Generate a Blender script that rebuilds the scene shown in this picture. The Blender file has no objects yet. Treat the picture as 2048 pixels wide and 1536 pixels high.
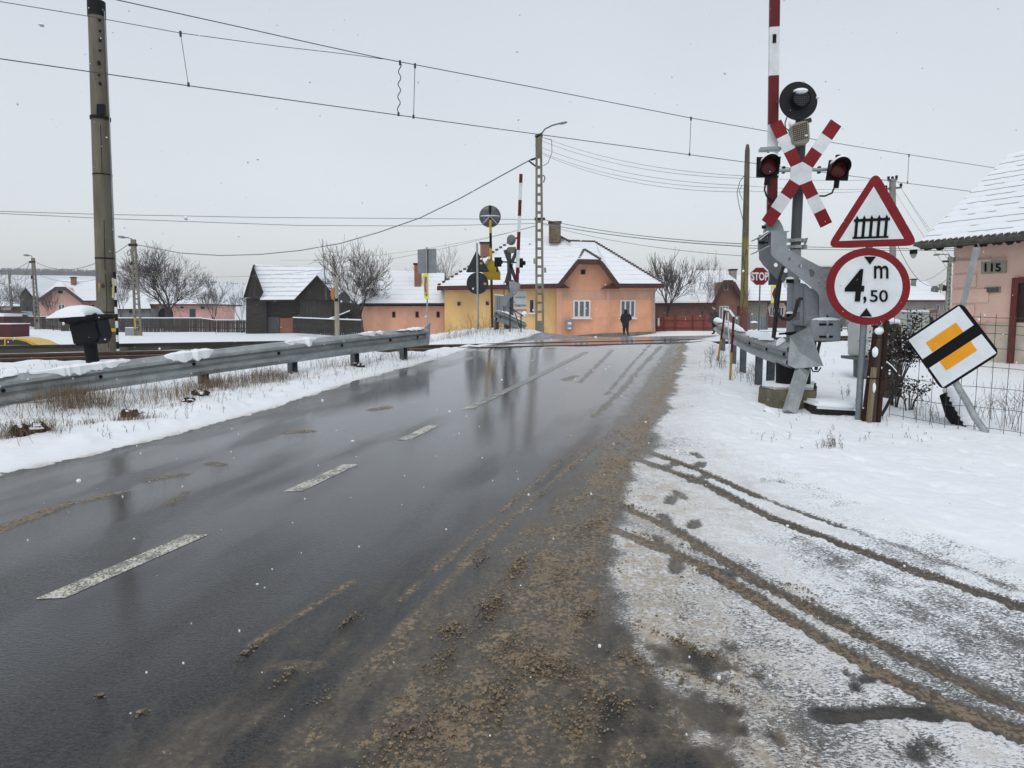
import bpy, bmesh, math, random
import numpy as np
from mathutils import Vector, Matrix
rnd = random.Random(7)
S = bpy.context.scene
C = S.collection
R_ = math.radians
# ---------------------------------------------------------------- camera
EYE = Vector((0.0, 0.0, 1.62)); PITCH = R_(5.6); F = 1430.0
cd = bpy.data.cameras.new("camera"); cam = bpy.data.objects.new("camera", cd); C.objects.link(cam)
cam.location = EYE; cam.rotation_euler = (R_(90) - PITCH, 0, 0)
cd.sensor_width = 36.0; cd.lens = 36.0 * F / 2048.0; cd.clip_end = 3000; cd.clip_start = 0.05
S.camera = cam
# ---------------------------------------------------------------- sky, sun, exposure
SUN_EL, SUN_AZ = R_(58), R_(200)
w = bpy.data.worlds.new("World"); S.world = w; w.use_nodes = True
nt = w.node_tree; nt.nodes.clear()
wo = nt.nodes.new('ShaderNodeOutputWorld')
sky = nt.nodes.new('ShaderNodeTexSky'); sky.sky_type = 'NISHITA'; sky.sun_disc = False
sky.sun_elevation = SUN_EL; sky.sun_rotation = SUN_AZ; sky.air_density = 1.0; sky.dust_density = 4.0
b1 = nt.nodes.new('ShaderNodeBackground'); b1.inputs[1].default_value = 0.05   # thin clear-sky component
nt.links.new(sky.outputs[0], b1.inputs[0])
tc = nt.nodes.new('ShaderNodeTexCoord'); sx = nt.nodes.new('ShaderNodeSeparateXYZ')
nt.links.new(tc.outputs['Generated'], sx.inputs[0])
cr = nt.nodes.new('ShaderNodeValToRGB')                                          # overcast cloud layer, brighter overhead
cr.color_ramp.elements[0].position = 0.0; cr.color_ramp.elements[0].color = (0.69, 0.705, 0.715, 1)
cr.color_ramp.elements[1].position = 1.0; cr.color_ramp.elements[1].color = (0.50, 0.53, 0.55, 1)
e = cr.color_ramp.elements.new(0.5); e.color = (0.49, 0.52, 0.535, 1)
e = cr.color_ramp.elements.new(0.22); e.color = (0.60, 0.615, 0.62, 1)
nt.links.new(sx.outputs['Z'], cr.inputs[0])
b2 = nt.nodes.new('ShaderNodeBackground'); b2.inputs[1].default_value = 1.0
cn = nt.nodes.new('ShaderNodeTexNoise'); cn.inputs['Scale'].default_value = 1.6; cn.inputs['Detail'].default_value = 3
nt.links.new(tc.outputs['Generated'], cn.inputs['Vector'])
cm = nt.nodes.new('ShaderNodeMapRange'); cm.inputs[1].default_value = .3; cm.inputs[2].default_value = .7
cm.inputs[3].default_value = .94; cm.inputs[4].default_value = 1.06
nt.links.new(cn.outputs[0], cm.inputs[0]); nt.links.new(cm.outputs[0], b2.inputs[1])
nt.links.new(cr.outputs[0], b2.inputs[0])
ad = nt.nodes.new('ShaderNodeAddShader')
nt.links.new(b1.outputs[0], ad.inputs[0]); nt.links.new(b2.outputs[0], ad.inputs[1]); nt.links.new(ad.outputs[0], wo.inputs[0])
sl = bpy.data.lights.new("sun", 'SUN'); sl.energy = 0.5; sl.angle = R_(25); sl.color = (1.0, 0.97, 0.93)
so = bpy.data.objects.new("sun", sl); C.objects.link(so)
so.rotation_euler = (R_(90) - SUN_EL, 0, math.pi - SUN_AZ)
S.view_settings.view_transform = 'Standard'; S.view_settings.look = 'None'
S.view_settings.exposure = 0.07; S.view_settings.gamma = 1.0; S.view_settings.use_curve_mapping = False
S.cycles.max_bounces = 6; S.cycles.diffuse_bounces = 3; S.cycles.transparent_max_bounces = 6
S.cycles.use_denoising = True; S.cycles.denoiser = 'OPENIMAGEDENOISE'; S.cycles.denoising_input_passes = 'RGB_ALBEDO_NORMAL'; S.cycles.denoising_prefilter = 'ACCURATE'
# ---------------------------------------------------------------- pixel rays (photo 2048 x 1536)
cP, sP = math.cos(PITCH), math.sin(PITCH)
def ray(px, py):
    u, v = (px - 1024.0) / F, (py - 768.0) / F
    return Vector((u, cP - v * sP, -(sP + v * cP)))
def at(px, py, Y):
    d = ray(px, py); return EYE + d * (Y / d.y)
NQ = Vector((-0.469, 0.883, 0.0))                   # across the railway
TQ = Vector((0.883, 0.469, 0.0))                    # along the railway
def onq(px, py, q):                                 # point on the vertical plane q metres across
    d = ray(px, py); return EYE + d * (q / d.dot(NQ))
# ---------------------------------------------------------------- noise and terrain
_rs = np.random.RandomState(3); _pm = _rs.permutation(256); _pm = np.concatenate([_pm, _pm, _pm])
_ga = _rs.rand(256) * 2 * np.pi; _gx, _gy = np.cos(_ga), np.sin(_ga)
def pn(x, y):
    x = np.asarray(x, float); y = np.asarray(y, float)
    xi = np.floor(x).astype(int); yi = np.floor(y).astype(int); xf = x - xi; yf = y - yi
    def g(i, j):
        h = _pm[(_pm[(xi + i) & 255] + yi + j) & 255]
        return _gx[h] * (xf - i) + _gy[h] * (yf - j)
    u = xf * xf * xf * (xf * (xf * 6 - 15) + 10); v = yf * yf * yf * (yf * (yf * 6 - 15) + 10)
    a = g(0, 0) * (1 - u) + g(1, 0) * u; b = g(0, 1) * (1 - u) + g(1, 1) * u
    return a * (1 - v) + b * v
def fbm(x, y, o=4):
    s = 0; a = 1.0
    for k in range(o):
        s = s + a * pn(x * 2 ** k + 17.3 * k, y * 2 ** k + 5.1 * k); a *= .5
    return s
def sst(a, b, x):
    t = np.clip((np.asarray(x, float) - a) / (b - a), 0, 1); return t * t * (3 - 2 * t)
_qs = np.linspace(-40, 140, 3601)
_hq = np.interp(_qs, [-40, -10, 0, 3, 6, 9, 12.3, 13, 17.6, 19.2, 24, 30, 60, 140], [-.9, -.35, 0, .2, .4, .61, .87, .93, .93, .82, .15, 0, 0, -.2])
_k = np.hanning(25); _k /= _k.sum(); _hq = np.convolve(np.pad(_hq, 12, mode='edge'), _k, 'valid')
QT = 14.05                                           # track centre line
def hz(x, y):
    x = np.asarray(x, float); y = np.asarray(y, float)
    q = NQ.x * x + NQ.y * y
    h = np.interp(q, _qs, _hq)
    h = h - 1.0 * sst(20, 27, q) * np.exp(-((x + 24) / 13) ** 2 - ((y - 34) / 13) ** 2)
    h = h + .40 * sst(22, 30, q) * sst(7, 12, x)
    h = h + .30 * np.exp(-((x + .6) / 2.0) ** 2 - ((y - 20.6) / 1.6) ** 2)
    return h
def gnd(px, py):
    d = ray(px, py); t = .5
    while t < 400:
        p = EYE + d * t
        if p.z < float(hz(p.x, p.y)): break
        t += .05 + t * .01
    a, b = t - .05 - t * .01 - .02, t
    for _ in range(30):
        m = (a + b) / 2; p = EYE + d * m
        if p.z < float(hz(p.x, p.y)): b = m
        else: a = m
    return EYE + d * b
def gp(*px): return [gnd(x, y) for x, y in px]
def field(pts, X, Y):
    best = np.full(X.shape, 1e9); side = np.zeros(X.shape)
    for a, b in zip(pts[:-1], pts[1:]):
        ex, ey = b[0] - a[0], b[1] - a[1]; L = ex * ex + ey * ey + 1e-12
        t = np.clip(((X - a[0]) * ex + (Y - a[1]) * ey) / L, 0, 1)
        dx, dy = X - a[0] - t * ex, Y - a[1] - t * ey; d = np.hypot(dx, dy)
        m = d < best; best = np.where(m, d, best); side = np.where(m, np.sign(ex * dy - ey * dx), side)
    return best, side                                 # side > 0: left of the direction of travel
# ---------------------------------------------------------------- materials
MATS = {}
class NB:                                             # small node-tree builder
    def __init__(s, name):
        s.m = bpy.data.materials.new(name); s.m.use_nodes = True; s.t = s.m.node_tree; s.t.nodes.clear()
        s.out = s.n('ShaderNodeOutputMaterial')
    def n(s, ty, **kw):
        n = s.t.nodes.new(ty)
        for k, v in kw.items(): setattr(n, k, v)
        return n
    def l(s, a, b): s.t.links.new(a, b)
    def set(s, n, i, v):
        if hasattr(v, 'is_output'): s.l(v, n.inputs[i])
        elif v is not None: n.inputs[i].default_value = v
    def noise(s, vec, scale, detail=3, rough=.55, dist=0):
        n = s.n('ShaderNodeTexNoise'); s.set(n, 'Vector', vec); n.inputs['Scale'].default_value = scale
        n.inputs['Detail'].default_value = detail; n.inputs['Roughness'].default_value = rough; n.inputs['Distortion'].default_value = dist
        return n.outputs[0]
    def math(s, op, a, b=None, c=None, clamp=False):
        n = s.n('ShaderNodeMath', operation=op); n.use_clamp = clamp
        s.set(n, 0, a); s.set(n, 1, b); s.set(n, 2, c); return n.outputs[0]
    def ramp(s, v, a, b, lo=0., hi=1., kind='SMOOTHSTEP'):
        n = s.n('ShaderNodeMapRange', interpolation_type=kind)
        for i, x in enumerate((v, a, b, lo, hi)): s.set(n, i, x)
        return n.outputs[0]
    def mix(s, f, a, b):
        n = s.n('ShaderNodeMix', data_type='RGBA')
        s.set(n, 0, f)
        for i, x in ((6, a), (7, b)):
            if isinstance(x, tuple): x = (x + (1,))[:4]
            s.set(n, i, x)
        return n.outputs[2]
    def bump(s, h, strength, dist=.01, nrm=None):
        n = s.n('ShaderNodeBump'); s.set(n, 'Height', h); s.set(n, 'Strength', strength); n.inputs['Distance'].default_value = dist
        if nrm is not None: s.l(nrm, n.inputs['Normal'])
        return n.outputs[0]
    def bsdf(s, col, rough, nrm=None, metal=0., spec=.5, **kw):
        n = s.n('ShaderNodeBsdfPrincipled')
        if isinstance(col, tuple): col = (col + (1,))[:4]
        s.set(n, 'Base Color', col); s.set(n, 'Roughness', rough); s.set(n, 'Metallic', metal); s.set(n, 'Specular IOR Level', spec)
        if nrm is not None: s.l(nrm, n.inputs['Normal'])
        for k, v in kw.items(): s.set(n, k, v)
        return n.outputs[0]
    def mixsh(s, f, a, b):
        n = s.n('ShaderNodeMixShader'); s.set(n, 0, f); s.l(a, n.inputs[1]); s.l(b, n.inputs[2]); return n.outputs[0]
    def done(s, sh): s.l(sh, s.out.inputs[0]); return s.m
    def obj(s): return s.n('ShaderNodeTexCoord').outputs['Object']
    def pos(s): return s.n('ShaderNodeNewGeometry').outputs['Position']
    def sep(s, v):
        n = s.n('ShaderNodeSeparateXYZ'); s.l(v, n.inputs[0]); return n.outputs
    def scale(s, v, sc):
        n = s.n('ShaderNodeMapping'); s.l(v, n.inputs[0]); n.inputs['Scale'].default_value = sc; return n.outputs[0]
SNOWC = (.83, .87, .91)
def M(name, c, r=.6, var=.25, sc=6., bump=.12, metal=0., c2=None, st=(1, 1, 1), snow=0., spec=.28, fine=1.):
    """plain surface with uneven colour, a second stain colour, fine grain; snow > 0 lets snow lie on upward faces"""
    if name in MATS: return MATS[name]
    b = NB(name); v = b.scale(b.obj(), st)
    n1 = b.noise(v, sc, 5, .6); n2 = b.noise(v, sc * 7 * fine, 4, .6)
    dark = tuple(x * (1 - var) for x in c[:3]); lite = tuple(min(1, x * (1 + var * .6)) for x in c[:3])
    col = b.mix(b.ramp(n1, .3, .7), dark, lite)
    if c2 is not None: col = b.mix(b.ramp(b.noise(v, sc * .6, 6, .7), .5, .72), col, c2)
    col = b.mix(b.ramp(n2, .35, .65, 0., .35), col, dark)
    rg = b.ramp(n2, .2, .8, max(0, r - .08), min(1, r + .1))
    nr = b.bump(n2, bump, .01)
    sh = b.bsdf(col, rg, nr, metal, spec)
    if snow > 0:
        nz = b.sep(b.n('ShaderNodeNewGeometry').outputs['Normal'])[2]
        k = b.math('ADD', nz, b.math('MULTIPLY', b.math('SUBTRACT', b.noise(b.obj(), 9, 4), .5), 1.3))
        sh = b.mixsh(b.ramp(k, 1.0 - snow, 1.12 - snow), sh, b.bsdf(SNOWC, .7, b.bump(b.noise(b.obj(), 40, 3), .2)))
    MATS[name] = b.done(sh); return MATS[name]
def snow_mat(name='snow'):
    if name in MATS: return MATS[name]
    b = NB(name); v = b.obj()
    nr = b.bump(b.noise(v, 60, 4, .6), .25, .01)
    col = b.mix(b.noise(v, 3, 3), (.80, .845, .89), (.86, .89, .92))
    MATS[name] = b.done(b.bsdf(col, .65, nr, 0, .3)); return MATS[name]
def roof_mat(name, rows, lines=.5, tile=(.2, .13, .1), sharp=.12):
    """snow lying on tile courses: the course edges show through in thin broken lines"""
    if name in MATS: return MATS[name]
    b = NB(name); v = b.obj(); x, y, z = b.sep(v)[:3]
    wob = b.math('MULTIPLY', b.math('SUBTRACT', b.noise(v, 1.3, 2), .5), .10)
    fr = b.math('FRACT', b.math('MULTIPLY', b.math('ADD', z, wob), rows))
    edge = b.ramp(fr, sharp, 0.0)
    brk = b.ramp(b.noise(b.scale(v, (1, 1, 3)), 2.2, 5, .7), .30, .55)
    tl = b.math('MULTIPLY', edge, b.math('MULTIPLY', brk, lines))
    bare = b.math('MULTIPLY', b.ramp(b.noise(v, .9, 6, .75), .67, .72), .45)
    k = b.math('MAXIMUM', tl, bare)
    col = b.mix(k, b.mix(b.noise(v, .7, 3), (.76, .80, .85), (.85, .88, .92)), tile)
    nr = b.bump(fr, .5, .03)
    MATS[name] = b.done(b.bsdf(col, .7, nr, 0, .25)); return MATS[name]
# ---------------------------------------------------------------- mesh builder and object helpers
class MB:
    def __init__(s): s.v = []; s.f = []; s.m = []
    def add(s, vs, fs, mi=0):
        k = len(s.v); s.v += [tuple(a) for a in vs]; s.f += [tuple(i + k for i in f) for f in fs]; s.m += [mi] * len(fs); return s
    def box(s, c, sz, R=None, mi=0):
        c = Vector(c); h = Vector(sz) / 2
        vs = [Vector((a * h.x, b * h.y, d * h.z)) for a in (-1, 1) for b in (-1, 1) for d in (-1, 1)]
        if R is not None: vs = [R @ a for a in vs]
        return s.add([a + c for a in vs], [(0, 1, 3, 2), (4, 6, 7, 5), (0, 4, 5, 1), (2, 3, 7, 6), (0, 2, 6, 4), (1, 5, 7, 3)], mi)
    def beam(s, a, b, wd, th, mi=0, up=(0, -1, 0)):       # wd across (perp to up), th along up
        a, b = Vector(a), Vector(b); d = (b - a); L = d.length; d.normalize(); u = Vector(up); u = (u - d * u.dot(d)).normalized(); x = d.cross(u)
        R = Matrix((x, u, d)).transposed()
        return s.box((a + b) / 2, (wd, th, L), R, mi)
    def tube(s, pts, r, n=8, mi=0, cap=True):
        pts = [Vector(p) for p in pts]; rs = r if isinstance(r, (list, tuple)) else [r] * len(pts)
        vs = []; fs = []; ref = None
        for i, p in enumerate(pts):
            d = (pts[min(i + 1, len(pts) - 1)] - pts[max(i - 1, 0)]).normalized()
            if ref is None: ref = Vector((1, 0, 0)) if abs(d.x) < .8 else Vector((0, 0, 1))
            x = (ref - d * ref.dot(d)).normalized(); y = d.cross(x); ref = x
            for k in range(n):
                a = 2 * math.pi * k / n; vs.append(p + (x * math.cos(a) + y * math.sin(a)) * rs[i])
        for i in range(len(pts) - 1):
            for k in range(n):
                fs.append((i * n + k, i * n + (k + 1) % n, (i + 1) * n + (k + 1) % n, (i + 1) * n + k))
        if cap and n > 2: fs.append(tuple(range(n - 1, -1, -1))); fs.append(tuple((len(pts) - 1) * n + k for k in range(n)))
        return s.add(vs, fs, mi)
    def prism(s, poly, dv, mi=0):                         # planar polygon (3d points) extruded by vector dv
        dv = Vector(dv); n = len(poly); vs = [Vector(p) for p in poly] + [Vector(p) + dv for p in poly]
        return s.add(vs, [tuple(range(n)), tuple(range(2 * n - 1, n - 1, -1))] + [(i + n, (i + 1) % n + n, (i + 1) % n, i) for i in range(n)], mi)
    def ball(s, c, r, seg=10, ring=6, mi=0, top=False, jit=0):
        c = Vector(c); r = Vector((r, r, r)) if isinstance(r, (int, float)) else Vector(r); vs = []; fs = []
        a1 = math.pi / 2 if top else math.pi
        for i in range(ring + 1):
            t = a1 * i / ring
            for k in range(seg):
                a = 2 * math.pi * k / seg; j = 1 + (rnd.random() - .5) * jit
                vs.append(c + Vector((r.x * math.sin(t) * math.cos(a) * j, r.y * math.sin(t) * math.sin(a) * j, r.z * math.cos(t) * j)))
        for i in range(ring):
            for k in range(seg):
                fs.append((i * seg + k, (i + 1) * seg + k, (i + 1) * seg + (k + 1) % seg, i * seg + (k + 1) % seg))
        if top: fs.append(tuple(ring * seg + k for k in range(seg)))
        return s.add(vs, fs, mi)
    def sweep(s, path, prof, mi=0, nrm=None, closed=True, scales=None):  # prof: (out, up) pairs; out is horizontal, to the right of travel
        path = [Vector(p) for p in path]; n = len(prof); vs = []; fs = []
        for i, p in enumerate(path):
            d = path[min(i + 1, len(path) - 1)] - path[max(i - 1, 0)]; o = Vector((d.y, -d.x, 0)).normalized()
            sc = scales[i] if scales else 1
            for a, b in prof: vs.append(p + o * a * sc + Vector((0, 0, b * sc)))
        m = n if closed else n - 1
        for i in range(len(path) - 1):
            for k in range(m): fs.append((i * n + k, i * n + (k + 1) % n, (i + 1) * n + (k + 1) % n, (i + 1) * n + k))
        if closed: fs.append(tuple(range(n - 1, -1, -1))); fs.append(tuple((len(path) - 1) * n + k for k in range(n)))
        return s.add(vs, fs, mi)
    def make(s, name, mats, parent=None, smooth=False, bevel=0., fix=True):
        me = bpy.data.meshes.new(name); me.from_pydata(s.v, [], s.f)
        for m in (mats if isinstance(mats, (list, tuple)) else [mats]): me.materials.append(m)
        me.polygons.foreach_set('material_index', s.m)
        if fix:
            bm = bmesh.new(); bm.from_mesh(me); bmesh.ops.recalc_face_normals(bm, faces=bm.faces)
            if bevel:
                es = [e for e in bm.edges if len(e.link_faces) == 2 and e.calc_face_angle(0) > .6]
                if es: bmesh.ops.bevel(bm, geom=es, offset=bevel, segments=2, affect='EDGES', clamp_overlap=True)
            bm.to_mesh(me); bm.free()
        if smooth:
            me.shade_smooth()
            try: me.set_sharp_from_angle(angle=R_(42))
            except Exception: pass
        o = bpy.data.objects.new(name, me); C.objects.link(o)
        if parent is not None: o.parent = parent.o if isinstance(parent, Th) else parent
        return o
def tag(o, label=None, cat=None, group=None, kind=None):
    for k, v in (('label', label), ('category', cat), ('group', group), ('kind', kind)):
        if v: o[k] = v
    return o
class Th:
    """a thing: an Empty at its base; p() finds local points on the thing's own upright plane"""
    def __init__(s, name, label, cat, loc, rz=0., group=None):
        s.o = bpy.data.objects.new(name, None); C.objects.link(s.o); s.o.empty_display_size = .2
        s.loc = Vector(loc); s.R = Matrix.Rotation(rz, 3, 'Z'); s.o.location = s.loc; s.o.rotation_euler = (0, 0, rz)
        tag(s.o, label, cat, group)
    def p(s, px, py, dy=0.):
        o = s.R.transposed() @ (EYE - s.loc); d = s.R.transposed() @ ray(px, py); t = (dy - o.y) / d.y
        return o + d * t
    def px(s, py=640, px=1024):                        # metres per photo pixel at the thing
        return s.loc.y / F
    def P(s, *pts, dy=0.): return [s.p(a, b, dy) for a, b in pts]
def ground_at(x, y, dz=0.): return Vector((x, y, float(hz(x, y)) + dz))
def curve_mesh(cu):
    o = bpy.data.objects.new('tmp', cu); C.objects.link(o)
    dg = bpy.context.evaluated_depsgraph_get(); me = bpy.data.meshes.new_from_object(o.evaluated_get(dg))
    bpy.data.objects.remove(o); bpy.data.curves.remove(cu); return me
def text(s, T, box, dy, mat, parent, name='lettering', bold=0., shear=0., depth=.003):
    """lettering fitted into the photo-pixel box (x0, y0, x1, y1) on the thing's plane"""
    cu = bpy.data.curves.new('tmp', 'FONT'); cu.body = s; cu.offset = bold; cu.resolution_u = 4; cu.shear = shear
    me = curve_mesh(cu)
    co = np.zeros(len(me.vertices) * 3); me.vertices.foreach_get('co', co); co = co.reshape(-1, 3)
    a, b = co.min(0), co.max(0); mb = MB()
    out = []
    for x, y, _ in co:
        fx = (x - a[0]) / (b[0] - a[0]); fy = (y - a[1]) / (b[1] - a[1])
        out.append(T.p(box[0] + (box[2] - box[0]) * fx, box[3] + (box[1] - box[3]) * fy, dy))
    n = len(out); fs = [tuple(p.vertices) for p in me.polygons]
    mb.add(out + [q + Vector((0, -depth, 0)) for q in out], fs + [tuple(i + n for i in f) for f in fs])
    bpy.data.meshes.remove(me)
    return mb.make(name, mat, parent, fix=False)
def plate(T, outer, holes, dy, th, mat, parent, name):
    """flat plate with real holes; outlines in photo pixels on the thing's plane"""
    cu = bpy.data.curves.new('tmp', 'CURVE'); cu.dimensions = '2D'; cu.fill_mode = 'BOTH'; cu.extrude = th / 2
    rings = [[T.p(x, y, dy) for x, y in outer]]
    for (hx, hy, hr) in holes: rings.append([T.p(hx + hr * math.cos(a), hy + hr * math.sin(a), dy) for a in [2 * math.pi * i / 16 for i in range(16)]])
    for rg in rings:
        sp = cu.splines.new('POLY'); sp.points.add(len(rg) - 1); sp.use_cyclic_u = True
        for pt, q in zip(sp.points, rg): pt.co = (q.x, q.z, 0, 1)
    me = curve_mesh(cu); mb = MB()
    mb.add([(v.co.x, dy - v.co.z, v.co.y) for v in me.vertices], [tuple(p.vertices) for p in me.polygons])
    bpy.data.meshes.remove(me)
    return mb.make(name, mat, parent)
def circ(cx, cy, rx, ry, n=32): return [(cx + rx * math.cos(2 * math.pi * i / n), cy + ry * math.sin(2 * math.pi * i / n)) for i in range(n)]
def rounded(pts, r, k=5):
    out = []; n = len(pts)
    for i in range(n):
        p = Vector(pts[i]); a = (Vector(pts[i - 1]) - p); b = (Vector(pts[(i + 1) % n]) - p)
        a = p + a.normalized() * min(r, a.length / 2); b = p + b.normalized() * min(r, b.length / 2)
        for j in range(k + 1):
            t = j / k; out.append(tuple(a * (1 - t) ** 2 + p * 2 * t * (1 - t) + b * t * t))
    return out
def face_cam(loc): return -math.atan2(loc[0], loc[1])
# ================================================================ GROUND, ROAD, SNOW
EL = gp((0, 950), (220, 903), (400, 857), (560, 812), (700, 766), (850, 725), (960, 694), (1010, 683), (1056, 674))
EL = [EL[0] + (EL[0] - EL[1]) * 1.5 + Vector((0, -1.5, 0)), ] + EL + [Vector((1.6, 22.5, 0)), Vector((2.0, 26, 0))]
BR = gp((1378, 682), (1366, 725), (1345, 790), (1300, 880), (1262, 960), (1236, 1050), (1232, 1140), (1262, 1260), (1350, 1400), (1420, 1536))
BR = [Vector((8.5, 27, 0)), Vector((6.2, 22, 0))] + BR + [Vector((.8, 1.4, 0))]
ES = gp((1302, 862), (1400, 905), (1530, 965), (1700, 1050), (1850, 1115), (2048, 1190)); ES = ES + [ES[-1] + (ES[-1] - ES[-2]) * 6]
def grow(a, b, s0, g):
    out = [a]; s = s0
    while out[-1] < b: s *= g; out.append(out[-1] + s)
    return out
xs = np.array([-v for v in grow(8.0, 520, .1, 1.13)][::-1][:-1] + list(np.arange(-8.0, -3.6, .06)) + list(np.arange(-3.6, 5.2, .024)) + list(np.arange(5.2, 9.0, .06)) + grow(9.0, 520, .1, 1.13))
ys = np.array([-v for v in grow(-.8, 60, .2, 1.35)][::-1][:-1] + list(np.arange(.8, 9.5, .024)) + list(np.arange(9.5, 13, .05)) + list(np.arange(13, 25, .10)) + grow(25, 720, .12, 1.10))
GX, GY = np.meshgrid(xs, ys)
near = (GY < 28) & (GY > -3) & (np.abs(GX) < 12)
H = hz(GX, GY); Q = NQ.x * GX + NQ.y * GY
X, Y = GX[near], GY[near]; q = Q[near]
dL, sL = field(EL, X, Y); left = dL * sL              # > 0: verge left of the road
dB, sB = field(BR, X, Y); right = dB * sB             # BR runs towards the camera: > 0 = right side
dS, sS = field(ES, X, Y); clean = dS * sS             # > 0: unbroken snow
n1 = fbm(X * 1.1, Y * 1.1, 4); n2 = fbm(X * 4 + 9, Y * 4, 3); n3 = fbm(X * 13, Y * 13 + 3, 3)
# ragged left edge of the snow
sn = sst(-.03, .05, left + n1 * .06 + n2 * .055 + n3 * .05)
edgeR = right + n1 * .10 + n2 * .06
cleanf = sst(-.05, .55, clean + n1 * .15)
bySlope = sst(.0, .6, edgeR - .05)
far = sst(8.5, 10.5, Y)                               # beside the main road further up the snow begins at the slush
crust = .53 + .20 * n1 + .12 * n2
crust = crust + .16 * sst(3.2, 5.5, Y + .3 * X) * 1.0
rsn = np.maximum(sst(-.16, .10, edgeR) * np.clip(crust, .2, .85), np.maximum(cleanf, far) * sst(.10, .75 , edgeR))
sn = np.maximum(sn, rsn)
# slush thrown up along the right of the lane, thinning out towards the middle of the road
core = gp((1376, 690), (1352, 740), (1318, 800), (1272, 870), (1225, 960), (1150, 1080), (1080, 1230), (1010, 1380), (930, 1536)); core = core + [Vector((-.6, 1.2, 0))]
dC, sC = field(core, X, Y); cs = dC * sC
wid = np.interp(Y, [1.2, 2.5, 4, 6, 9, 14, 19], [.42, .42, .36, .26, .28, .34, .40])
slush = np.exp(-(cs / wid) ** 2) * np.interp(Y, [1, 3, 5, 8], [.74, .78, .95, 1.15])
lim = gp((60, 1536), (420, 1330), (800, 1130), (1040, 960), (1190, 850), (1260, 780)); lim = [lim[0] + (lim[0] - lim[1])] + lim
dM, sM = field(lim, X, Y); inl = -dM * sM
sparse = sst(-.25, .9, inl) * (1 - sst(.3, .7, right)) * sst(11, 6, Y)
rdx, rdy = .30, .954                                   # general direction of the lane
u_, v_ = X * rdy - Y * rdx, X * rdx + Y * rdy
streak = fbm(u_ * 7.0, v_ * .8, 3)
slush = np.maximum(slush, sparse * (.47 + .45 * streak + .25 * n2))
slush = slush * (.78 + .42 * n2 + .30 * n1 + .40 * streak)
def line(px, wd, amt, wob=.04):
    d, _ = field(gp(*px), X, Y); return amt * np.exp(-((d + n2 * wob) / wd) ** 2)
for px, wd, a in [(((1150, 900), (1040, 990), (930, 1085), (800, 1200)), .025, .62), (((1240, 850), (1120, 950), (1000, 1060), (880, 1180), (760, 1310)), .03, .66),
                  (((1322, 692), (1282, 735), (1235, 790), (1185, 835)), .05, .46), (((1300, 690), (1262, 730), (1212, 790)), .035, .42), (((1338, 700), (1296, 765), (1262, 815)), .04, .46),
                  (((240, 985), (130, 1010), (0, 1058), (-120, 1100)), .05, .95), (((420, 927), (440, 930)), .05, .9), (((575, 865), (620, 862)), .05, .8), (((745, 820), (772, 815)), .06, .8),
                  (((300, 960), (360, 950)), .06, .6), (((1225, 700), (1195, 730), (1160, 765)), .05, .36), (((1130, 760), (1150, 752)), .06, .6), (((330, 1010), (372, 985)), .04, .5),
                  (((500, 1290), (600, 1230), (700, 1165)), .02, .8), (((560, 1330), (640, 1330)), .02, .5)]:
    slush = np.maximum(slush, line(px, wd, a))
# wheel tracks and bare patches in the crust of the side road
tr = np.zeros_like(X); trk = np.zeros_like(X)
def track(px, wd, a=1., brown=.5):
    global tr, trk
    pp = gp(*px)
    if px[-1][0] > 2000: pp.append(pp[-1] + (pp[-1] - pp[-2]).normalized() * 9)
    d, _ = field(pp, X, Y); m = sst(wd * 1.15, wd * .75, d + n2 * wd * .42 + n3 * wd * .25) * a
    tr = np.maximum(tr, m); trk = np.maximum(trk, m * brown)
track(((1235, 905), (1400, 963), (1530, 1030), (1700, 1095), (1850, 1150), (2060, 1222)), .055, 1, .45)
track(((1255, 888), (1400, 942), (1520, 995)), .045, .95, .55)
track(((1520, 995), (1600, 1025), (1680, 1053)), .04, .55, .35)
track(((1680, 1053), (1850, 1112), (2060, 1190)), .035, .22, .25)
track(((1250, 905), (1420, 985), (1560, 1062), (1760, 1160), (2060, 1290)), .05, .12, .1)
track(((1230, 940), (1400, 1010), (1600, 1110), (2060, 1345)), .09, .10, .2)
track(((1190, 1010), (1420, 1105), (1620, 1225), (2060, 1440)), .13, .16, .25)
track(((1160, 975), (1350, 1060), (1500, 1155), (1700, 1258), (1900, 1355), (2060, 1425)), .046, 1, .6)
track(((1200, 1050), (1330, 1100), (1420, 1140), (1560, 1226), (1750, 1342), (1900, 1412), (2060, 1470)), .05, 1, .72)
track(((1650, 1432), (1800, 1425), (1920, 1432), (2060, 1480)), .045, .85, .2)
for (cx, cy, r, a) in [(1712, 1355, .045, 1), (1420, 1330, .09, .8), (1400, 1445, .10, .9), (1440, 1145, .04, .6), (1830, 1500, .05, .6), (1360, 1520, .09, .9), (1350, 1310, .09, .8), (1540, 965, .05, .25)]:
    g0 = gnd(cx, cy); d = np.hypot((X - g0.x) / 1.5, Y - g0.y); m = sst(r * 1.9, r * .35, d + (n2 * 1.6 + n3 * 1.2) * r) * a; tr = np.maximum(tr, m)
FOOT = [(1332, 936), (1350, 925), (1395, 912), (1412, 952), (1383, 957), (1360, 990), (1388, 1050), (1343, 1000), (1330, 1040), (1400, 930), (1352, 1130), (1322, 1085)]
for k, (cx, cy) in enumerate(FOOT):
    g0 = gnd(cx, cy); an = 1.1 + (k % 3) * .25; dx, dy = X - g0.x, Y - g0.y
    a_, b_ = dx * math.cos(an) + dy * math.sin(an), -dx * math.sin(an) + dy * math.cos(an)
    m = sst(1.15, .8, np.hypot(a_ / .13, b_ / .05) + n2 * .35 + n3 * .35) * .55; tr = np.maximum(tr, m); trk = np.maximum(trk, m * .5)
sn = sn * (1 - tr); slush = np.maximum(slush * (1 - tr * .6), trk)
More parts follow.
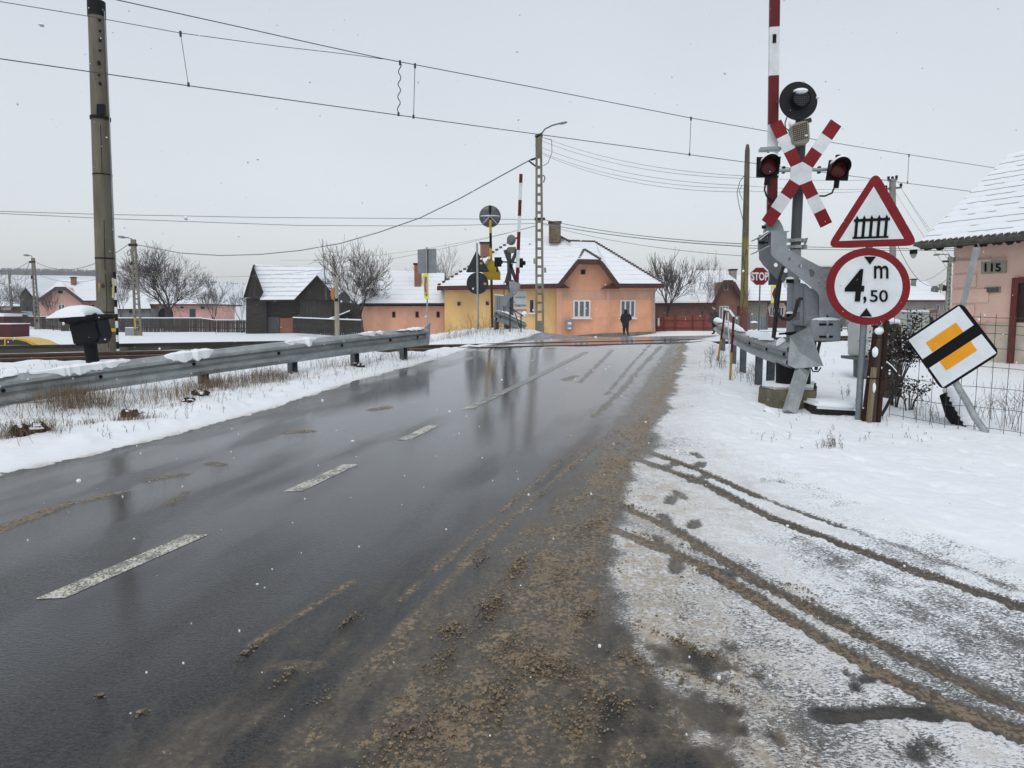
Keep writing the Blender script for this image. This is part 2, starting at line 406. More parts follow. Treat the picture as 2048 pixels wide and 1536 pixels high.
slush = np.maximum(slush, sst(.2, .0, np.abs(edgeR - .05)) * .26 * (1 - sst(7, 9, Y)))
dirt = np.clip(.9 * np.exp(-(np.maximum(edgeR, 0) / .6) ** 2) * (1 - .5 * sst(3, 7, Y)) + (.16 + .5 * n1 + .4 * n2) * (1 - cleanf) * sst(9, 8, Y), 0, 1) * sst(-.1, .1, edgeR)
dirt = np.maximum(dirt, .85 * np.exp(-(np.maximum(left, 0) / .07) ** 2) * (left > -.1) * (.7 + .8 * n2))
# the far side of the crossing: trampled, wet
plaza = sst(15.8, 16.5, q) * sst(.3, -.3, left) * sst(.4, -.4, right)
sn = np.maximum(sn, plaza * .30 * sst(20, 23, q))
red = line(((1245, 694), (1200, 712), (1165, 735)), .16, .42, .2)
la = -left                                            # metres from the left edge of the asphalt: wheel paths hold more water
wet = np.clip(.42 + .55 * np.exp(-((la - 1.15) / .38) ** 2) + .62 * np.exp(-((la - 2.45) / .62) ** 2) - .22 * np.exp(-(la / .40) ** 2) + .75 * fbm(u_ * 1.4, v_ * .35, 4) + .50 * sst(5.5, 11, Y), 0, 1)
wet = wet * (1 - .75 * sst(15.2, 16.4, q))
# relief
Hn = H[near]
verge = sst(.0, .35, left) * (.07 + .07 * n1 + .03 * n2)
Hn = Hn + verge * sst(15.4, 12.9, q) + sst(15.4, 16.2, q) * sst(0, .5, left) * (.05 + .05 * n2)
Hn = Hn + sst(.1, .6, right) * np.maximum(cleanf, far) * (.05 + .035 * n1 + .012 * n2)
Hn = Hn + np.clip(slush - .25, 0, 1) * (.004 + .006 * n3) * sst(12, 7, Y) + (1 - sst(.2, .7, right)) * 0
Hn = Hn + sst(.35, .65, np.clip(sn, 0, 1) + n3 * .25) * sst(0, .3, edgeR) * (.010 + .008 * n3)
Hn = Hn - tr * .012 * sst(0, .3, edgeR)
dt_, _ = field(gp((1560, 880), (1640, 905), (1750, 945), (1850, 978), (2060, 1045)), X, Y)
Hn = Hn - np.exp(-(dt_ / .05) ** 2) * (.010 + .016 * np.clip(pn(X * 9, Y * 9) * 2, -1, 1)) * np.clip(cleanf, 0, 1)
Hn = Hn + np.maximum(cleanf, far) * sst(.2, .8, right) * (.018 * fbm(X * 2.2 + 4, Y * 2.2, 3) - .020 * sst(.25, .5, fbm(X * 3.1, Y * 3.1 + 8, 2)))
road_m = (left < 0) & (right < 0)
Hn = Hn - (.035 * (u_ - .5) ** 2 * .15) * road_m * 0
off = 1 - np.clip(road_m + 0., 0, 1)
# ballast trough beside the crossing so that the rails stand proud of the snow
bed = np.maximum(sst(1.9, 1.2, np.abs(q - QT)) * np.maximum(sst(.15, .7, left), sst(.4, 1.0, right)), sst(12.2, 12.9, q) * sst(18.5, 18.2, q) * sst(1.2, 2.6, left))
Hn = Hn * (1 - bed) + bed * (.80 + .02 * n1)
H[near] = Hn
H[~near] = H[~near] + .06 * fbm(GX[~near] * .25, GY[~near] * .25, 3)
A = {k: np.full(GX.shape, v, float) for k, v in (('snow', 1.), ('slush', 0.), ('wet', .5), ('dirt', 0.), ('redden', 0.))}
for k, v in (('snow', sn), ('slush', slush), ('wet', wet), ('dirt', dirt), ('redden', red)): A[k][near] = v
NX, NY = len(xs), len(ys)
pos3 = np.stack([GX, GY, H], -1)
dx = np.gradient(H, axis=1) / np.gradient(GX, axis=1); dy = np.gradient(H, axis=0) / np.gradient(GY, axis=0)
nrm3 = np.stack([-dx, -dy, np.ones_like(H)], -1); nrm3 /= np.linalg.norm(nrm3, axis=-1, keepdims=True)
idx = np.arange(NX * NY).reshape(NY, NX)
quads = np.stack([idx[:-1, :-1], idx[:-1, 1:], idx[1:, 1:], idx[1:, :-1]], -1).reshape(-1, 4)
Lf = np.full(GX.shape, 9.); Rf = np.full(GX.shape, 9.); Cf = np.full(GX.shape, 9.)
Lf[near] = left; Rf[near] = right; Cf[near] = clean
fl, frr, fc = Lf.ravel()[quads].mean(1), Rf.ravel()[quads].mean(1), Cf.ravel()[quads].mean(1)
fy = GY.ravel()[quads].mean(1)
road_f = (fl < .0) & (frr < .15); side_f = (~road_f) & (fl < 0) & (fc < .1) & (fy < 8.2)
def ground_material():
    b = NB('wet_road_snow'); P = b.pos()
    def attr(n): x = b.n('ShaderNodeAttribute'); x.attribute_name = n; return x.outputs['Fac']
    sn, sl, wt, dt, rd = attr('snow'), attr('slush'), attr('wet'), attr('dirt'), attr('redden')
    g1 = b.noise(P, 9, 6, .65); g2 = b.noise(P, 42, 5, .62); g3 = b.noise(P, 150, 3, .6); g4 = b.noise(P, 420, 2, .5)
    # asphalt under a film of water
    big = b.noise(b.scale(P, (1.0, .45, 1)), 1.3, 5, .6)
    grain = b.math('ADD', b.math('MULTIPLY', g3, .5), b.math('MULTIPLY', b.noise(b.scale(P, (1, 1.8, 1)), 58, 3, .6), .5))
    acol = b.mix(b.ramp(grain, .40, .60), (.0015, .0015, .0016), (.050, .048, .046))
    acol = b.mix(b.ramp(big, .35, .7, 0, .35), acol, (.014, .0135, .0135))
    acol = b.mix(b.math('MULTIPLY', rd, b.ramp(g1, .35, .6)), acol, (.13, .055, .04))
    arough = b.ramp(b.math('ADD', b.math('MULTIPLY', wt, .6), b.math('MULTIPLY', big, .5)), .25, .85, .20, .07)
    anr = b.bump(b.math('ADD', b.math('MULTIPLY', g4, .5), b.math('MULTIPLY', g3, .8)), .4, .006)
    rip = b.noise(b.scale(P, (1.0, 2.4, 1)), 48, 4, .65)
    anr = b.bump(rip, .65, .012, anr)
    cnr = b.bump(b.math('ADD', rip, b.math('MULTIPLY', g3, .8)), b.ramp(wt, .15, .75, .36, .022), .012)
    asph = b.bsdf(acol, arough, anr, 0, .10, **{'Coat Weight': b.ramp(wt, .1, .9, .5, 1.), 'Coat Roughness': .06, 'Coat IOR': 1.33, 'Coat Normal': cnr})
    # brown slush: lumps on a thin brown film
    lum = b.math('ADD', b.math('MULTIPLY', g2, .6), b.math('MULTIPLY', g3, .4))
    scol = b.mix(b.ramp(lum, .38, .60), (.080, .060, .039), (.31, .23, .145))
    scol = b.mix(b.math('MULTIPLY', b.ramp(g1, .45, .75), .6), scol, (.38, .30, .205))
    slp = b.bsdf(scol, b.ramp(g3, .3, .7, .26, .55), b.bump(lum, 1.0, .03), 0, .45)
    ks = b.math('ADD', b.math('SUBTRACT', b.math('MULTIPLY', sl, 1.20), .34), b.math('ADD', b.math('MULTIPLY', b.math('SUBTRACT', g2, .5), 2.2), b.math('MULTIPLY', b.math('SUBTRACT', g1, .5), 1.4)))
    ks = b.math('MULTIPLY', b.ramp(ks, .40, .54), b.ramp(sl, .04, .16))
    film = b.math('MULTIPLY', b.ramp(b.math('ADD', sl, b.math('MULTIPLY', b.math('SUBTRACT', b.noise(b.scale(P, (9, 2.2, 1)), 1.5, 5, .65), .5), .45)), .02, .42), .9)
    wetfilm = b.bsdf(b.mix(b.math('MULTIPLY', b.ramp(dt, .3, .8), .38), b.mix(b.ramp(g2, .35, .65), (.062, .053, .038), (.140, .112, .077)), (.20, .17, .125)), .22, anr, 0, .5)
    sh = b.mixsh(film, asph, wetfilm)
    sh = b.mixsh(ks, sh, slp)
    # snow, with some of the road dirt in it
    dmix = b.math('MULTIPLY', dt, b.ramp(b.math('ADD', b.math('MULTIPLY', g1, .5), b.math('MULTIPLY', g2, .5)), .30, .60))
    dcol = b.mix(dmix, b.mix(b.noise(P, 2.2, 3), (.79, .835, .88), (.85, .885, .92)), (.36, .31, .24))
    m3 = b.math('ADD', b.noise(P, 22, 4, .65), b.math('MULTIPLY', g3, .25))
    snw = b.bsdf(dcol, .6, b.bump(m3, .45, .02), 0, .3)
    st = b.noise(b.scale(P, (55, 120, 60)), 1, 5, .7)
    kn = b.math('ADD', b.math('SUBTRACT', b.math('MULTIPLY', sn, 1.7), .36), b.math('ADD', b.math('MULTIPLY', b.math('SUBTRACT', st, .5), 2.4), b.math('MULTIPLY', b.math('SUBTRACT', g1, .5), .8)))
    kn = b.math('MAXIMUM', b.math('MULTIPLY', b.ramp(kn, .38, .66), b.ramp(sn, .02, .12)), b.ramp(sn, .90, .99))
    grey = b.bsdf(b.mix(b.ramp(g3, .35, .65), (.10, .098, .094), (.34, .335, .325)), .4, b.bump(lum, .6, .02), 0, .4)
    sh = b.mixsh(b.math('MULTIPLY', b.ramp(sn, .15, .55), b.ramp(g2, .3, .6, .35, .85)), sh, grey)
    sh = b.mixsh(kn, sh, snw)
    return b.done(sh)
GM = ground_material()
def submesh(name, mask):
    fq = quads[mask]; used = np.unique(fq); remap = np.full(NX * NY, -1); remap[used] = np.arange(len(used))
    me = bpy.data.meshes.new(name); nf = len(fq)
    me.vertices.add(len(used)); me.vertices.foreach_set('co', pos3.reshape(-1, 3)[used].ravel())
    me.loops.add(nf * 4); me.polygons.add(nf)
    me.loops.foreach_set('vertex_index', remap[fq].ravel().astype(np.int32))
    me.polygons.foreach_set('loop_start', np.arange(0, nf * 4, 4, dtype=np.int32))
    me.polygons.foreach_set('use_smooth', np.ones(nf, bool))
    me.update(calc_edges=True)
    for k, v in A.items():
        a = me.attributes.new(k, 'FLOAT', 'POINT'); a.data.foreach_set('value', np.clip(v, -1, 2).ravel()[used].astype(np.float32))
    me.normals_split_custom_set_from_vertices(nrm3.reshape(-1, 3)[used].tolist())
    me.materials.append(GM)
    o = bpy.data.objects.new(name, me); C.objects.link(o); tag(o, kind='structure'); return o
submesh('road', road_f); submesh('side_road', side_f); submesh('snowy_ground', ~(road_f | side_f))
# sampled height of the finished surface
def surf(x, y):
    i = int(np.clip(np.searchsorted(xs, x) - 1, 0, NX - 2)); j = int(np.clip(np.searchsorted(ys, y) - 1, 0, NY - 2))
    fx = (x - xs[i]) / (xs[i + 1] - xs[i]); fy_ = (y - ys[j]) / (ys[j + 1] - ys[j])
    return float((H[j, i] * (1 - fx) + H[j, i + 1] * fx) * (1 - fy_) + (H[j + 1, i] * (1 - fx) + H[j + 1, i + 1] * fx) * fy_)
def on(x, y, dz=0.): return Vector((x, y, surf(x, y) + dz))
def base(px, py, dz=-.04):
    g = gnd(px, py); return Vector((g.x, g.y, surf(g.x, g.y) + dz))
# ---------------------------------------------------------------- painted centre line
def paint_mat():
    b = NB('worn_road_paint'); P = b.pos()
    g = b.noise(P, 70, 4, .7); h = b.noise(P, 6, 4, .6); g4 = b.noise(P, 420, 2)
    nr = b.bump(b.math('ADD', g4, b.noise(P, 150, 3)), .3, .004)
    pa = b.bsdf(b.mix(h, (.55, .55, .45), (.66, .66, .57)), .4, nr); asp = b.bsdf((.025, .025, .027), .18, nr)
    yy = b.ramp(b.sep(P)[1], 7.5, 11, 0, .20)
    k = b.ramp(b.math('ADD', b.math('ADD', g, yy), b.math('MULTIPLY', h, .5)), .66, .80)
    return b.done(b.mixsh(b.math('MULTIPLY', k, .8), pa, asp))
PM = paint_mat()
def dash(c0, c1, wd):
    a, b_ = gnd(*c0), gnd(*c1); d = (b_ - a); d.z = 0; n = d.normalized(); o = Vector((-n.y, n.x, 0)) * wd / 2
    k = max(2, int(d.length / .15)); mb = MB(); vs = []; fs = []
    for i in range(k + 1):
        p = a + (b_ - a) * (i / k)
        for s in (-1, 1):
            q_ = p + o * s + n * (-.035 * s * (1 if i in (0, k) else 0)); vs.append((q_.x, q_.y, surf(q_.x, q_.y) + .003))
    for i in range(k): fs.append((2 * i, 2 * i + 2, 2 * i + 3, 2 * i + 1))
    mb.add(vs, fs); return tag(mb.make('road_marking', PM, fix=False), kind='structure')
dash((100, 1198), (395, 1070), .115); dash((586, 983), (702, 929), .115); dash((808, 880), (868, 851), .11); dash((935, 818), (1172, 704), .11)
# ---------------------------------------------------------------- rails of the crossing
RUST = M('rusty_steel', (.075, .038, .026), .65, .35, 5, .3, 0, (.05, .03, .022))
RAILTOP = M('polished_rail_top', (.30, .27, .25), .35, .2, 4, .05, 1.0)
def rail_path(q, t0, t1, n, z):
    o = []
    for i in range(n + 1):
        t = t0 + (t1 - t0) * i / n; p = NQ * q + TQ * t; o.append(Vector((p.x, p.y, z)))
    return o
for q, lab in ((QT - .75, 'rusty railway rail of the crossing track, the one nearer the guardrail'), (QT + .75, 'rusty railway rail of the crossing track, the one nearer the catenary mast')):
    mb = MB(); prof = [(-.036, .0), (.036, .0), (.036, -.035), (.012, -.05), (.012, -.13), (.07, -.15), (.07, -.172), (-.07, -.172), (-.07, -.15), (-.012, -.13), (-.012, -.05), (-.036, -.035)]
    mb.sweep(rail_path(q, -70, 110, 60, .940), prof)
    o = mb.make('railway_rail', RUST); tag(o, lab, 'rail', 'rails of the level crossing')
    mb = MB(); mb.sweep(rail_path(q, -70, 110, 60, .9425), [(-.03, .0), (.03, .0), (.03, -.002), (-.03, -.002)]); mb.make('running_surface', RAILTOP, o)
DARKR = M('black_rubber', (.012, .012, .013), .55, .3, 8)
for q in (QT - .66, QT + .66, QT - .86, QT + .86):
    pts = [p for p in rail_path(q, 5.6, 13.4, 30, 0)]; mb = MB(); vs = []; fs = []
    for i, p in enumerate(pts):
        for s in (-1, 1):
            r = p + NQ * (.035 * s); vs.append((r.x, r.y, surf(r.x, r.y) + .006))
    for i in range(len(pts) - 1): fs.append((2 * i, 2 * i + 2, 2 * i + 3, 2 * i + 1))
    mb.add(vs, fs); tag(mb.make('crossing_groove', DARKR, fix=False), kind='structure')
# ================================================================ COMMON MATERIALS
CONC = M('weathered_concrete', (.20, .185, .15), .85, .35, 3, .25, 0, (.10, .095, .075), (1, 1, .25))
CONC_G = M('pale_concrete', (.27, .26, .23), .85, .3, 4, .2, 0, (.14, .13, .11))
GALV = M('galvanised_steel', (.36, .39, .40), .42, .25, 6, .06, .40, (.26, .285, .28), (1, 1, 1), spec=.4)
GALVD = M('dull_galvanised_post', (.13, .15, .165), .5, .3, 6, .1, .5, (.08, .085, .09))
BLACK = M('black_paint', (.008, .0085, .010), .6, .3, 12, .08, spec=.15)
BLACKR = M('black_rubber_hose', (.012, .012, .012), .4, .2, 12, .05)
WHITE = M('white_paint', (.70, .74, .77), .45, .14, 5, .03, 0, (.56, .59, .60))
SIGNW = M('sign_white', (.72, .77, .80), .38, .10, 3, .015, 0, (.61, .655, .675))
RED = M('sign_red', (.20, .006, .010), .45, .18, 7, .02)
REDDK = M('dark_red_paint', (.115, .005, .008), .45, .2, 7, .03)
SBLACK = M('sign_black', (.006, .006, .0065), .55, .1, 10, .02, spec=.12)
SYEL = M('sign_orange_yellow', (.80, .33, .012), .38, .07, 6, .02)
YELL = M('yellow_paint', (.62, .36, .02), .5, .25, 8, .06, 0, (.25, .10, .03))
YELLDIRTY = M('faded_yellow_paint', (.40, .27, .04), .65, .35, 8, .1, 0, (.13, .09, .04))
LIME = M('fluorescent_yellow', (.72, .78, .02), .45, .08, 8, .02)
GREYM = M('grey_machine_paint', (.26, .285, .31), .42, .18, 3.5, .04, .0, (.175, .185, .19))
GREYD = M('dark_grey_paint', (.10, .108, .115), .5, .15, 6, .04)
DWOOD = M('old_dark_wood', (.036, .032, .028), .85, .45, 3, .35, 0, (.10, .09, .08), (6, 6, .6))
GWOOD = M('grey_boards', (.058, .054, .050), .85, .45, 3, .35, 0, (.11, .105, .10), (7, 7, .5))
FWOOD = M('weathered_wood_post', (.19, .155, .115), .85, .4, 4, .4, 0, (.09, .075, .055), (5, 5, .6))
GLASS = M('dark_window_glass', (.025, .03, .034), .08, .2, 2, .0, 0)
LACE = M('lace_curtain_behind_glass', (.16, .17, .17), .15, .5, 14, .0)
FRAMEW = M('white_window_frame', (.66, .68, .69), .45, .06, 8, .02)
BROWNT = M('brown_timber_trim', (.075, .030, .022), .7, .3, 5, .15)
SNOW = snow_mat()
def brick(name, c1, c2, mortar, sc):
    if name in MATS: return MATS[name]
    b = NB(name); v = b.obj(); x, y, z = b.sep(v)[:3]
    cb = b.n('ShaderNodeCombineXYZ'); b.l(b.math('ADD', x, y), cb.inputs[0]); b.l(z, cb.inputs[1])
    t = b.n('ShaderNodeTexBrick'); b.l(cb.outputs[0], t.inputs['Vector'])
    for k, c in (('Color1', c1), ('Color2', c2), ('Mortar', mortar)): t.inputs[k].default_value = c + (1,)
    t.inputs['Scale'].default_value = sc; t.inputs['Mortar Size'].default_value = .018; t.inputs['Brick Width'].default_value = .5; t.inputs['Row Height'].default_value = .16
    col = b.mix(b.ramp(b.noise(v, 2, 4), .3, .7, 0, .5), t.outputs[0], tuple(k * .6 for k in c1))
    MATS[name] = b.done(b.bsdf(col, .85, b.bump(t.outputs[1], -.4, .01))); return MATS[name]
BRICK = brick('red_brick', (.30, .10, .05), (.22, .07, .04), (.25, .22, .19), 2.0)
BRICKB = brick('brown_brick', (.24, .105, .07), (.20, .085, .06), (.26, .17, .13), 2.0)
def render_mat(name, c, c2):
    return M(name, c, .85, .16, .9, .25, 0, tuple(k * .86 for k in c2), (1, 1, .5), 0, .2, 5.)
ORANGE = render_mat('orange_render', (.74, .375, .235), (.68, .34, .205))
SALMON = render_mat('salmon_render', (.72, .395, .275), (.62, .33, .22))
OCHRE = render_mat('ochre_render', (.74, .48, .205), (.68, .43, .18))
BEIGEB = render_mat('beige_band_render', (.60, .35, .245), (.54, .31, .21))
PINK = render_mat('pink_render', (.72, .42, .36), (.64, .37, .315))
GREYR = render_mat('grey_render', (.30, .285, .26), (.24, .23, .21))
ROOF1 = roof_mat('snowy_tile_roof', 3.0, .46, (.26, .22, .21), .16)
ROOF3 = roof_mat('thin_snow_on_barn_roof', 2.6, .85, (.26, .25, .245), .30)
ROOF2 = roof_mat('snowy_far_roof', 2.2, .35, (.3, .3, .3))
def snowcap(T, poly, h, name='snow_cap', dy0=0., dy1=.3, parent=None):
    pass
# ================================================================ HILLS AND FAR FIELD
mb = MB(); vs = []; fs = []; K = 90
for i in range(K + 1):
    px = -700 + 3600 * i / K
    prof = np.interp(px, [-700, 0, 130, 330, 520, 700, 900, 1300, 1600, 1900, 2900], [548, 552, 553, 560, 574, 590, 600, 604, 602, 600, 604])
    top = at(px, prof + 2.0 * float(pn(px / 90., 3.3)), 460)
    for k, f in enumerate((0, .08, .3, .6, .85, 1.0, 1.15)):
        Yd = 250 + 210 * f; q = Vector((top.x * Yd / 460, Yd, -.6 + (top.z + .6) * math.sin(min(f, 1) * math.pi / 2) ** 1.3))
        if f > 1: q.z -= 6
        vs.append(q)
for i in range(K):
    for k in range(6): fs.append((i * 7 + k, (i + 1) * 7 + k, (i + 1) * 7 + k + 1, i * 7 + k + 1))
mb.add(vs, fs)
HILL = M('snowy_field', (.74, .78, .82), .8, .10, .02, .1, 0, (.55, .57, .58), (1, 1, 1))
tag(mb.make('hills', HILL, smooth=True), kind='structure')
# the bare wood along the top of the field
mb = MB()
for i in range(1700):
    px = rnd.uniform(-60, 210) if i % 3 else rnd.uniform(-300, 640)
    y0 = np.interp(px, [-700, 0, 130, 330, 520, 700], [548, 552, 553, 560, 574, 590])
    p = at(px, y0 + 3, 455 + rnd.uniform(-6, 6)); h = rnd.uniform(2.5, 6) * (1.0 if px < 220 else .45)
    mb.tube([p, p + Vector((rnd.uniform(-.5, .5), 0, h))], [.5, .2], 3)
tag(mb.make('woodland', M('bare_wood_far', (.20, .20, .21), .9, .2)), 'bare wood on the skyline of the snowy field', kind='stuff')
# ================================================================ BARE TREES
BARK = M('winter_bark', (.048, .040, .034), .9, .35, 9, .3, 0, None, (1, 1, 1), .38)
TWIG = M('winter_twigs', (.075, .062, .055), .9, .3, 9, .1, 0, None, (1, 1, 1), .22)
TWIGP = M('pale_twigs', (.15, .14, .13), .9, .3, 9, .1)
def tree(name, label, loc, h, wd, spread, seed, levels=4, forks=3, r0=.16, trunk_h=.22, twig=TWIG, upward=.35, kids=(4, 5, 5, 4), lean=0., group='bare trees of the village', rt=1.25):
    g = random.Random(seed); T = Th(name, label, 'tree', loc, 0, group); tr, cr = MB(), MB()
    def grow_(p, d, L, r, lv):
        n = 5 if lv < 2 else 4; pts = [p]; q = p; dd = d.normalized(); jit = .20 if lv else .08
        for k in range(n):
            dd = (dd + Vector((g.uniform(-jit, jit), g.uniform(-jit, jit), g.uniform(-jit, jit) + upward * .12 * lv * (.4 if lv > 2 else .6)))).normalized()
            q = q + dd * (L / n); pts.append(q)
        rs = [max(.006 * rt, r * (1 - .62 * i / n)) for i in range(n + 1)]
        (tr if lv < 2 else cr).tube(pts, rs, 7 if lv == 0 else 5 if lv == 1 else 3, cap=False)
        if lv >= levels: return
        nk = kids[min(lv, len(kids) - 1)] if lv else forks
        for k in range(nk):
            t = g.uniform(.35, 1.0) if lv else g.uniform(.75, 1.0); i = min(n - 1, int(t * n)); b = pts[i].lerp(pts[i + 1], t * n - i)
            a = 2 * math.pi * (k + g.random() * .7) / nk; sp = spread * g.uniform(.55, 1.15)
            ax = dd.cross(Vector((0, 0, 1)) if abs(dd.z) < .9 else Vector((1, 0, 0))).normalized(); ay = dd.cross(ax)
            nd = dd * math.cos(sp) + (ax * math.cos(a) + ay * math.sin(a)) * math.sin(sp)
            grow_(b, nd, L * g.uniform(.55, .85) * (1.5 if lv == 0 else 1), rs[min(i + 1, n)] * (.72 if lv == 0 else .62), lv + 1)
    grow_(Vector((0, 0, -.2)), Vector((lean, 0, 1)), h * trunk_h + .2, r0, 0)
    allv = np.array(tr.v + cr.v); zt = np.percentile(allv[:, 2], 99.7); wx = np.percentile(allv[:, 0], 99.3) - np.percentile(allv[:, 0], .7)
    kz, kx = h / zt, wd / wx
    for m_ in (tr, cr): m_.v = [(x * kx, y * kx, z * kz if z > 0 else z) for x, y, z in m_.v]
    tr.make('trunk', BARK, T, True); cr.make('crown', twig, T)
    return T
def far_base(px, py, Y, z=None):
    p = at(px, py, Y); return Vector((p.x, Y, float(hz(p.x, Y)) if z is None else z))
tree('bare_tree', 'wide dark orchard tree with two crooked limbs in front of the pink barn', far_base(340, 650, 72), 8.2, 7.4, .62, 3, 5, 5, .34, .20, kids=(6, 6, 5, 4), upward=.30)
tree('bare_tree', 'rounded bare tree with a dense crown beside the salmon wing of the corner house', far_base(724, 660, 50), 6.5, 4.7, .70, 12, 5, 5, .20, .18, kids=(6, 6, 5, 3), upward=.34, rt=1.5)
tree('bare_tree', 'bare tree behind the roof, beside the grey back of the rectangular sign', far_base(876, 640, 62), 7.4, 4.6, .5, 21, 5, 4, .14, .25, kids=(5, 5, 4, 3), upward=.6)
tree('bare_tree', 'slim bare tree between the pink barn and the black wooden barn', far_base(430, 640, 70), 5.4, 2.6, .5, 31, 4, 5, .10, .2, TWIGP, kids=(5, 5, 5), upward=.6)
tree('bare_tree', 'small bare tree leaning against the black wooden barn', far_base(484, 655, 62), 4.2, 2.2, .5, 35, 4, 4, .09, .25, TWIGP, kids=(5, 4, 4), upward=.6, lean=-.2)
tree('bare_tree', 'thin pale tree just right of the tall catenary mast', far_base(242, 640, 76), 6.0, 2.4, .45, 41, 4, 4, .09, .25, TWIGP, kids=(5, 5, 5), upward=.7)
tree('bare_tree', 'thin young tree in front of the pink gabled house', far_base(106, 640, 74), 3.9, 2.4, .5, 44, 4, 4, .07, .2, TWIG, kids=(5, 4, 4), upward=.7)
tree('bare_tree', 'bare tree beside the second lamp pole on the left', far_base(56, 640, 100), 6.2, 4.4, .5, 47, 4, 5, .10, .2, TWIGP, kids=(5, 5, 5), upward=.6)
tree('bare_tree', 'bare tree at the far left edge above the village lane', far_base(-10, 635, 84), 7.2, 5.0, .7, 52, 5, 4, .13, .22, TWIG, kids=(5, 5, 4, 3), upward=.3)
tree('bare_tree', 'bushy bare tree at the corner of the orange house above the red fence', far_base(1335, 665, 58), 6.0, 3.9, .5, 61, 4, 6, .11, .10, TWIGP, kids=(5, 5, 5, 4), upward=.6)
tree('bare_tree', 'crooked little tree with drooping crown behind the red fence', far_base(1402, 660, 55), 5.0, 2.7, .6, 66, 5, 3, .12, .34, TWIG, kids=(5, 5, 4, 3), upward=.25, lean=.12)
tree('bare_tree', 'bare tree behind the snowy roof of the brick house', far_base(1405, 640, 74), 7.0, 3.6, .45, 71, 5, 5, .13, .2, TWIGP, kids=(5, 5, 4, 3), upward=.7)
tree('bare_tree', 'bare tree behind the house with the grey fence, near the signal mast', far_base(1582, 640, 72), 5.0, 2.6, .5, 75, 4, 4, .10, .25, TWIGP, kids=(5, 5, 4), upward=.6)
# ================================================================ HOUSE HELPERS
def slab(T, name, pts, mat, th=.16, under=None):
    """roof slab from local corner points, thickened downwards"""
    mb = MB(); n = len(pts); dn = Vector((0, 0, -th))
    up = 0.                                            # fan from the first corner, wound so that the top faces up
    for i in range(1, n - 1): up += (pts[i] - pts[0]).cross(pts[i + 1] - pts[0]).z
    if up < 0: pts = [pts[0]] + pts[:0:-1]
    fan = [(0, i, i + 1) for i in range(1, n - 1)]
    mb.add(pts, fan, 0); mb.add([p + dn for p in pts], [f[::-1] for f in fan], 1)
    for i in range(n):
        a, b = pts[i], pts[(i + 1) % n]; mb.add([a, b, b + dn, a + dn], [(0, 1, 2, 3)], 1)
    return mb.make(name, [mat, under or BROWNT], T, fix=False)
def window(T, x0, y0, x1, y1, dy=0., parts=2, name='window', frame=FRAMEW, glass=GLASS, sill=True, fw=None, curtain=None):
    a, c = T.p(x0, y1, dy), T.p(x1, y0, dy); W, Hh = c.x - a.x, c.z - a.z; fw = fw or min(W, Hh) * .09
    mb = MB(); d = .07
    mb.box((a.x + fw / 2, dy - .015, a.z + Hh / 2), (fw, d, Hh)); mb.box((c.x - fw / 2, dy - .015, a.z + Hh / 2), (fw, d, Hh))
    mb.box((a.x + W / 2, dy - .015, a.z + fw / 2), (W - 2 * fw, d, fw)); mb.box((a.x + W / 2, dy - .015, c.z - fw / 2), (W - 2 * fw, d, fw))
    for k in range(1, parts): mb.box((a.x + W * k / parts, dy - .017, a.z + Hh / 2), (fw * 1.1, d, Hh - 2 * fw))
    fr = mb.make(name, frame, T)
    g = MB(); g.box((a.x + W / 2, dy - .008, a.z + Hh / 2), (W - 1.6 * fw, .014, Hh - 1.6 * fw)); g.make('pane', curtain or glass, fr)
    if sill:
        s = MB(); s.box((a.x + W / 2, dy - .10, a.z - .05), (W + .25, .22, .06)); s.make('sill', FRAMEW, fr)
        s = MB(); s.box((a.x + W / 2, dy - .10, a.z - .012), (W + .2, .18, .03)); s.make('sill_snow', SNOW, fr)
    return fr
def wallbox(T, name, x0, y0, x1, depth, mat, dy=0., zb=-.8):
    a, c = T.p(x0, y0, dy), T.p(x1, y0, dy); mb = MB()
    mb.box(((a.x + c.x) / 2, dy + depth / 2, (a.z + zb) / 2), (c.x - a.x, depth, a.z - zb)); return mb.make(name, mat, T)
def chimney(T, x0, y0, x1, y1, dy, mat=BRICK, parent=None, d=None, cap=BLACK):
    a, c = T.p(x0, y1, dy), T.p(x1, y0, dy); W = c.x - a.x; d = d or W * .9; mb = MB()
    mb.box(((a.x + c.x) / 2, dy, (a.z + c.z) / 2 - .2), (W, d, c.z - a.z + .4)); o = mb.make('chimney', mat, parent or T)
    k = MB(); k.box(((a.x + c.x) / 2, dy, c.z + .06), (W + .12, d + .12, .12)); k.make('chimney_cap', cap, o); return o
# ================================================================ CORNER HOUSE (orange, ochre and salmon)
T = Th('corner_house', 'orange and ochre corner house with hipped snowy roof and half-hipped gable, beyond the crossing', 'house', (4.0, 50, .0)); Y0 = 50
mb = MB()
pts = T.P((1113, 690), (1310, 690), (1310, 566), (1236, 566), (1199, 522), (1161, 522), (1124, 566), (1113, 566))
mb.prism(pts, (0, 9, 0)); mb.make('wall', ORANGE, T)
mb = MB(); pts = T.P((889, 690), (1112.5, 690), (1112.5, 566), (889, 572), dy=.25); mb.prism(pts, (0, 8.5, 0)); o = mb.make('wall', OCHRE, T); o['label'] = 'ochre rendered side wall'
mb = MB(); a, c = T.p(889, 586, .25), T.p(1112.5, 575, .25); mb.prism(T.P((889, 585), (1112.5, 580), (1112.5, 567), (889, 573), dy=.235), (0, .02, 0)); mb.make('frieze', ORANGE, T)
mb = MB(); mb.prism(T.P((1113, 600), (1216, 600), (1216, 580), (1113, 580), dy=-.012), (0, .02, 0)); mb.prism(T.P((1217, 600), (1305, 600), (1305, 581), (1217, 581), dy=-.012), (0, .02, 0)); mb.make('band', BEIGEB, T)
mb = MB()
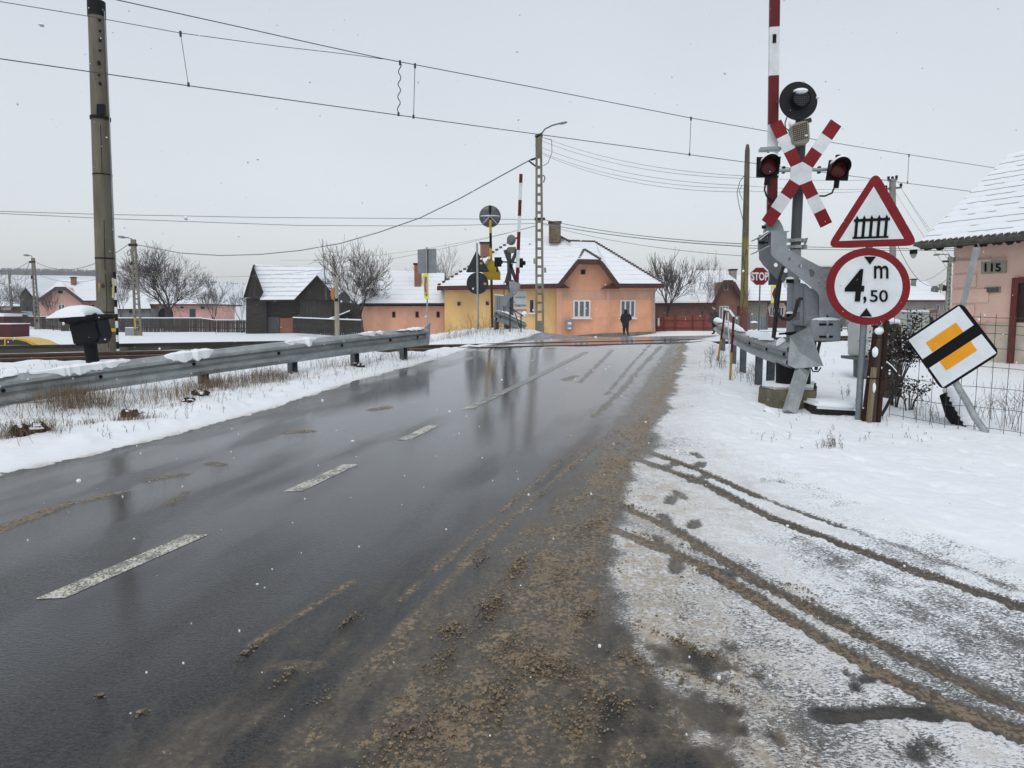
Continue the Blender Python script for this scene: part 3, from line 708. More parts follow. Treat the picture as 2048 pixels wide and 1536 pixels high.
for x0, x1 in ((1113, 1124), (1214, 1219), (1303, 1310.3)): mb.prism(T.P((x0, 690), (x1, 690), (x1, 570), (x0, 570), dy=-.035), (0, .04, 0))
mb.prism(T.P((1124, 637.2), (1303, 637.2), (1303, 636.2), (1124, 636.2), dy=-.02), (0, .02, 0)); mb.make('pilaster', SALMON, T)
mb = MB(); mb.prism(T.P((1150, 690), (1312, 690), (1312, 663), (1200, 667), (1150, 671), dy=-.06), (0, .07, 0)); mb.make('plinth', CONC, T)
window(T, 1146, 600, 1181, 636, 0, 3, curtain=LACE); window(T, 1240, 600, 1271, 636, 0, 3, curtain=LACE)
window(T, 1160.5, 538, 1172, 550, 0, 1, 'attic_window', ORANGE, BLACK, False)
window(T, 1059, 599, 1068, 626, .25, 1, 'window', FRAMEW, GLASS)
for x0, y0 in ((914, 603), (971, 602)): window(T, x0, y0, x0 + 8, y0 + 9, .25, 1, 'vent_window', M('vent_frame_render', (.55, .40, .30), .8), GLASS, False)
# roofs
rA, rB, rC, rD = T.p(1116, 568, -.7), T.p(1156, 518, -.7), T.p(1201, 519, -.7), T.p(1237, 567, -.7)
rAp, rR = T.p(1168, 499, 1.4), T.p(1136, 482, 4.4)
L0, L1 = T.p(874, 572, -.45), T.p(1116, 567, -.45)
H0, H1 = T.p(1035, 475, 4.6), T.p(1113, 470, 4.6); H2 = T.p(1190, 484, 4.4); R0 = T.p(1328, 567, -.6)
bk = 5.2
def back(p): return Vector((p.x, 9.6, L0.z + .0))
slab(T, 'roof', [H1, H0, L0, L1, rAp], ROOF1)
slab(T, 'roof', [rA, rB, rAp, L1 + Vector((.0, .02, .05))], ROOF1); slab(T, 'roof', [rB, rC, rAp], ROOF1)
slab(T, 'roof', [H2, rR, rAp, rC, rD, R0], ROOF1); slab(T, 'roof', [rAp, rR, H1], ROOF1)
bl, br = Vector((L0.x, 9.6, L0.z)), Vector((R0.x, 9.6, R0.z))
slab(T, 'roof', [bl, L0, H0], ROOF1); slab(T, 'roof', [br, bl, H0, H1], ROOF1); slab(T, 'roof', [R0, br, H2], ROOF1); slab(T, 'roof', [br, H1, rR, H2], ROOF1)
mb = MB()
def fascia(a, b, d=.22, t=.10): mb.beam(Vector(a) + Vector((0, -.06, -.20)), Vector(b) + Vector((0, -.06, -.20)), t, d, 0, (0, 0, 1))
fascia(L0, L1 + Vector((.3, 0, 0))); fascia(rD, R0); fascia(rA, rB, .3, .16); fascia(rB, rC, .3, .16); fascia(rC, rD, .3, .16)
mb.prism([p + Vector((0, .15, -.2)) for p in (T.p(1112, 570, -.7), T.p(1140, 570, -.7), T.p(1128, 562, -.7))], (0, .6, 0))
mb.prism([p + Vector((0, .15, -.2)) for p in (T.p(1204, 571, -.7), T.p(1240, 571, -.7), T.p(1226, 560, -.7))], (0, .6, 0))
mb.make('eaves', BROWNT, T)
# ridge tiles: a row of small caps half buried in snow
mb = MB(); TILE = M('ridge_tile', (.10, .075, .065), .8, .3, 8, .2, 0, None, (1, 1, 1), .55)
def ridge(a, b, n):
    for i in range(n):
        p = a.lerp(b, (i + .5) / n); d = (b - a).normalized(); mb.beam(p - d * .09 + Vector((0, -.03, .0)), p + d * .09 + Vector((0, -.03, .05)), .16, .14, 0, (0, 0, 1))
ridge(H1, rR, 8); ridge(rR, H2, 12); ridge(H2, R0, 26); ridge(H0, L0, 20); ridge(rAp, rC, 9); ridge(H1, rAp + Vector((-.9, 1, .6)), 7); ridge(rAp, rB + Vector((.1, .2, 0)), 6)
mb.make('ridge_tiles', TILE, T)
chimney(T, 1098, 447, 1121, 474, 3.6, M('sooty_chimney', (.17, .125, .085), .9, .4, 4, .3, 0, (.03, .028, .025)), T)
chimney(T, 961, 488, 981, 528, 2.8, BRICK, T)
# salmon wing
mb = MB(); mb.prism(T.P((722, 690), (888.6, 690), (888.6, 604), (722, 607), dy=1.0), (0, 6, 0)); o = mb.make('wall', SALMON, T); o['label'] = 'long low salmon wing wall with small square vents'
for x0 in (784.5, 831, 873): window(T, x0, 623, x0 + 6.5, 635, 1.0, 1, 'vent_window', M('vent_frame_brown', (.28, .13, .08), .8), BLACK, False)
W0, W1 = T.p(719, 606.5, .6), T.p(889, 606, .6); W2, W3 = T.p(889, 546, 4.2), T.p(785, 541, 4.2); bz = Vector((0, 6.6, 0))
slab(T, 'roof', [W0, W1, W2, W3], ROOF1); slab(T, 'roof', [W0 + bz, W0, W3], ROOF1); slab(T, 'roof', [W1 + bz, W0 + bz, W3, W2], ROOF1)
mb = MB(); mb.beam(W0 + Vector((0, -.05, -.16)), W1 + Vector((0, -.05, -.16)), .1, .12, 0, (0, 0, 1)); mb.make('eaves', BLACK, T)
chimney(T, 830, 530, 842, 574, 2.8, BRICK, T, .6)
# downpipe
mb = MB(); mb.tube(T.P((1318, 573), (1312, 580), (1308, 588), (1307, 675), dy=-.10), .045, 8); mb.make('downpipe', GALV, T)
# banner on the ochre wall
B = Th('banner', 'white printed banner with grey lettering and a red line, on the ochre wall', 'banner', T.loc + Vector((0, .25, 0)) + T.p(1037, 633)*0)
mb = MB(); mb.prism(B.P((1018, 582), (1053.5, 581), (1053.5, 632), (1018, 633), dy=-.03), (0, .02, 0)); mb.make('sheet', M('banner_white', (.56, .58, .56), .7, .06, 3), B)
text('TERMOPAN', B, (1028, 608.5, 1051.5, 614), -.035, GREYD, B, bold=.02)
mb = MB()
def smudge(x0, x1, y0, y1):
    x = x0
    while x < x1:
        w_ = rnd.uniform(.7, 1.3); mb.prism(B.P((x, y1), (x + w_, y1), (x + w_, y0), (x, y0), dy=-.035), (0, .004, 0)); x += w_ + .5
smudge(1031, 1050, 593, 596.5); smudge(1025, 1031, 603, 606); mb.make('small_print', M('banner_print', (.2, .21, .22), .7), B)
mb = MB(); mb.prism(B.P((1021, 623), (1053, 623), (1053, 618), (1021, 618), dy=-.035), (0, .004, 0)); mb.make('red_line', M('banner_red', (.55, .22, .17), .7, .5, 30), B)
G = Th('gas_meter_box', 'grey gas meter box on a yellow pipe, in front of the orange wall', 'meter box', (T.loc.x, 49.6, 0))
mb = MB(); mb.prism(G.P((1131, 660), (1145, 660), (1145, 641), (1131, 641)), (0, .3, 0)); o = mb.make('box', M('meter_grey', (.22, .255, .29), .5, .1), G, bevel=.02)
mb = MB(); mb.prism(G.P((1130.5, 641), (1145.5, 641), (1145.5, 639.6), (1130.5, 639.6), dy=-.03), (0, .36, 0)); mb.make('lid', M('meter_lid', (.35, .38, .4), .5), G)
mb = MB(); mb.prism(G.P((1136, 649), (1143, 649), (1143, 644), (1136, 644), dy=-.01), (0, .01, 0)); mb.make('label_plate', WHITE, G); mb = MB(); mb.prism(G.P((1136, 658), (1143, 658), (1143, 655), (1136, 655), dy=-.01), (0, .01, 0)); mb.make('label_plate', WHITE, G)
mb = MB(); mb.tube([G.p(1133, 659, .1), G.p(1133, 690, .1)], .035, 8); mb.make('pipe', YELL, G)
# ================================================================ BRICK HOUSE right of the corner
T = Th('brick_house', 'brown brick house with long snowy roof and small half-hipped gable, behind the red fence', 'house', (19, 60, .3))
mb = MB(); mb.prism(T.P((1310, 690), (1432, 690), (1432, 603), (1310, 603)), (0, 7, 0)); mb.make('wall', BRICKB, T)
mb = MB(); mb.prism(T.P((1432, 690), (1486, 690), (1486, 604), (1466, 563), (1447, 563), (1432, 598), dy=-.5), (0, 8, 0)); mb.make('wall', BRICKB, T)
window(T, 1438, 612, 1457, 642, -.5, 3, glass=LACE); window(T, 1447.5, 568, 1456, 580, -.5, 1, 'attic_window', FRAMEW, GLASS, False)
mb = MB(); mb.prism(T.P((1474, 650), (1481, 650), (1481, 612), (1474, 612), dy=-.52), (0, .03, 0)); mb.make('door', BROWNT, T)
a, b_, c, d = T.p(1300, 606, -.5), T.p(1432, 605, -.5), T.p(1452, 541, 4), T.p(1318, 541, 4)
slab(T, 'roof', [a, b_, c, d], ROOF1); slab(T, 'roof', [T.p(1428, 601, -1), T.p(1447, 560, -1), c, b_ + Vector((0, .1, .1))], ROOF1)
e, f, g_ = T.p(1466, 560, -1), T.p(1492, 606, -1), T.p(1500, 575, 4)
slab(T, 'roof', [T.p(1447, 560, -1), e, c], ROOF1); slab(T, 'roof', [e, f, g_, c], ROOF1)
slab(T, 'roof', [a + Vector((0, 9, 0)), a, d], ROOF1); slab(T, 'roof', [f + Vector((0, 9, 0)), a + Vector((0, 9, 0)), d, c], ROOF1)
mb = MB()
for p, q in ((T.p(1428, 602, -1.05), T.p(1447, 561, -1.05)), (T.p(1447, 561, -1.05), e), (e, f)): mb.beam(Vector(p) + Vector((0, -.1, -.2)), Vector(q) + Vector((0, -.1, -.2)), .14, .3, 0, (0, 0, 1))
mb.beam(a + Vector((0, -.06, -.2)), b_ + Vector((0, -.06, -.2)), .1, .16, 0, (0, 0, 1)); mb.make('eaves', BROWNT, T)
chimney(T, 1459, 541, 1472, 556, 2.0, CONC_G, T)
# red fence
T = Th('red_fence', 'red sheet metal fence with square posts between the orange and the brick house', 'fence', (15, 52, .2))
mb = MB(); mb.prism(T.P((1311, 690), (1436, 690), (1436, 630), (1311, 634)), (0, .05, 0)); mb.make('panel', M('red_brown_fence', (.24, .058, .040), .7, .3, 5, .15), T)
mb = MB()
for x in (1311, 1327, 1350, 1385, 1407, 1435): mb.prism(T.P((x, 690), (x + 2.4, 690), (x + 2.4, 629), (x, 629), dy=-.09), (0, .08, 0))
for y in (640, 655): mb.prism(T.P((1311, y + 1.5), (1436, y + 1.5), (1436, y), (1311, y), dy=-.045), (0, .04, 0))
mb.make('post', M('dark_red_post', (.13, .035, .028), .7), T)
mb = MB(); mb.prism(T.P((1315.5, 652), (1319, 652), (1319, 636), (1315.5, 636), dy=-.13), (0, .1, 0)); mb.make('letter_box', WHITE, T)
# ================================================================ HOUSE BEHIND THE STOP SIGN
T = Th('grey_stone_house', 'low house with snowy roof and grey stone wall behind the STOP sign', 'house', (29, 62, .3))
mb = MB(); mb.prism(T.P((1478, 690), (1535, 690), (1535, 600), (1478, 600)), (0, 7, 0)); mb.make('wall', M('pebbled_render', (.27, .25, .20), .9, .3, 9, .4, 0, (.18, .17, .13)), T)
mb = MB(); mb.prism(T.P((1535, 690), (1590, 690), (1590, 600), (1535, 600), dy=-.02), (0, 7, 0)); mb.make('wall', M('dark_brick_red', (.13, .05, .045), .85, .3, 6, .2), T)
mb = MB(); mb.prism([T.p(x, y, -.05) for x, y in ((1541, 633), (1535, 616), (1541, 606), (1568, 606), (1573, 616), (1568, 633))], (0, .03, 0)); mb.make('pale_panel', M('cream_render', (.52, .42, .36), .85), T)
window(T, 1539, 614, 1549, 632, -.055, 2, sill=False); window(T, 1556, 614, 1568, 632, -.055, 2, sill=False)
a, b_, c, d = T.p(1470, 601, -.5), T.p(1592, 601, -.5), T.p(1550, 552, 4.5), T.p(1470, 550, 4.5)
slab(T, 'roof', [a, b_, c, d], ROOF1); slab(T, 'roof', [b_, b_ + Vector((0, 9, 0)), c], ROOF1); slab(T, 'roof', [b_ + Vector((0, 9, 0)), a + Vector((0, 9, 0)), d, c], ROOF1)
T = Th('grey_fence', 'grey metal panel fence in front of the stone house', 'fence', (26, 56, .3))
mb = MB(); mb.prism(T.P((1466, 675), (1534, 675), (1534, 632), (1466, 632)), (0, .05, 0)); mb.make('panel', M('grey_fence_paint', (.20, .235, .26), .6, .2, 6), T)
mb = MB()
for x in list(range(1468, 1534, 5)): mb.prism(T.P((x, 672), (x + 1, 672), (x + 1, 634), (x, 634), dy=-.03), (0, .03, 0))
for x in (1466, 1498, 1533): mb.prism(T.P((x, 690), (x + 2.5, 690), (x + 2.5, 625), (x, 625), dy=-.1), (0, .1, 0))
mb.make('post', GREYD, T)
T = Th('concrete_gatepost', 'squat round concrete stump with snow cap right of the tall brown pole', 'post', (20, 40, .4))
mb = MB(); mb.tube([T.p(1508, 675), T.p(1508, 645)], .17, 12); mb.make('stump', CONC, T, True)
mb = MB(); mb.ball(T.p(1508, 645.5), (.2, .2, .1), 12, 4, top=True); mb.make('snow_cap', SNOW, T, True)
T = Th('low_garden_wall', 'low grey garden wall with posts behind the signal plinth', 'wall', (30, 50, .3))
mb = MB(); mb.prism(T.P((1520, 680), (1760, 680), (1760, 664), (1520, 662)), (0, .3, 0)); mb.make('wall', CONC_G, T)
mb = MB(); mb.prism(T.P((1520, 662), (1760, 664), (1760, 662), (1520, 660), dy=-.05), (0, .4, 0)); mb.make('snow_cap', SNOW, T)
T = Th('plank_fence', 'low two-rail wooden fence behind the white cabinet', 'fence', (24, 36, .4))
mb = MB()
for x in range(1640, 1860, 14): mb.prism(T.P((x, 675), (x + 3, 675), (x + 3, 645), (x, 645)), (0, .08, 0))
mb.make('post', DWOOD, T); mb = MB()
for y in (648, 656): mb.prism(T.P((1640, y + 3), (1860, y + 3), (1860, y), (1640, y), dy=-.05), (0, .04, 0))
mb.make('rail', M('pale_plank', (.24, .21, .19), .85, .3, 5, .2, 0, None, (1, 1, 1), .4), T)
# long snowy roofs behind the signs on the right
T = Th('grey_long_house', 'long grey rendered building with a broad snowy roof behind the round height sign', 'house', (35, 66, .2))
mb = MB(); mb.prism(T.P((1600, 690), (1896, 690), (1896, 599), (1600, 599)), (0, 8, 0)); mb.make('wall', GREYR, T)
a, b_, c, d = T.p(1590, 600, -.5), T.p(1900, 600, -.5), T.p(1850, 562, 6), T.p(1640, 540, 6)
slab(T, 'roof', [d, a, b_, c], ROOF2); slab(T, 'roof', [a + Vector((0, 13, 0)), a, d], ROOF2); slab(T, 'roof', [b_, b_ + Vector((0, 13, 0)), c], ROOF2)
mb = MB(); mb.prism(T.P((1812, 634), (1876, 625), (1876, 618), (1812, 622), dy=-1.2), (0, 1.2, 0)); mb.make('porch_roof', M('porch_brown', (.16, .09, .08), .8, .3, 5, .2, 0, None, (1, 1, 1), .5), T)
window(T, 1872, 609, 1879, 620, 0, 2, sill=False); window(T, 1887, 609, 1892, 620, 0, 1, sill=False)
chimney(T, 1823, 560, 1831, 571, 3.5, CONC_G, T)
mb = MB(); p = T.p(1869, 579, 2.0); mb.tube([p, p + Vector((0, -.12, 0))], .35, 16); mb.tube([p + Vector((0, 0, -.8)), p], .03, 6); mb.make('satellite_dish', GREYD, T)
mb = MB(); p = T.p(1882, 574, 2.0); mb.box(p, (.3, .2, .6)); mb.tube([p + Vector((0, 0, -.9)), p], .03, 6); mb.make('antenna_panel', GREYR, T)
T = Th('garden_shed', 'pale box-shaped shed with flat snowy roof behind the wire fence', 'shed', (14, 24, .8))
mb = MB(); mb.prism(T.P((1801, 668), (1859, 668), (1859, 624), (1801, 624)), (0, 1.4, 0)); mb.make('wall', M('pale_green_sheet', (.38, .41, .37), .6, .12, 4), T)
mb = MB(); mb.prism(T.P((1798, 624.5), (1862, 624.5), (1861, 620.5), (1800, 620.5), dy=-.06), (0, 1.5, 0)); mb.make('snow_cap', SNOW, T, bevel=.03)
mb = MB(); mb.prism(T.P((1820, 668), (1822, 668), (1822, 625), (1820, 625), dy=-.02), (0, .02, 0)); mb.prism(T.P((1799, 672), (1862, 672), (1862, 668), (1799, 668), dy=-.05), (0, 1.5, 0)); mb.make('corner_trim', M('blue_grey_trim', (.2, .24, .28), .6), T)
T = Th('parked_car', 'snow-dusted pale car behind the shed, by the grey building', 'car', (22, 44, .4))
mb = MB(); mb.prism(T.P((1816, 640), (1816, 631), (1826, 629), (1834, 621), (1852, 620.5), (1860, 629), (1866, 632), (1866, 640)), (0, 1.6, 0)); mb.make('body', M('silver_car', (.42, .45, .48), .35, .1), T, bevel=.06)
mb = MB(); mb.prism(T.P((1829, 628.5), (1835.5, 622.6), (1851, 622.3), (1856.5, 628.5), dy=-.01), (0, .02, 0)); mb.make('window', GLASS, T)
mb = MB(); 
for x in (1826, 1856): mb.tube([T.p(x, 640, -.02), T.p(x, 640, .2)], .3, 14)
mb.make('wheel', BLACKR, T)
# ================================================================ VILLAGE ON THE LEFT
T = Th('pink_house', 'pink gabled house with snowy roof and small red chimney on the far left', 'house', (-60, 86, -.5))
mb = MB(); mb.prism(T.P((77, 660), (164, 660), (164, 601), (131, 574.5), (110, 574.5), (77, 597)), (0, 9, 0)); mb.make('wall', PINK, T)
mb = MB(); mb.prism(T.P((164.2, 660), (222, 660), (222, 600), (164.2, 600), dy=1.5), (0, 6, 0)); mb.make('wall', PINK, T)
window(T, 117, 581.5, 125, 587, 0, 1, 'attic_window', BROWNT, BLACK, False); window(T, 117, 608, 130, 623, 0, 2, glass=LACE, sill=False); window(T, 166, 608, 190, 621, 1.5, 3, glass=GLASS, sill=False)
p0, p1, p2, p3 = T.p(74, 599, -.6), T.p(110, 573.5, -.6), T.p(131, 573.5, -.6), T.p(167, 601, -.6)
rz_, back_ = T.p(120, 559, 2.5), Vector((0, 9.5, 0))
slab(T, 'roof', [p1, p2, rz_], ROOF2); slab(T, 'roof', [p0, p1, rz_, rz_ + Vector((0, 7, 0)), p0 + back_], ROOF2)
q3 = T.p(228, 601, 1.0); q4 = T.p(214, 560, 4.5)
slab(T, 'roof', [rz_, p2, p3, q3, q4], ROOF2); slab(T, 'roof', [q3, q3 + back_, q4], ROOF2)
mb = MB()
for p, q in ((p0, p1), (p1, p2), (p2, p3)): mb.beam(p + Vector((0, -.08, -.25)), q + Vector((0, -.08, -.25)), .12, .3, 0, (0, 0, 1))
mb.make('eaves', M('dark_slate_trim', (.07, .07, .075), .7), T); chimney(T, 144, 556, 151, 571, 2.2, BRICK, T)
T = Th('pink_barn', 'long pink barn with a dark arched gateway and green door behind the plank fence', 'barn', (-38, 82, -.3))
mb = MB(); mb.prism(T.P((296, 660), (422, 660), (422, 607), (296, 607)), (0, 7, 0)); mb.make('wall', PINK, T)
mb = MB(); arch = [(317 + 14.5 + 14.5 * math.cos(a), 628 - 14 * math.sin(a)) for a in [math.pi * i / 10 for i in range(11)]]
mb.prism(T.P((346, 655), *arch, (317, 655), dy=-.03), (0, .04, 0)); mb.make('gateway', BLACK, T)
mb = MB(); mb.prism(T.P((379, 640), (391, 640), (391, 618), (379, 618), dy=-.03), (0, .04, 0)); mb.make('door', M('green_door', (.045, .085, .065), .7), T)
window(T, 402, 613, 409, 618, 0, 1, glass=BLACK, frame=BROWNT, sill=False); window(T, 361, 613, 367, 617, 0, 1, glass=BLACK, frame=BROWNT, sill=False)
a, b_, c, d = T.p(293, 608, -.5), T.p(426, 608, -.5), T.p(418, 575, 4), T.p(290, 572, 4); slab(T, 'roof', [a, b_, c, d], ROOF2); slab(T, 'roof', [b_ + Vector((0, 9, 0)), a + Vector((0, 9, 0)), d, c], ROOF2); slab(T, 'roof', [b_, b_ + Vector((0, 9, 0)), c], ROOF2)
T = Th('grey_shed', 'small grey shed with snowy lean-to roof left of the pink barn', 'shed', (-42, 80, -.3))
mb = MB(); mb.prism(T.P((234, 655), (300, 655), (300, 617), (234, 617)), (0, 5, 0)); mb.make('wall', M('grey_shed_wall', (.24, .25, .26), .85, .3, 2, .2, 0, (.08, .07, .065)), T)
a, b_, c, d = T.p(230, 618, -.4), T.p(302, 617, -.4), T.p(290, 580, 5), T.p(226, 580, 5); slab(T, 'roof', [a, b_, c, d], ROOF2)
mb = MB(); mb.prism(T.P((258, 626), (264, 626), (264, 619), (258, 619), dy=-.02), (0, .03, 0)); mb.make('window', BLACK, T)
T = Th('dark_shed', 'dark weathered hut with pointed roof behind the second lamp pole', 'hut', (-70, 100, -.4))
mb = MB(); mb.prism(T.P((40, 640), (62, 640), (62, 592), (51, 577), (40, 592)), (0, 5, 0)); mb.make('wall', GWOOD, T)
a, b_, c = T.p(37, 593, -.5), T.p(51, 575, -.5), T.p(66, 593, -.5); k = Vector((0, 6, 0)); slab(T, 'roof', [a, b_, b_ + k, a + k], ROOF2, .25, DWOOD); slab(T, 'roof', [b_, c, c + k, b_ + k], ROOF2, .25, DWOOD)
T = Th('cream_shed', 'low dark barn with a cream door at the end of the village lane', 'barn', (-80, 110, -.4))
mb = MB(); mb.prism(T.P((-40, 650), (66, 650), (66, 613), (-40, 613)), (0, 6, 0)); mb.make('wall', GWOOD, T)
mb = MB(); mb.prism(T.P((2, 620), (22, 620), (22, 612), (2, 612), dy=-.03), (0, .04, 0)); mb.make('door', M('cream_door', (.5, .47, .42), .8), T)
a, b_, c, d = T.p(-44, 613, -.5), T.p(70, 612, -.5), T.p(60, 600, 5), T.p(-44, 600, 5); slab(T, 'roof', [a, b_, c, d], ROOF2)
T = Th('green_roof_shed', 'small brown hut with a teal snow-dusted roof by the plank fence', 'hut', (-62, 90, -.4))
mb = MB(); mb.prism(T.P((18, 645), (42, 645), (42, 624), (18, 624)), (0, 3, 0)); mb.make('wall', M('brown_hut', (.15, .075, .06), .85), T)
a, b_, c, d = T.p(40, 628, -.6), T.p(66, 632, -.6), T.p(64, 623, 2), T.p(44, 622, 2); slab(T, 'roof', [a, b_, c, d], M('teal_roof', (.16, .29, .30), .7, .3, 2, .1, 0, (.7, .75, .78)))
# fences of the village
def board_fence(name, label, pts, Y, z0=-.6, mat=GWOOD, cap=True, wpx=3.2):
    T = Th(name, label, 'fence', (at(pts[0][0], 650, Y).x, Y, 0)); mb, rl = MB(), MB(); g = random.Random(len(label))
    xs_ = [p[0] for p in pts]; x = xs_[0]
    while x < xs_[-1]:
        yt = float(np.interp(x, xs_, [p[1] for p in pts])) + g.uniform(-.6, .6); yb = float(np.interp(x, xs_, [p[2] for p in pts]))
        dy = float(np.interp(x, xs_, [p[3] for p in pts])); wd = wpx * g.uniform(.8, 1.0)
        mb.prism(T.P((x, yb + 3), (x + wd, yb + 3), (x + wd, yt + g.uniform(-.3, .3)), (x, yt), dy=dy + g.uniform(0, .02)), (0, .03, 0)); x += wpx * g.uniform(1.0, 1.12)
    for a, b_ in zip(pts[:-1], pts[1:]):
        for f in (.25, .75):
            p, q = T.p(a[0], a[1] + (a[2] - a[1]) * f, a[3] + .07), T.p(b_[0], b_[1] + (b_[2] - b_[1]) * f, b_[3] + .07); rl.beam(p, q, .08, .05, 0, (0, 1, 0))
        if cap:
            p, q = T.p(a[0], a[1] - .4, a[3] + .02), T.p(b_[0], b_[1] - .4, b_[3] + .02); rl.beam(p, q, .05, .08, 1, (0, 0, 1))
    mb.make('boards', mat, T); rl.make('rail', [DWOOD, SNOW], T); return T
board_fence('board_fence', 'long dark board fence in front of the pink barn', [(236, 636, 662, 0), (400, 636, 661, 0), (430, 640, 662, 0)], 66)
board_fence('board_fence', 'open dark picket fence left of the black wooden barn', [(430, 640, 662, 0), (530, 640, 663, 0)], 64)
board_fence('board_fence', 'grey board fence running up to the salmon wall', [(586, 635, 663, 0), (660, 638, 668, -4), (722, 640, 672, -8)], 56, wpx=4)
board_fence('board_fence', 'ragged plank fence along the village lane in front of the pink house', [(38, 632, 644, 18), (80, 633, 655, 4), (122, 634, 662, -4)], 78)
board_fence('board_fence', 'short dark fence behind the tall catenary mast', [(122, 634, 660, 0), (232, 636, 662, 0)], 70)
T = Th('wooden_barn', 'black weathered wooden barn with two steep gables and snowy roof', 'barn', (-21, 60, 0))
HW = M('log_wall', (.042, .037, .033), .9, .45, 3, .5, 0, (.085, .078, .072), (.5, .5, 7))
mb = MB(); mb.prism(T.P((492, 668), (533, 668), (533, 596), (492, 596), dy=0), (0, 6, 0)); mb.prism(T.P((533.1, 668), (600, 668), (600, 597), (533.1, 597), dy=.5), (0, 5.5, 0)); mb.make('log_wall', HW, T)
mb = MB(); mb.prism(T.P((600, 668), (668, 668), (668, 590), (632, 553), (594, 597), (600, 600), dy=.2), (0, 5.9, 0)); mb.make('board_wall', GWOOD, T)
mb = MB(); mb.prism(T.P((487, 595), (506, 532), (526, 584), (519, 597), dy=-.3), (0, .15, 0)); mb.make('gable', DWOOD, T)
mb = MB(); mb.prism(T.P((590, 598), (634, 552), (668, 592), (660, 600), dy=-.1), (0, .15, 0)); mb.make('gable', DWOOD, T)
a, b_, c, d = T.p(520, 599.5, -.5), T.p(590, 599, -.5), T.p(645, 536, 4), T.p(506, 528, 4)
slab(T, 'roof', [a, b_, T.p(632, 552, .8), c, d], ROOF3, .12, DWOOD); slab(T, 'roof', [T.p(486, 596, -.5), T.p(506, 530, -.5), d + Vector((.1, .2, 0)), T.p(480, 596, 7)], ROOF1, .12, DWOOD)
slab(T, 'roof', [T.p(506, 530, -.5), a + Vector((.0, 0, .1)), d], ROOF1, .12, DWOOD)
slab(T, 'roof', [T.p(634, 550, -.5), T.p(672, 594, -.5), T.p(690, 580, 5), c], ROOF1, .12, DWOOD); slab(T, 'roof', [T.p(634, 550, -.5), T.p(634, 550, .8), b_, T.p(588, 599, -.6)], ROOF1, .12, DWOOD)
mb = MB(); mb.prism(T.P((530, 666), (559, 666), (559, 634), (530, 634), dy=.3), (0, .1, 0)); mb.make('door', M('slate_door', (.085, .085, .095), .8, .3, 3, .2, 0, None, (6, 6, .6)), T)
mb = MB(); mb.prism(T.P((527, 668), (530, 668), (530, 634), (527, 634), dy=.28), (0, .12, 0)); mb.make('brick_pier', BRICK, T); mb = MB(); mb.prism(T.P((560, 668), (586, 668), (586, 636), (560, 636), dy=.28), (0, .12, 0)); mb.make('brick_pier', BRICK, T)
T = Th('antenna_mast', 'thin tall antenna mast beside the black wooden barn', 'mast', (-16, 59, 0))
mb = MB(); mb.tube([T.p(653, 600), T.p(644.5, 478)], [.06, .02], 6); mb.make('pole', GREYD, T)
T = Th('tree_shed', 'dark lean-to full of brushwood under the round tree', 'lean-to', (-14, 57, 0))
mb = MB(); mb.prism(T.P((664, 665), (722, 665), (722, 612), (690, 604), (664, 612)), (0, 3, 0)); mb.make('wall', DWOOD, T)
a, b_, c, d = T.p(655, 640, -.8), T.p(700, 622, -.8), T.p(700, 619, .3), T.p(655, 637, .3); slab(T, 'roof', [a, b_, c, d], SNOW, .1, DWOOD)
# ================================================================ yellow car, gate, utility box
T = Th('yellow_car', 'yellow car passing behind the concrete trackside wall', 'car', (at(20, 690, 35).x, 35, float(hz(at(20, 690, 35).x, 35))))
YC = M('yellow_car_paint', (.62, .40, .03), .3, .08, 3, .01)
mb = MB()
bod = [(-60, 714), (-60, 698), (-50, 692), (-20, 677.5), (10, 675.5), (40, 677.5), (58, 682), (76, 690.5), (106, 696), (112, 702), (112, 714)]
mb.prism(T.P(*bod), (0, 1.65, 0)); mb.make('body', YC, T, True, .10)
mb = MB(); mb.prism(T.P((-30, 690), (-14, 680.5), (8, 678.6), (8, 690), dy=-.012), (0, .02, 0)); mb.prism(T.P((11, 690), (11, 678.6), (36, 680), (52, 684), (64, 690), dy=-.012), (0, .02, 0)); mb.make('window', GLASS, T)
mb = MB()
for x in (-28, 80): mb.tube([T.p(x, 712, -.02), T.p(x, 712, .2)], .31, 16)
mb.make('wheel', BLACKR, T)
mb = MB(); 
for x in (18,): mb.ball(T.p(x, 687, .4), (.14, .12, .16), 8, 6)
mb.make('seat_headrest', BLACK, T)
T = Th('red_gate_box', 'dark red metal container with snow on top at the far left edge', 'container', (at(10, 670, 52).x, 52, 0))
mb = MB(); mb.prism(T.P((-40, 690), (22, 690), (22, 648.5), (-40, 648.5)), (0, 2, 0)); mb.make('body', M('dark_red_sheet', (.075, .012, .015), .6, .2, 4), T)
mb = MB(); mb.prism(T.P((-40, 648.5), (23, 648.5), (23, 647), (-40, 647), dy=-.03), (0, 2.05, 0)); mb.make('snow_cap', SNOW, T)
T = Th('red_gate_box', 'dark red shed wall standing higher up the lane at the far left edge', 'container', (at(-5, 640, 80).x, 80, -.2))
mb = MB(); mb.prism(T.P((-40, 660), (7, 660), (7, 633), (-40, 633)), (0, 3, 0)); mb.make('body', MATS['dark_red_sheet'], T)
mb = MB(); mb.prism(T.P((-40, 633), (8, 633), (8, 628), (-40, 626), dy=-.03), (0, 3, 0)); mb.make('snow_cap', SNOW, T)
T = Th('utility_cabinet', 'small grey utility cabinet in the snow beside the lattice lamp pole', 'cabinet', (at(260, 675, 56).x, 56, 0))
mb = MB(); mb.prism(T.P((250, 676), (268.5, 676), (268.5, 656), (250, 656)), (0, .5, 0)); mb.make('body', M('cabinet_grey', (.25, .28, .31), .55, .1), T, bevel=.02)
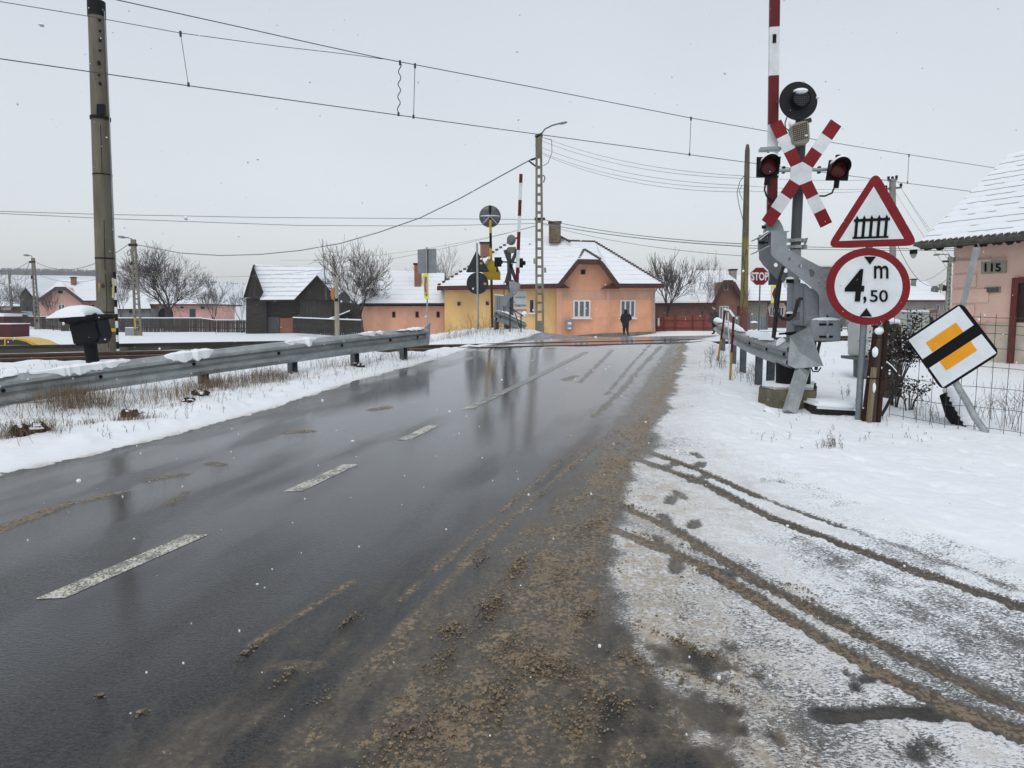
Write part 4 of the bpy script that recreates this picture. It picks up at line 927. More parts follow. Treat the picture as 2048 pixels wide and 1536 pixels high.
mb = MB(); mb.prism(T.P((249.5, 656), (269, 656), (268, 654.6), (250.5, 654.6), dy=-.02), (0, .54, 0)); mb.make('snow_cap', SNOW, T)
# ================================================================ LEFT: catenary mast and overhead line
T = Th('catenary_mast', 'tall round concrete catenary mast with black cap and bands, behind the track on the left', 'mast', at(217, 700, 15.2) + Vector((0, 0, -.25)))
mm = 15.2 / F
mb = MB(); n = 9
mb.tube([T.p(217.5 + (193 - 217.5) * i / n, 712 + (14 - 712) * i / n) for i in range(n + 1)], [(19 + (15 - 19) * i / n) * mm for i in range(n + 1)], 28)
shaft = mb.make('shaft', M('mast_concrete', (.150, .135, .100), .85, .30, 2.2, .25, 0, (.085, .075, .055), (3, 3, .35)), T, True)
mb = MB(); mb.tube(T.P((193.5, 34), (192.5, 3)), 15.8 * mm, 24); mb.tube([T.p(192.5, 3), T.p(192.4, -2)], [13 * mm, 6 * mm], 24); mb.make('cap', BLACK, T, True)
def ringband(y, h, r, nm='band'):
    x = 217.5 + (193 - 217.5) * (712 - y) / 698; mb = MB(); mb.tube(T.P((x + .1, y + h), (x, y)), r * mm, 28); mb.make(nm, BLACK, T, True)
ringband(234, 6.5, 18.3, 'collar'); ringband(349, 2.2, 17.6); ringband(516, 2.6, 18.6); ringband(623.5, 1.8, 19.1)
mb = MB(); mb.prism(T.P((193, 228), (208, 228), (208, 208), (193, 208), dy=-.20), (0, .06, 0)); mb.make('clamp_plate', BLACK, T)
for y, hh_ in ((40, 6), (62, 4), (80, 7), (101, 4), (126, 8), (150, 3), (167, 6)):
    mb = MB(); xx_ = 198 + (y % 3); mb.ball(T.p(xx_, y, -.165), (.03, .03, hh_ * .006), 8, 6, jit=.3); mb.make('bolt_hole', BLACK, T)
mb = MB(); mb.tube([T.p(a, b, -.05) for a, b in ((209, 22), (214, 140), (219, 236), (226, 440), (233, 548))], .012, 6); mb.make('earth_cable', GREYM, T)
mb = MB()
for k, y in enumerate(range(544, 700, 14)):
    xx = 228.5 + (y - 544) * .047; y1 = min(y + 14, 702); mb.tube(T.P((xx, y), (xx + .7, y1 - .4), dy=-.12), .028, 10, k % 2)
mb.make('striped_conduit', [BLACK, WHITE], T)
mb = MB(); mb.prism(T.P((197, 583), (200, 583), (199.5, 566), (196.5, 566), dy=-.19), (0, .02, 0)); mb.make('plate', YELLDIRTY, T)
mb = MB(); mb.prism(T.P((198, 609), (204, 609), (203.5, 593), (197.5, 593), dy=-.185), (0, .02, 0)); mb.make('plate', M('pale_yellow_plate', (.46, .42, .24), .7), T)
mb = MB(); mb.prism(T.P((217, 664), (231, 663), (231, 656), (217, 657), dy=-.215), (0, .02, 0)); mb.make('plate', YELL, T)
mb = MB(); mb.prism(T.P((224, 596), (228, 596), (227.5, 556), (223.5, 556), dy=-.19), (0, .02, 0)); mb.make('plate', MATS['pale_yellow_plate'], T)
text('6', T, (203, 565, 209, 576), -.21, SBLACK, T, 'number'); text('5', T, (219, 563, 225, 574), -.212, SBLACK, T, 'number')
mb = MB(); mb.tube([T.p(a, b, -.198) for a, b in ((208, 440), (209.5, 510), (210, 540))], .008, 4); mb.tube([T.p(a, b, -.198) for a, b in ((211, 548), (214, 600), (213, 640), (217, 696))], .007, 4); mb.tube([T.p(a, b, -.196) for a, b in ((201, 250), (203, 300), (204, 348))], .008, 4); mb.make('crack', BLACK, T)
WIRE = M('overhead_wire', (.045, .05, .06), .5, .1, 5, 0)
WIREL = M('thin_service_wire', (.16, .18, .19), .6, .1, 5, 0)
def plane_pts(px, q=QT): return [onq(a, b, q) for a, b in px]
def wire(name, label, cat, pts, r, mat=WIRE, group=None, drops=()):
    def inside(p): d = p - EYE; return abs(d.x) < .74 * d.y and d.z < .45 * d.y
    if not inside(pts[0]): pts = [pts[0] + (pts[0] - pts[1]).normalized() * 40] + list(pts)      # lines run on beyond the frame
    if not inside(pts[-1]): pts = list(pts) + [pts[-1] + (pts[-1] - pts[-2]).normalized() * 40]
    T = Th(name, label, cat, pts[0], 0, group); L = [p - T.loc for p in pts]
    mb = MB(); mb.tube(L, r, 5); mb.make('strand', mat, T, True)
    return T
def smooth(px, n=24):
    px = sorted(px); x = [p[0] for p in px]; y = [p[1] for p in px]; xx = np.linspace(x[0], x[-1], n)
    if len(px) > 3: yy = np.polyval(np.polyfit(x, y, 3), xx)
    else: yy = np.polyval(np.polyfit(x, y, len(px) - 1), xx)
    return list(zip(xx, yy))
CT = smooth([(-300, 74), (0, 118), (210, 147), (377, 171), (797, 230), (1060, 268), (1500, 325), (1940, 382), (2300, 428)])
T = wire('contact_wire', 'lower wire of the railway overhead line, crossing the whole sky', 'overhead wire', plane_pts(CT), .0085, group='wires of the railway overhead line')
for (a, b_, r) in (((361, 66), (377, 171), .005), ((800, 124), (797, 230), .010), ((830, 130), (827, 235), .007), ((1382, 236), (1379, 310), .007), ((1818, 310), (1815, 366), .007)):
    p, q = onq(a[0], a[1], QT) - T.loc, onq(b_[0], b_[1], QT) - T.loc; mb = MB()
    pts = [p.lerp(q, i / 24) + Vector((.028 * math.sin(i * 1.1) * (1 if r > .009 and 0 < i < 24 else 0), 0, 0)) for i in range(25)]
    mb.tube(pts, r, 5); mb.tube([p + Vector((0, 0, .03)), p + Vector((0, 0, -.06))], .022, 6); mb.tube([q + Vector((0, 0, .05)), q + Vector((0, 0, -.02))], .022, 6); mb.make('dropper', WIRE, T)
wire('messenger_wire', 'thin sagging railway carrier wire passing behind the tall mast at the left', 'overhead wire', plane_pts([(-300, -44), (0, 3), (180, 33), (361, 66), (560, 93), (700, 109), (765, 118)]), .006, group='wires of the railway overhead line')
wire('messenger_wire', 'thick upper railway carrier wire running down to the right from the top edge', 'overhead wire', plane_pts([(-40, -62), (120, -24), (235, 0), (480, 54), (640, 90), (765, 117), (1080, 177), (1382, 236), (1700, 291), (1990, 336), (2300, 380)]), .0085, group='wires of the railway overhead line')
# ================================================================ low concrete wall beside the track
T = Th('trackside_wall', 'long low concrete trackside wall of panels with dark coping, behind the rails on the left', 'wall', NQ * 18.15 + TQ * (-4) + Vector((0, 0, .50)))
rot = math.atan2(TQ.y, TQ.x); T.R = Matrix.Rotation(rot, 3, 'Z'); T.o.rotation_euler = (0, 0, rot)
mb = MB(); mb.box((-18, 0, .12), (56, .14, .56)); mb.make('panel', M('trough_concrete', (.165, .150, .110), .85, .35, 1.6, .3, 0, (.07, .06, .045), (.3, 1, 1)), T)
mb = MB(); mb.box((-18, -.02, .43), (56.2, .26, .06)); mb.make('coping', M('tarred_coping', (.035, .033, .032), .8, .4, 5, .2), T)
mb = MB()
for k in range(18): mb.box((-45 + k * 3.05, -.10, .11), (.22, .12, .56))
mb.make('post', MATS['trough_concrete'], T)
# ================================================================ black trackside box with snow hood
g = at(182, 735, 10.0); T = Th('dwarf_signal', 'black boxy trackside signal on a post, tilted, with a thick snow hood', 'signal', on(g.x, g.y, -.1)); T.loc = Vector((g.x, 10.0, T.loc.z)); T.o.location = T.loc
mb = MB(); mb.tube([T.p(189, 745), T.p(180, 688)], .085, 12); mb.make('post', BLACK, T, True)
mb = MB(); mb.prism(T.P((146, 692), (134, 640), (190, 634), (200, 672), (192, 688), dy=-.16), (0, .34, 0)); mb.make('housing', BLACK, T, bevel=.025)
mb = MB(); mb.prism(T.P((112, 641), (118, 637), (190, 628), (192, 637), (134, 648), dy=-.24), (0, .5, 0)); mb.make('hood', BLACK, T, bevel=.02)
mb = MB(); a, c = T.p(114, 638, 0), T.p(190, 634, 0); vs = []; fs = []; N_ = 14
for i in range(N_ + 1):
    f = i / N_; x = a.x + (c.x - a.x) * f; zb = a.z + (c.z - a.z) * f + .01; hh = [.02, .05, .09, .115, .135, .15, .158, .163, .165, .165, .163, .158, .15, .13, .05][i]
    for j in range(9):
        t = math.pi * j / 8; vs.append((x, -.25 * math.cos(t), zb + hh * math.sin(t) ** .6 if 0 < j < 8 else zb))
for i in range(N_):
    for j in range(8): fs.append((i * 9 + j, (i + 1) * 9 + j, (i + 1) * 9 + j + 1, i * 9 + j + 1))
fs.append(tuple(range(9))); fs.append(tuple(N_ * 9 + j for j in range(8, -1, -1))); mb.add(vs, fs); mb.make('snow_cap', SNOW, T, True)
mb = MB(); mb.tube(T.P((188, 628), (192, 634), (190, 644), dy=-.1), .035, 8); mb.tube(T.P((196, 660), (202, 672), (198, 676), dy=-.1), .03, 8); mb.make('bracket', BLACK, T)
# ================================================================ lattice concrete poles
def lamp(T, pts, head, parent_name='lamp_arm', r=.035):
    mb = MB(); mb.tube(pts, r, 8); o = mb.make('lamp_arm', GREYD, T, True)
    a, b_ = head; mb = MB(); m_ = (a + b_) / 2; L = (b_ - a).length; d = (b_ - a).normalized()
    mb.tube([a, a.lerp(b_, .3), a.lerp(b_, .8), b_], [L * .05, L * .15, L * .13, L * .03], 10); h = mb.make('lamp_head', M('lamp_grey', (.20, .22, .24), .5), T, True); return h
def lattice_pole(label, top, bot, Y, wt, wb, z=None, solid=.12, slots=17, group='lattice concrete poles', mat=CONC):
    b_ = at(bot[0], bot[1], Y); T = Th('utility_pole', label, 'pole', (b_.x, Y, b_.z), 0, group); mb = MB(); k = Y / F
    def X(f, s): return T.p(bot[0] + (top[0] - bot[0]) * f + s * (wb + (wt - wb) * f) / 2, bot[1] + (top[1] - bot[1]) * f)
    th = .16; f1 = 1 - solid
    def leg(s, f0, f1_):
        w_ = (wb * .27 + (wt * .30 - wb * .27) * .5) * k; a, c = X(f0, s), X(f1_, s); o = Vector((-s * w_ / 2, 0, 0)); mb.beam(a + o, c + o, w_, th, 0, (0, 1, 0))
    leg(-1, -.04, f1); leg(1, -.04, f1)
    a, c = X(f1, 0), X(1, 0); mb.beam(a, c, wt * k, th, 0, (0, 1, 0)); f0 = .075
    a, c = X(-.04, 0), X(f0, 0); mb.beam(a, c, wb * .6 * k, th * .9, 0, (0, 1, 0))
    for i in range(1, slots):
        f = f0 + (f1 - f0) * i / slots; p, q = X(f, -.6), X(f, .6); mb.beam(p, q, .12, th * .92, 0, (0, 1, 0))
    mb.make('shaft', mat, T); return T
T = lattice_pole('tall concrete lattice lamp pole in front of the ochre wall beside the crossing', (1077.5, 268), (1079.5, 672), 36, 13, 18, slots=18)
lamp(T, T.P((1083, 285), (1084, 266), (1090, 258), (1104, 251), (1122, 246)), (T.p(1118, 248), T.p(1135, 244)), r=.035)
mb = MB(); mb.tube(T.P((1071, 292), (1077, 285), (1079, 300)), .04, 6); mb.tube(T.P((1071, 275), (1084, 269)), .10, 8); mb.tube(T.P((1062, 320), (1078, 314)), .05, 6); mb.tube(T.P((1058, 322), (1072, 333)), .04, 6); mb.tube(T.P((1069, 438), (1090, 438)), .07, 6); mb.make('bracket', BLACK, T)
mb = MB(); mb.tube(T.P((1090, 277), (1103, 279), (1104, 305), (1096, 326), (1086, 332)), .016, 5); mb.tube(T.P((1086, 350), (1090, 355), (1087, 365)), .03, 5); mb.make('cable_loop', WIRE, T)
mb = MB(); mb.prism(T.P((1088, 545), (1093, 545), (1092, 535), (1088, 535), dy=-.1), (0, .15, 0)); mb.prism(T.P((1067, 527), (1072, 527), (1072, 517), (1067, 517), dy=-.1), (0, .15, 0)); mb.make('junction_box', CONC_G, T)
T = lattice_pole('concrete lattice lamp pole with grey cabinet at its foot, above the plank fence', (266.5, 479), (277, 676), 56, 9.5, 15, slots=15)
lamp(T, T.P((266, 484), (264, 478), (258, 476), (248, 474)), (T.p(252, 475.3), T.p(235, 473)))
mb = MB(); mb.tube(T.P((258, 500), (254, 506), (256, 512), (262, 508), (260, 497)), .03, 5); mb.make('cable_loop', WIRE, T); mb = MB(); mb.tube(T.P((258, 490), (274, 490)), .12, 8); mb.prism(T.P((261, 529), (265, 529), (265, 523), (261, 523), dy=-.1), (0, .1, 0)); mb.make('bracket', BLACK, T)
mb = MB(); mb.prism(T.P((269, 658), (272, 658), (271, 635), (268.5, 635), dy=-.12), (0, .03, 0)); mb.make('plate', YELL, T)
T = lattice_pole('concrete lattice lamp pole at the left end of the pink house', (66, 516), (75, 655), 80, 6.5, 11, slots=13)
lamp(T, T.P((66, 519), (63, 512), (58, 510.5)), (T.p(60, 511), T.p(46, 510)))
mb = MB(); mb.tube(T.P((59, 524), (70, 524)), .12, 8); mb.prism(T.P((61.5, 558), (65, 558), (65, 551), (61.5, 551), dy=-.1), (0, .1, 0)); mb.make('bracket', BLACK, T)
T = lattice_pole('smallest concrete lattice lamp pole at the far left', (18, 543), (23, 612), 108, 3.6, 5, slots=8)
lamp(T, T.P((18, 545), (17, 541.6), (8, 541.2)), (T.p(8, 541.3), T.p(-4, 541)))
T = lattice_pole('slender lattice lamp pole at the corner of the pink house 115', (1900, 513), (1894, 640), 44, 5.5, 9, slots=12, mat=CONC_G)
lamp(T, T.P((1900, 516), (1898, 509.5), (1882, 508.5)), (T.p(1882, 508.6), T.p(1866, 510)), r=.03)
mb = MB(); mb.tube(T.P((1885, 523), (1906, 522)), .06, 6); mb.prism(T.P((1888, 582), (1893, 582), (1893, 572), (1890, 570), dy=-.1), (0, .2, 0)); mb.make('bracket', BLACK, T)
# single poles
g = at(673, 690, 32); T = Th('wooden_pole', 'short pale wooden pole with an orange plate, in front of the board fence', 'pole', (g.x, 32, g.z - .4))
mb = MB(); mb.tube(T.P((674.5, 692), (674, 625), (672.5, 556)), [.115, .105, .085], 12); mb.make('shaft', M('pale_pole_wood', (.34, .31, .25), .85, .25, 5, .3, 0, (.22, .20, .16), (4, 4, .5)), T, True)
mb = MB(); mb.prism(T.P((668, 601), (663, 598), (661, 590), (662, 577), (669, 576), dy=-.1), (0, .03, 0)); mb.make('orange_plate', M('orange_plate', (.42, .18, .05), .6, .3, 20), T)
mb = MB(); mb.tube(T.P((671, 600), (677, 600)), .12, 10); mb.make('strap', BLACK, T)
T = Th('concrete_pole', 'tall brown pole with faded yellow patches behind the right guardrail', 'pole', at(1486, 690, 26))
mb = MB(); mb.tube([T.p(1486 + (1495 - 1486) * f, 700 + (289 - 700) * f) for f in (0, .2, .45, .7, .97, 1)], [.17, .14, .122, .106, .085, .05], 14)
b = NB('painted_pole_wood'); v = b.obj(); z = b.sep(v)[2]; n_ = b.noise(b.scale(v, (5, 5, .7)), 2.2, 5, .65)
cc = b.mix(b.ramp(n_, .3, .7), (.060, .05, .037), (.125, .108, .08)); zz = b.math('ADD', z, b.math('MULTIPLY', n_, .8))
cc = b.mix(b.math('MULTIPLY', b.math('MULTIPLY', b.ramp(zz, 1.7, 1.8), b.ramp(zz, 4.3, 4.2)), b.ramp(n_, .40, .52)), cc, (.20, .165, .05)); cc = b.mix(b.math('MULTIPLY', b.ramp(zz, 1.9, 1.7), b.ramp(n_, .38, .5)), cc, (.16, .05, .035))
MATS['painted_pole_wood'] = b.done(b.bsdf(cc, .85, b.bump(n_, .4, .02))); mb.make('shaft', MATS['painted_pole_wood'], T, True)
mb = MB(); mb.tube(T.P((1488, 352), (1480, 362), (1474, 385), (1478, 410), (1486, 440)), .012, 4); mb.tube(T.P((1484, 370), (1478, 382), (1485, 400)), .010, 4); mb.make('cable_loop', WIRE, T)
T = Th('utility_pole', 'concrete pole with cross-arms and insulators behind the warning triangle', 'pole', at(1786, 690, 34), 0, 'lattice concrete poles')
mb = MB(); mb.beam(T.p(1786, 700), T.p(1785, 358), .21, .2, 0, (0, 1, 0)); mb.make('shaft', CONC_G, T)
mb = MB(); mb.beam(T.p(1776, 361), T.p(1794, 359), .08, .08, 0, (0, 0, 1)); mb.beam(T.p(1770, 378), T.p(1803, 375), .08, .08, 0, (0, 0, 1))
mb.make('cross_arm', GREYD, T); mb = MB()
for x, y in ((1777, 356), (1793, 354), (1772, 374), (1802, 370), (1785, 356)): mb.tube([T.p(x, y + 3), T.p(x, y - 3)], .06, 8)
mb.make('insulator', BLACK, T)
# service wires: (label, [(px, py, depth)...], radius)
def sag(a, b_, s, n=14):
    return [Vector(a).lerp(Vector(b_), i / n) - Vector((0, 0, s * 4 * (i / n) * (1 - i / n))) for i in range(n + 1)]
GW = 'service wires between the poles'
W36 = lambda x, y: at(x, y, 36); W26 = lambda x, y: at(x, y, 26)
wire('service_wire', 'thick sagging cable from the lattice lamp pole by the crossing down to the left', 'wire', [at(a, b_, d) for a, b_, d in ((1064, 318, 36), (1000, 353, 37), (920, 397, 39.5), (840, 436, 42), (760, 464, 44.5), (680, 487, 47), (600, 501, 49.5), (520, 509, 51), (440, 511, 52.5), (360, 506, 54), (272, 489, 56))], .032, WIREL, GW)
wire('service_wire', 'upper of the two level wires crossing the left sky to the lattice lamp pole', 'wire', [at(a, b_, d) for a, b_, d in ((-60, 421, 30), (210, 429, 31), (530, 435, 33), (800, 437, 34.5), (1076, 439, 36))], .014, WIREL, GW)
wire('service_wire', 'lower of the two level wires crossing the left sky to the lattice lamp pole', 'wire', [at(a, b_, d) for a, b_, d in ((-60, 424, 30), (210, 437, 31), (400, 444, 32.4), (600, 451, 33.5), (850, 452, 34.7), (1076, 447, 36))], .014, WIREL, GW)
for lab, a, b_, s in (('topmost', (1084, 274), (1492, 352), .35), ('second', (1084, 282), (1492, 357), .38), ('third', (1085, 296), (1491, 371), .38), ('fourth', (1085, 306), (1491, 377), .40), ('lowest', (1086, 309), (1490, 384), .45)):
    wire('service_wire', f'{lab} of the five thin wires between the lattice lamp pole and the brown pole', 'wire', sag(W36(*a), W26(*b_), s), .0085, WIREL, GW)
for lab, a, b_, s, r in (('upper', (1086, 439), (1488, 488), .18, .016), ('middle', (1086, 447), (1488, 493), .15, .018), ('lower', (1086, 449), (1487, 512), .22, .010)):
    wire('service_wire', f'{lab} of the three cables low behind the corner house chimney, running to the brown pole', 'wire', sag(W36(*a), W26(*b_), s), r, WIREL, GW)
for lab, a, b_ in (('upper', (1496, 354), (1777, 358)), ('middle', (1496, 372), (1772, 376)), ('lower', (1496, 382), (1790, 379))):
    wire('service_wire', f'{lab} of the three thin wires between the brown pole and the pole behind the triangle', 'wire', sag(at(*a, 26), at(*b_, 34), .1), .007, WIREL, GW)
for lab, a, b_ in (('upper', (1490, 491), (2100, 497)), ('lower', (1490, 496), (2100, 500))):
    wire('service_wire', f'{lab} of the two level cables running behind the round height sign', 'wire', sag(at(*a, 26), at(*b_, 27), .05), .012, WIREL, GW)
for lab, a, b_ in (('left', (1787, 378), (1912, 560)), ('middle', (1793, 360), (1925, 560)), ('right', (1802, 376), (1940, 560))):
    wire('service_wire', f'{lab} of the three slanting wires from the pole behind the triangle to house 115', 'wire', sag(at(*a, 34), at(*b_, 20), .1), .006, WIREL, GW)
wire('service_wire', 'cable between the lamp pole with the cabinet and the lamp pole by the pink house', 'wire', sag(at(258, 488, 56), at(73, 525, 80), 1.3), .03, WIREL, GW)
wire('service_wire', 'cable from the lamp pole by the pink house to the smallest pole', 'wire', sag(at(59, 525, 80), at(21, 549, 108), 1.3), .03, WIREL, GW)
wire('service_wire', 'cable from the lamp pole by the pink house to the left edge', 'wire', sag(at(59, 523, 80), at(-60, 562, 108), .6), .03, WIREL, GW)
wire('service_wire', 'drooping house cable below the lamp pole with the cabinet', 'wire', sag(at(262, 535, 56), at(74, 548, 80), 1.0), .02, WIREL, GW)
wire('service_wire', 'thin wire from the small dark lean-to over the barn roof to the corner house', 'wire', sag(at(272, 545, 56), at(1076, 450, 36), 1.2), .010, WIREL, GW)
wire('service_wire', 'thin wire over the salmon wing to the crossing lamp pole', 'wire', sag(at(560, 520, 52), at(1074, 452, 36), .5), .008, WIREL, GW)
wire('service_wire', 'sagging cable in front of the long grey house', 'wire', sag(at(1795, 490, 34), at(1896, 556, 44), 1.1), .014, WIREL, GW)
wire('service_wire', 'cable rising from the grey house chimney to the slender lamp pole', 'wire', sag(at(1832, 562, 62), at(1897, 532, 44), .3), .014, WIREL, GW)
# ================================================================ W-beam guardrails
WP = [(0.0, .155), (.03, .140), (.082, .095), (.082, .060), (.005, .022), (.005, -.022), (.082, -.060), (.082, -.095), (.03, -.140), (0.0, -.155)]
WPF = WP + [(a - .006, b) for a, b in WP[::-1]]
def guardrail(label, path, posts, group, flare=None, snow=(), postw=.10, side=1):
    T = Th('guardrail', label, 'guardrail', (path[0].x, path[0].y, path[0].z - .6), 0, group); L = [p - T.loc for p in path]
    mb = MB(); prof = [(a * side, b) for a, b in WPF]; mb.sweep(L, prof); beam = mb.make('beam', GALV, T, True)
    def along(t): i = min(len(L) - 2, int(t)); return L[i].lerp(L[i + 1], t - i)
    for (t, zb) in posts:
        p = along(t); d = (L[min(int(t) + 1, len(L) - 1)] - L[int(t)]).normalized(); mb = MB()
        r = Vector((d.y, -d.x, 0)) * side; c = p - r * .06; gz = surf(p.x + T.loc.x, p.y + T.loc.y) - T.loc.z - .25 + zb
        for o in (-.05, .05): mb.beam(c + d * o + Vector((0, 0, gz - c.z)), c + d * o + Vector((0, 0, .10)), .008, .09, 0, r)
        mb.beam(c - r * .04 + Vector((0, 0, gz - c.z)), c - r * .04 + Vector((0, 0, .10)), .10, .008, 0, r); mb.make('post', GALVD, T)
    for t in np.arange(.7, len(L) - 1, 3.7 if len(L) > 20 else 2.6):
        p = along(t); d = (L[int(t) + 1] - L[int(t)]).normalized(); r = Vector((d.y, -d.x, 0)) * side
        mb = MB(); mb.tube([p + r * .002, p + r * .022], .02, 8); mb.make('bolt', BLACK, T)
    for (t0, t1, h, g_) in snow:
        n = max(6, int((t1 - t0) * 10)); pts = [along(t0 + (t1 - t0) * i / n) + Vector((0, 0, .150)) for i in range(n + 1)]
        sc = [max(.10, (max(0., math.sin(math.pi * i / n)) ** .6) * (.85 + .9 * float(fbm(t0 * 3 + i * .21, 7.7, 3)))) for i in range(n + 1)]; mb = MB()
        mb.sweep([p + Vector(((L[1] - L[0]).normalized().y * side * .03, -(L[1] - L[0]).normalized().x * side * .03, 0)) for p in pts], [(-.05 * side, 0), (-.045 * side, h * .6), (0, h), (.05 * side, h * .75), (.075 * side, .01), (.085 * side, -.05 * g_), (.06 * side, -.055 * g_), (0.0, -.02)], scales=sc); mb.make('snow', SNOW, T, True)
    return T
lp_ = [(-330, 858, 6.1), (-160, 818, 6.7), (0, 782, 7.35), (210, 752, 8.15), (410, 725, 9.05), (590, 702.5, 10.05), (715, 687, 11.1), (812, 677, 12.15), (850, 672.5, 12.6)]
path = [at(a, b_, Yy) for a, b_, Yy in lp_]
fin = []
for a, b_ in zip(path[:-1], path[1:]):
    for k in range(4): fin.append(a.lerp(b_, k / 4))
fin.append(path[-1])
T = guardrail('long galvanised guardrail with blobs of snow along the left side of the road', fin, [(4.6, 0), (11, 0), (16.0, 0), (20.0, 0), (24.0, 0), (28.0, 0)], 'guardrails of the crossing', snow=[(5.6, 8.6, .022, .2), (9.0, 12.9, .034, 1.5), (14.2, 16.3, .040, 2.0), (19.4, 21.2, .036, 1.6), (23.9, 26.0, .036, 1.2), (27.0, 31.5, .03, .4)])
mb = MB(); e0 = fin[-1] - T.loc; d = (fin[-1] - fin[-2]).normalized(); mb.prism([e0 + Vector((0, 0, -.165)), e0 + d * .10 + Vector((0, 0, -.14)), e0 + d * .14 + Vector((0, 0, .23)), e0 + Vector((0, 0, .165))], Vector((d.y, -d.x, 0)) * .02); mb.make('end_plate', GALV, T)
rp = [(1585, 712, 8.75), (1560, 706, 9.15), (1530, 697, 9.9), (1502, 687, 10.9), (1476, 675, 12.1), (1455, 664, 13.6), (1441, 656, 15.2), (1434, 651, 16.6)]
path = [at(a, b_, Yy) for a, b_, Yy in rp][::-1]; fin = []
for a, b_ in zip(path[:-1], path[1:]):
    for k in range(3): fin.append(a.lerp(b_, k / 3))
fin.append(path[-1])
T = guardrail('bent galvanised guardrail with a flared end in front of the barrier machine on the right', fin, [(3, 0), (7, 0), (9.5, 0), (13, 0), (15.4, 0), (18.5, 0)], 'guardrails of the crossing', snow=[(0.0, 5.2, .055, .3), (5.4, 11, .07, .3), (11.3, 17.2, .08, .4), (18.2, 19.4, .07, 1.)], side=1)
mb = MB(); fp = [T.p(1600, 655) if False else at(x, y, Yy) - T.loc for x, y, Yy in ((1580, 672, 8.76), (1617, 654, 8.45), (1630, 690, 8.42), (1646, 732, 8.38), (1618, 735, 8.5), (1590, 737, 8.62), (1575, 730, 8.74))]
ctr = sum(fp, Vector()) / 7 + Vector((.0, .10, 0)); vs = fp + [ctr]; mb.add(vs, [(i, (i + 1) % 7, 7) for i in range(7)]); bk = [p + Vector((.012, .014, 0)) for p in vs]; mb.add(bk, [((i + 1) % 7, i, 7) for i in range(7)])
mb.add(fp + [p + Vector((.012, .014, 0)) for p in fp], [(i, (i + 1) % 7, (i + 1) % 7 + 7, i + 7) for i in range(7)]); mb.make('end_plate', GALV, T)
mb = MB(); p0_, p1_ = at(1583, 824, 8.35) - T.loc, at(1609, 738, 8.6) - T.loc; mb.beam(p0_, p1_, .13, .012, 0, (0, 1, 0)); mb.beam(p0_ + Vector((.065, .05, 0)), p1_ + Vector((.065, .05, 0)), .012, .10, 0, (0, 1, 0)); mb.beam(p0_ + Vector((-.065, .05, 0)), p1_ + Vector((-.065, .05, 0)), .012, .10, 0, (0, 1, 0)); mb.make('post', GALV, T)
# ================================================================ CROSSING SIGNAL (right, near)
def signal_parts(): pass
YS = 9.1; b0 = at(1585, 815, YS); T = Th('crossing_signal', 'near level crossing signal with red and white cross, two lamps and black disc', 'signal', (b0.x, YS, b0.z), face_cam(b0) * .35)
pl = [at(x, 842, yy) for x, yy in ()]
mb = MB(); tp = [T.p(1518, 767, -.12), T.p(1545, 789, -.45), T.p(1632, 781, -.45), T.p(1634, 772, .30), T.p(1560, 764, .4), T.p(1521, 762, .25)]
zt = T.p(1560, 774, -.1).z
tp = [Vector((p.x, p.y, zt)) for p in tp]; bt = [Vector(((p.x - .15) * 1.04 + .15, p.y * 1.05, T.p(1560, 850).z - .35)) for p in tp]
n = len(tp); mb.add(tp + bt, [tuple(range(n)), tuple(range(2 * n - 1, n - 1, -1))] + [(i, i + n, (i + 1) % n + n, (i + 1) % n) for i in range(n)]); mb.make('plinth', M('stained_concrete', (.16, .145, .10), .9, .4, 3, .35, 0, (.07, .062, .045)), T, bevel=.015)
mb = MB(); sc_ = [Vector(((p.x) * .97, p.y * .97, zt + .0)) for p in tp]; mb.prism(sc_, (0, 0, .045)); mb.make('plinth_snow', SNOW, T, True, bevel=.03)
mb = MB(); mb.tube(T.P((1586, 776), (1586, 720)), .21, 24); mb.tube(T.P((1586, 782), (1586, 774)), .25, 24); mb.make('base_drum', BLACK, T, True)
mb = MB(); mb.tube(T.P((1583, 778), (1589, 500)), .078, 20); lowm = mb.make('mast_sleeve', GREYM, T, True)
mb = MB(); mb.tube(T.P((1588, 560), (1602, 262)), .062, 20); mb.make('mast', M('mast_dark_grey', (.075, .085, .09), .55, .15, 4), T, True)
for y in (481, 494): 
    mb = MB(); mb.tube(T.P((1592, y + 3), (1592, y - 3)), .082, 20); mb.beam(T.p(1574, y), T.p(1614, y, -.02), .03, .05, 0, (0, 0, 1)); mb.make('clamp', GALV, T)
mb = MB(); mb.beam(T.p(1614, 476, -.04), T.p(1606, 499, -.04), .015, .05); mb.make('clamp_brace', GREYM, T)
for y in (562, 631):
    mb = MB(); mb.box(T.p(1580, y, -.11), (.085, .05, .05)); mb.make('bracket', BLACK, T); mb = MB(); mb.ball(T.p(1580, y - 3.5, -.11), (.055, .035, .03), 10, 4, top=True); mb.make('bracket_snow', SNOW, T, True)
mb = MB(); mb.box(T.p(1585, 667, -.06), (.16, .10, .035)); mb.tube(T.P((1558, 668), (1600, 664), dy=-.08), .012, 6); mb.make('lock_bar', BLACK, T)
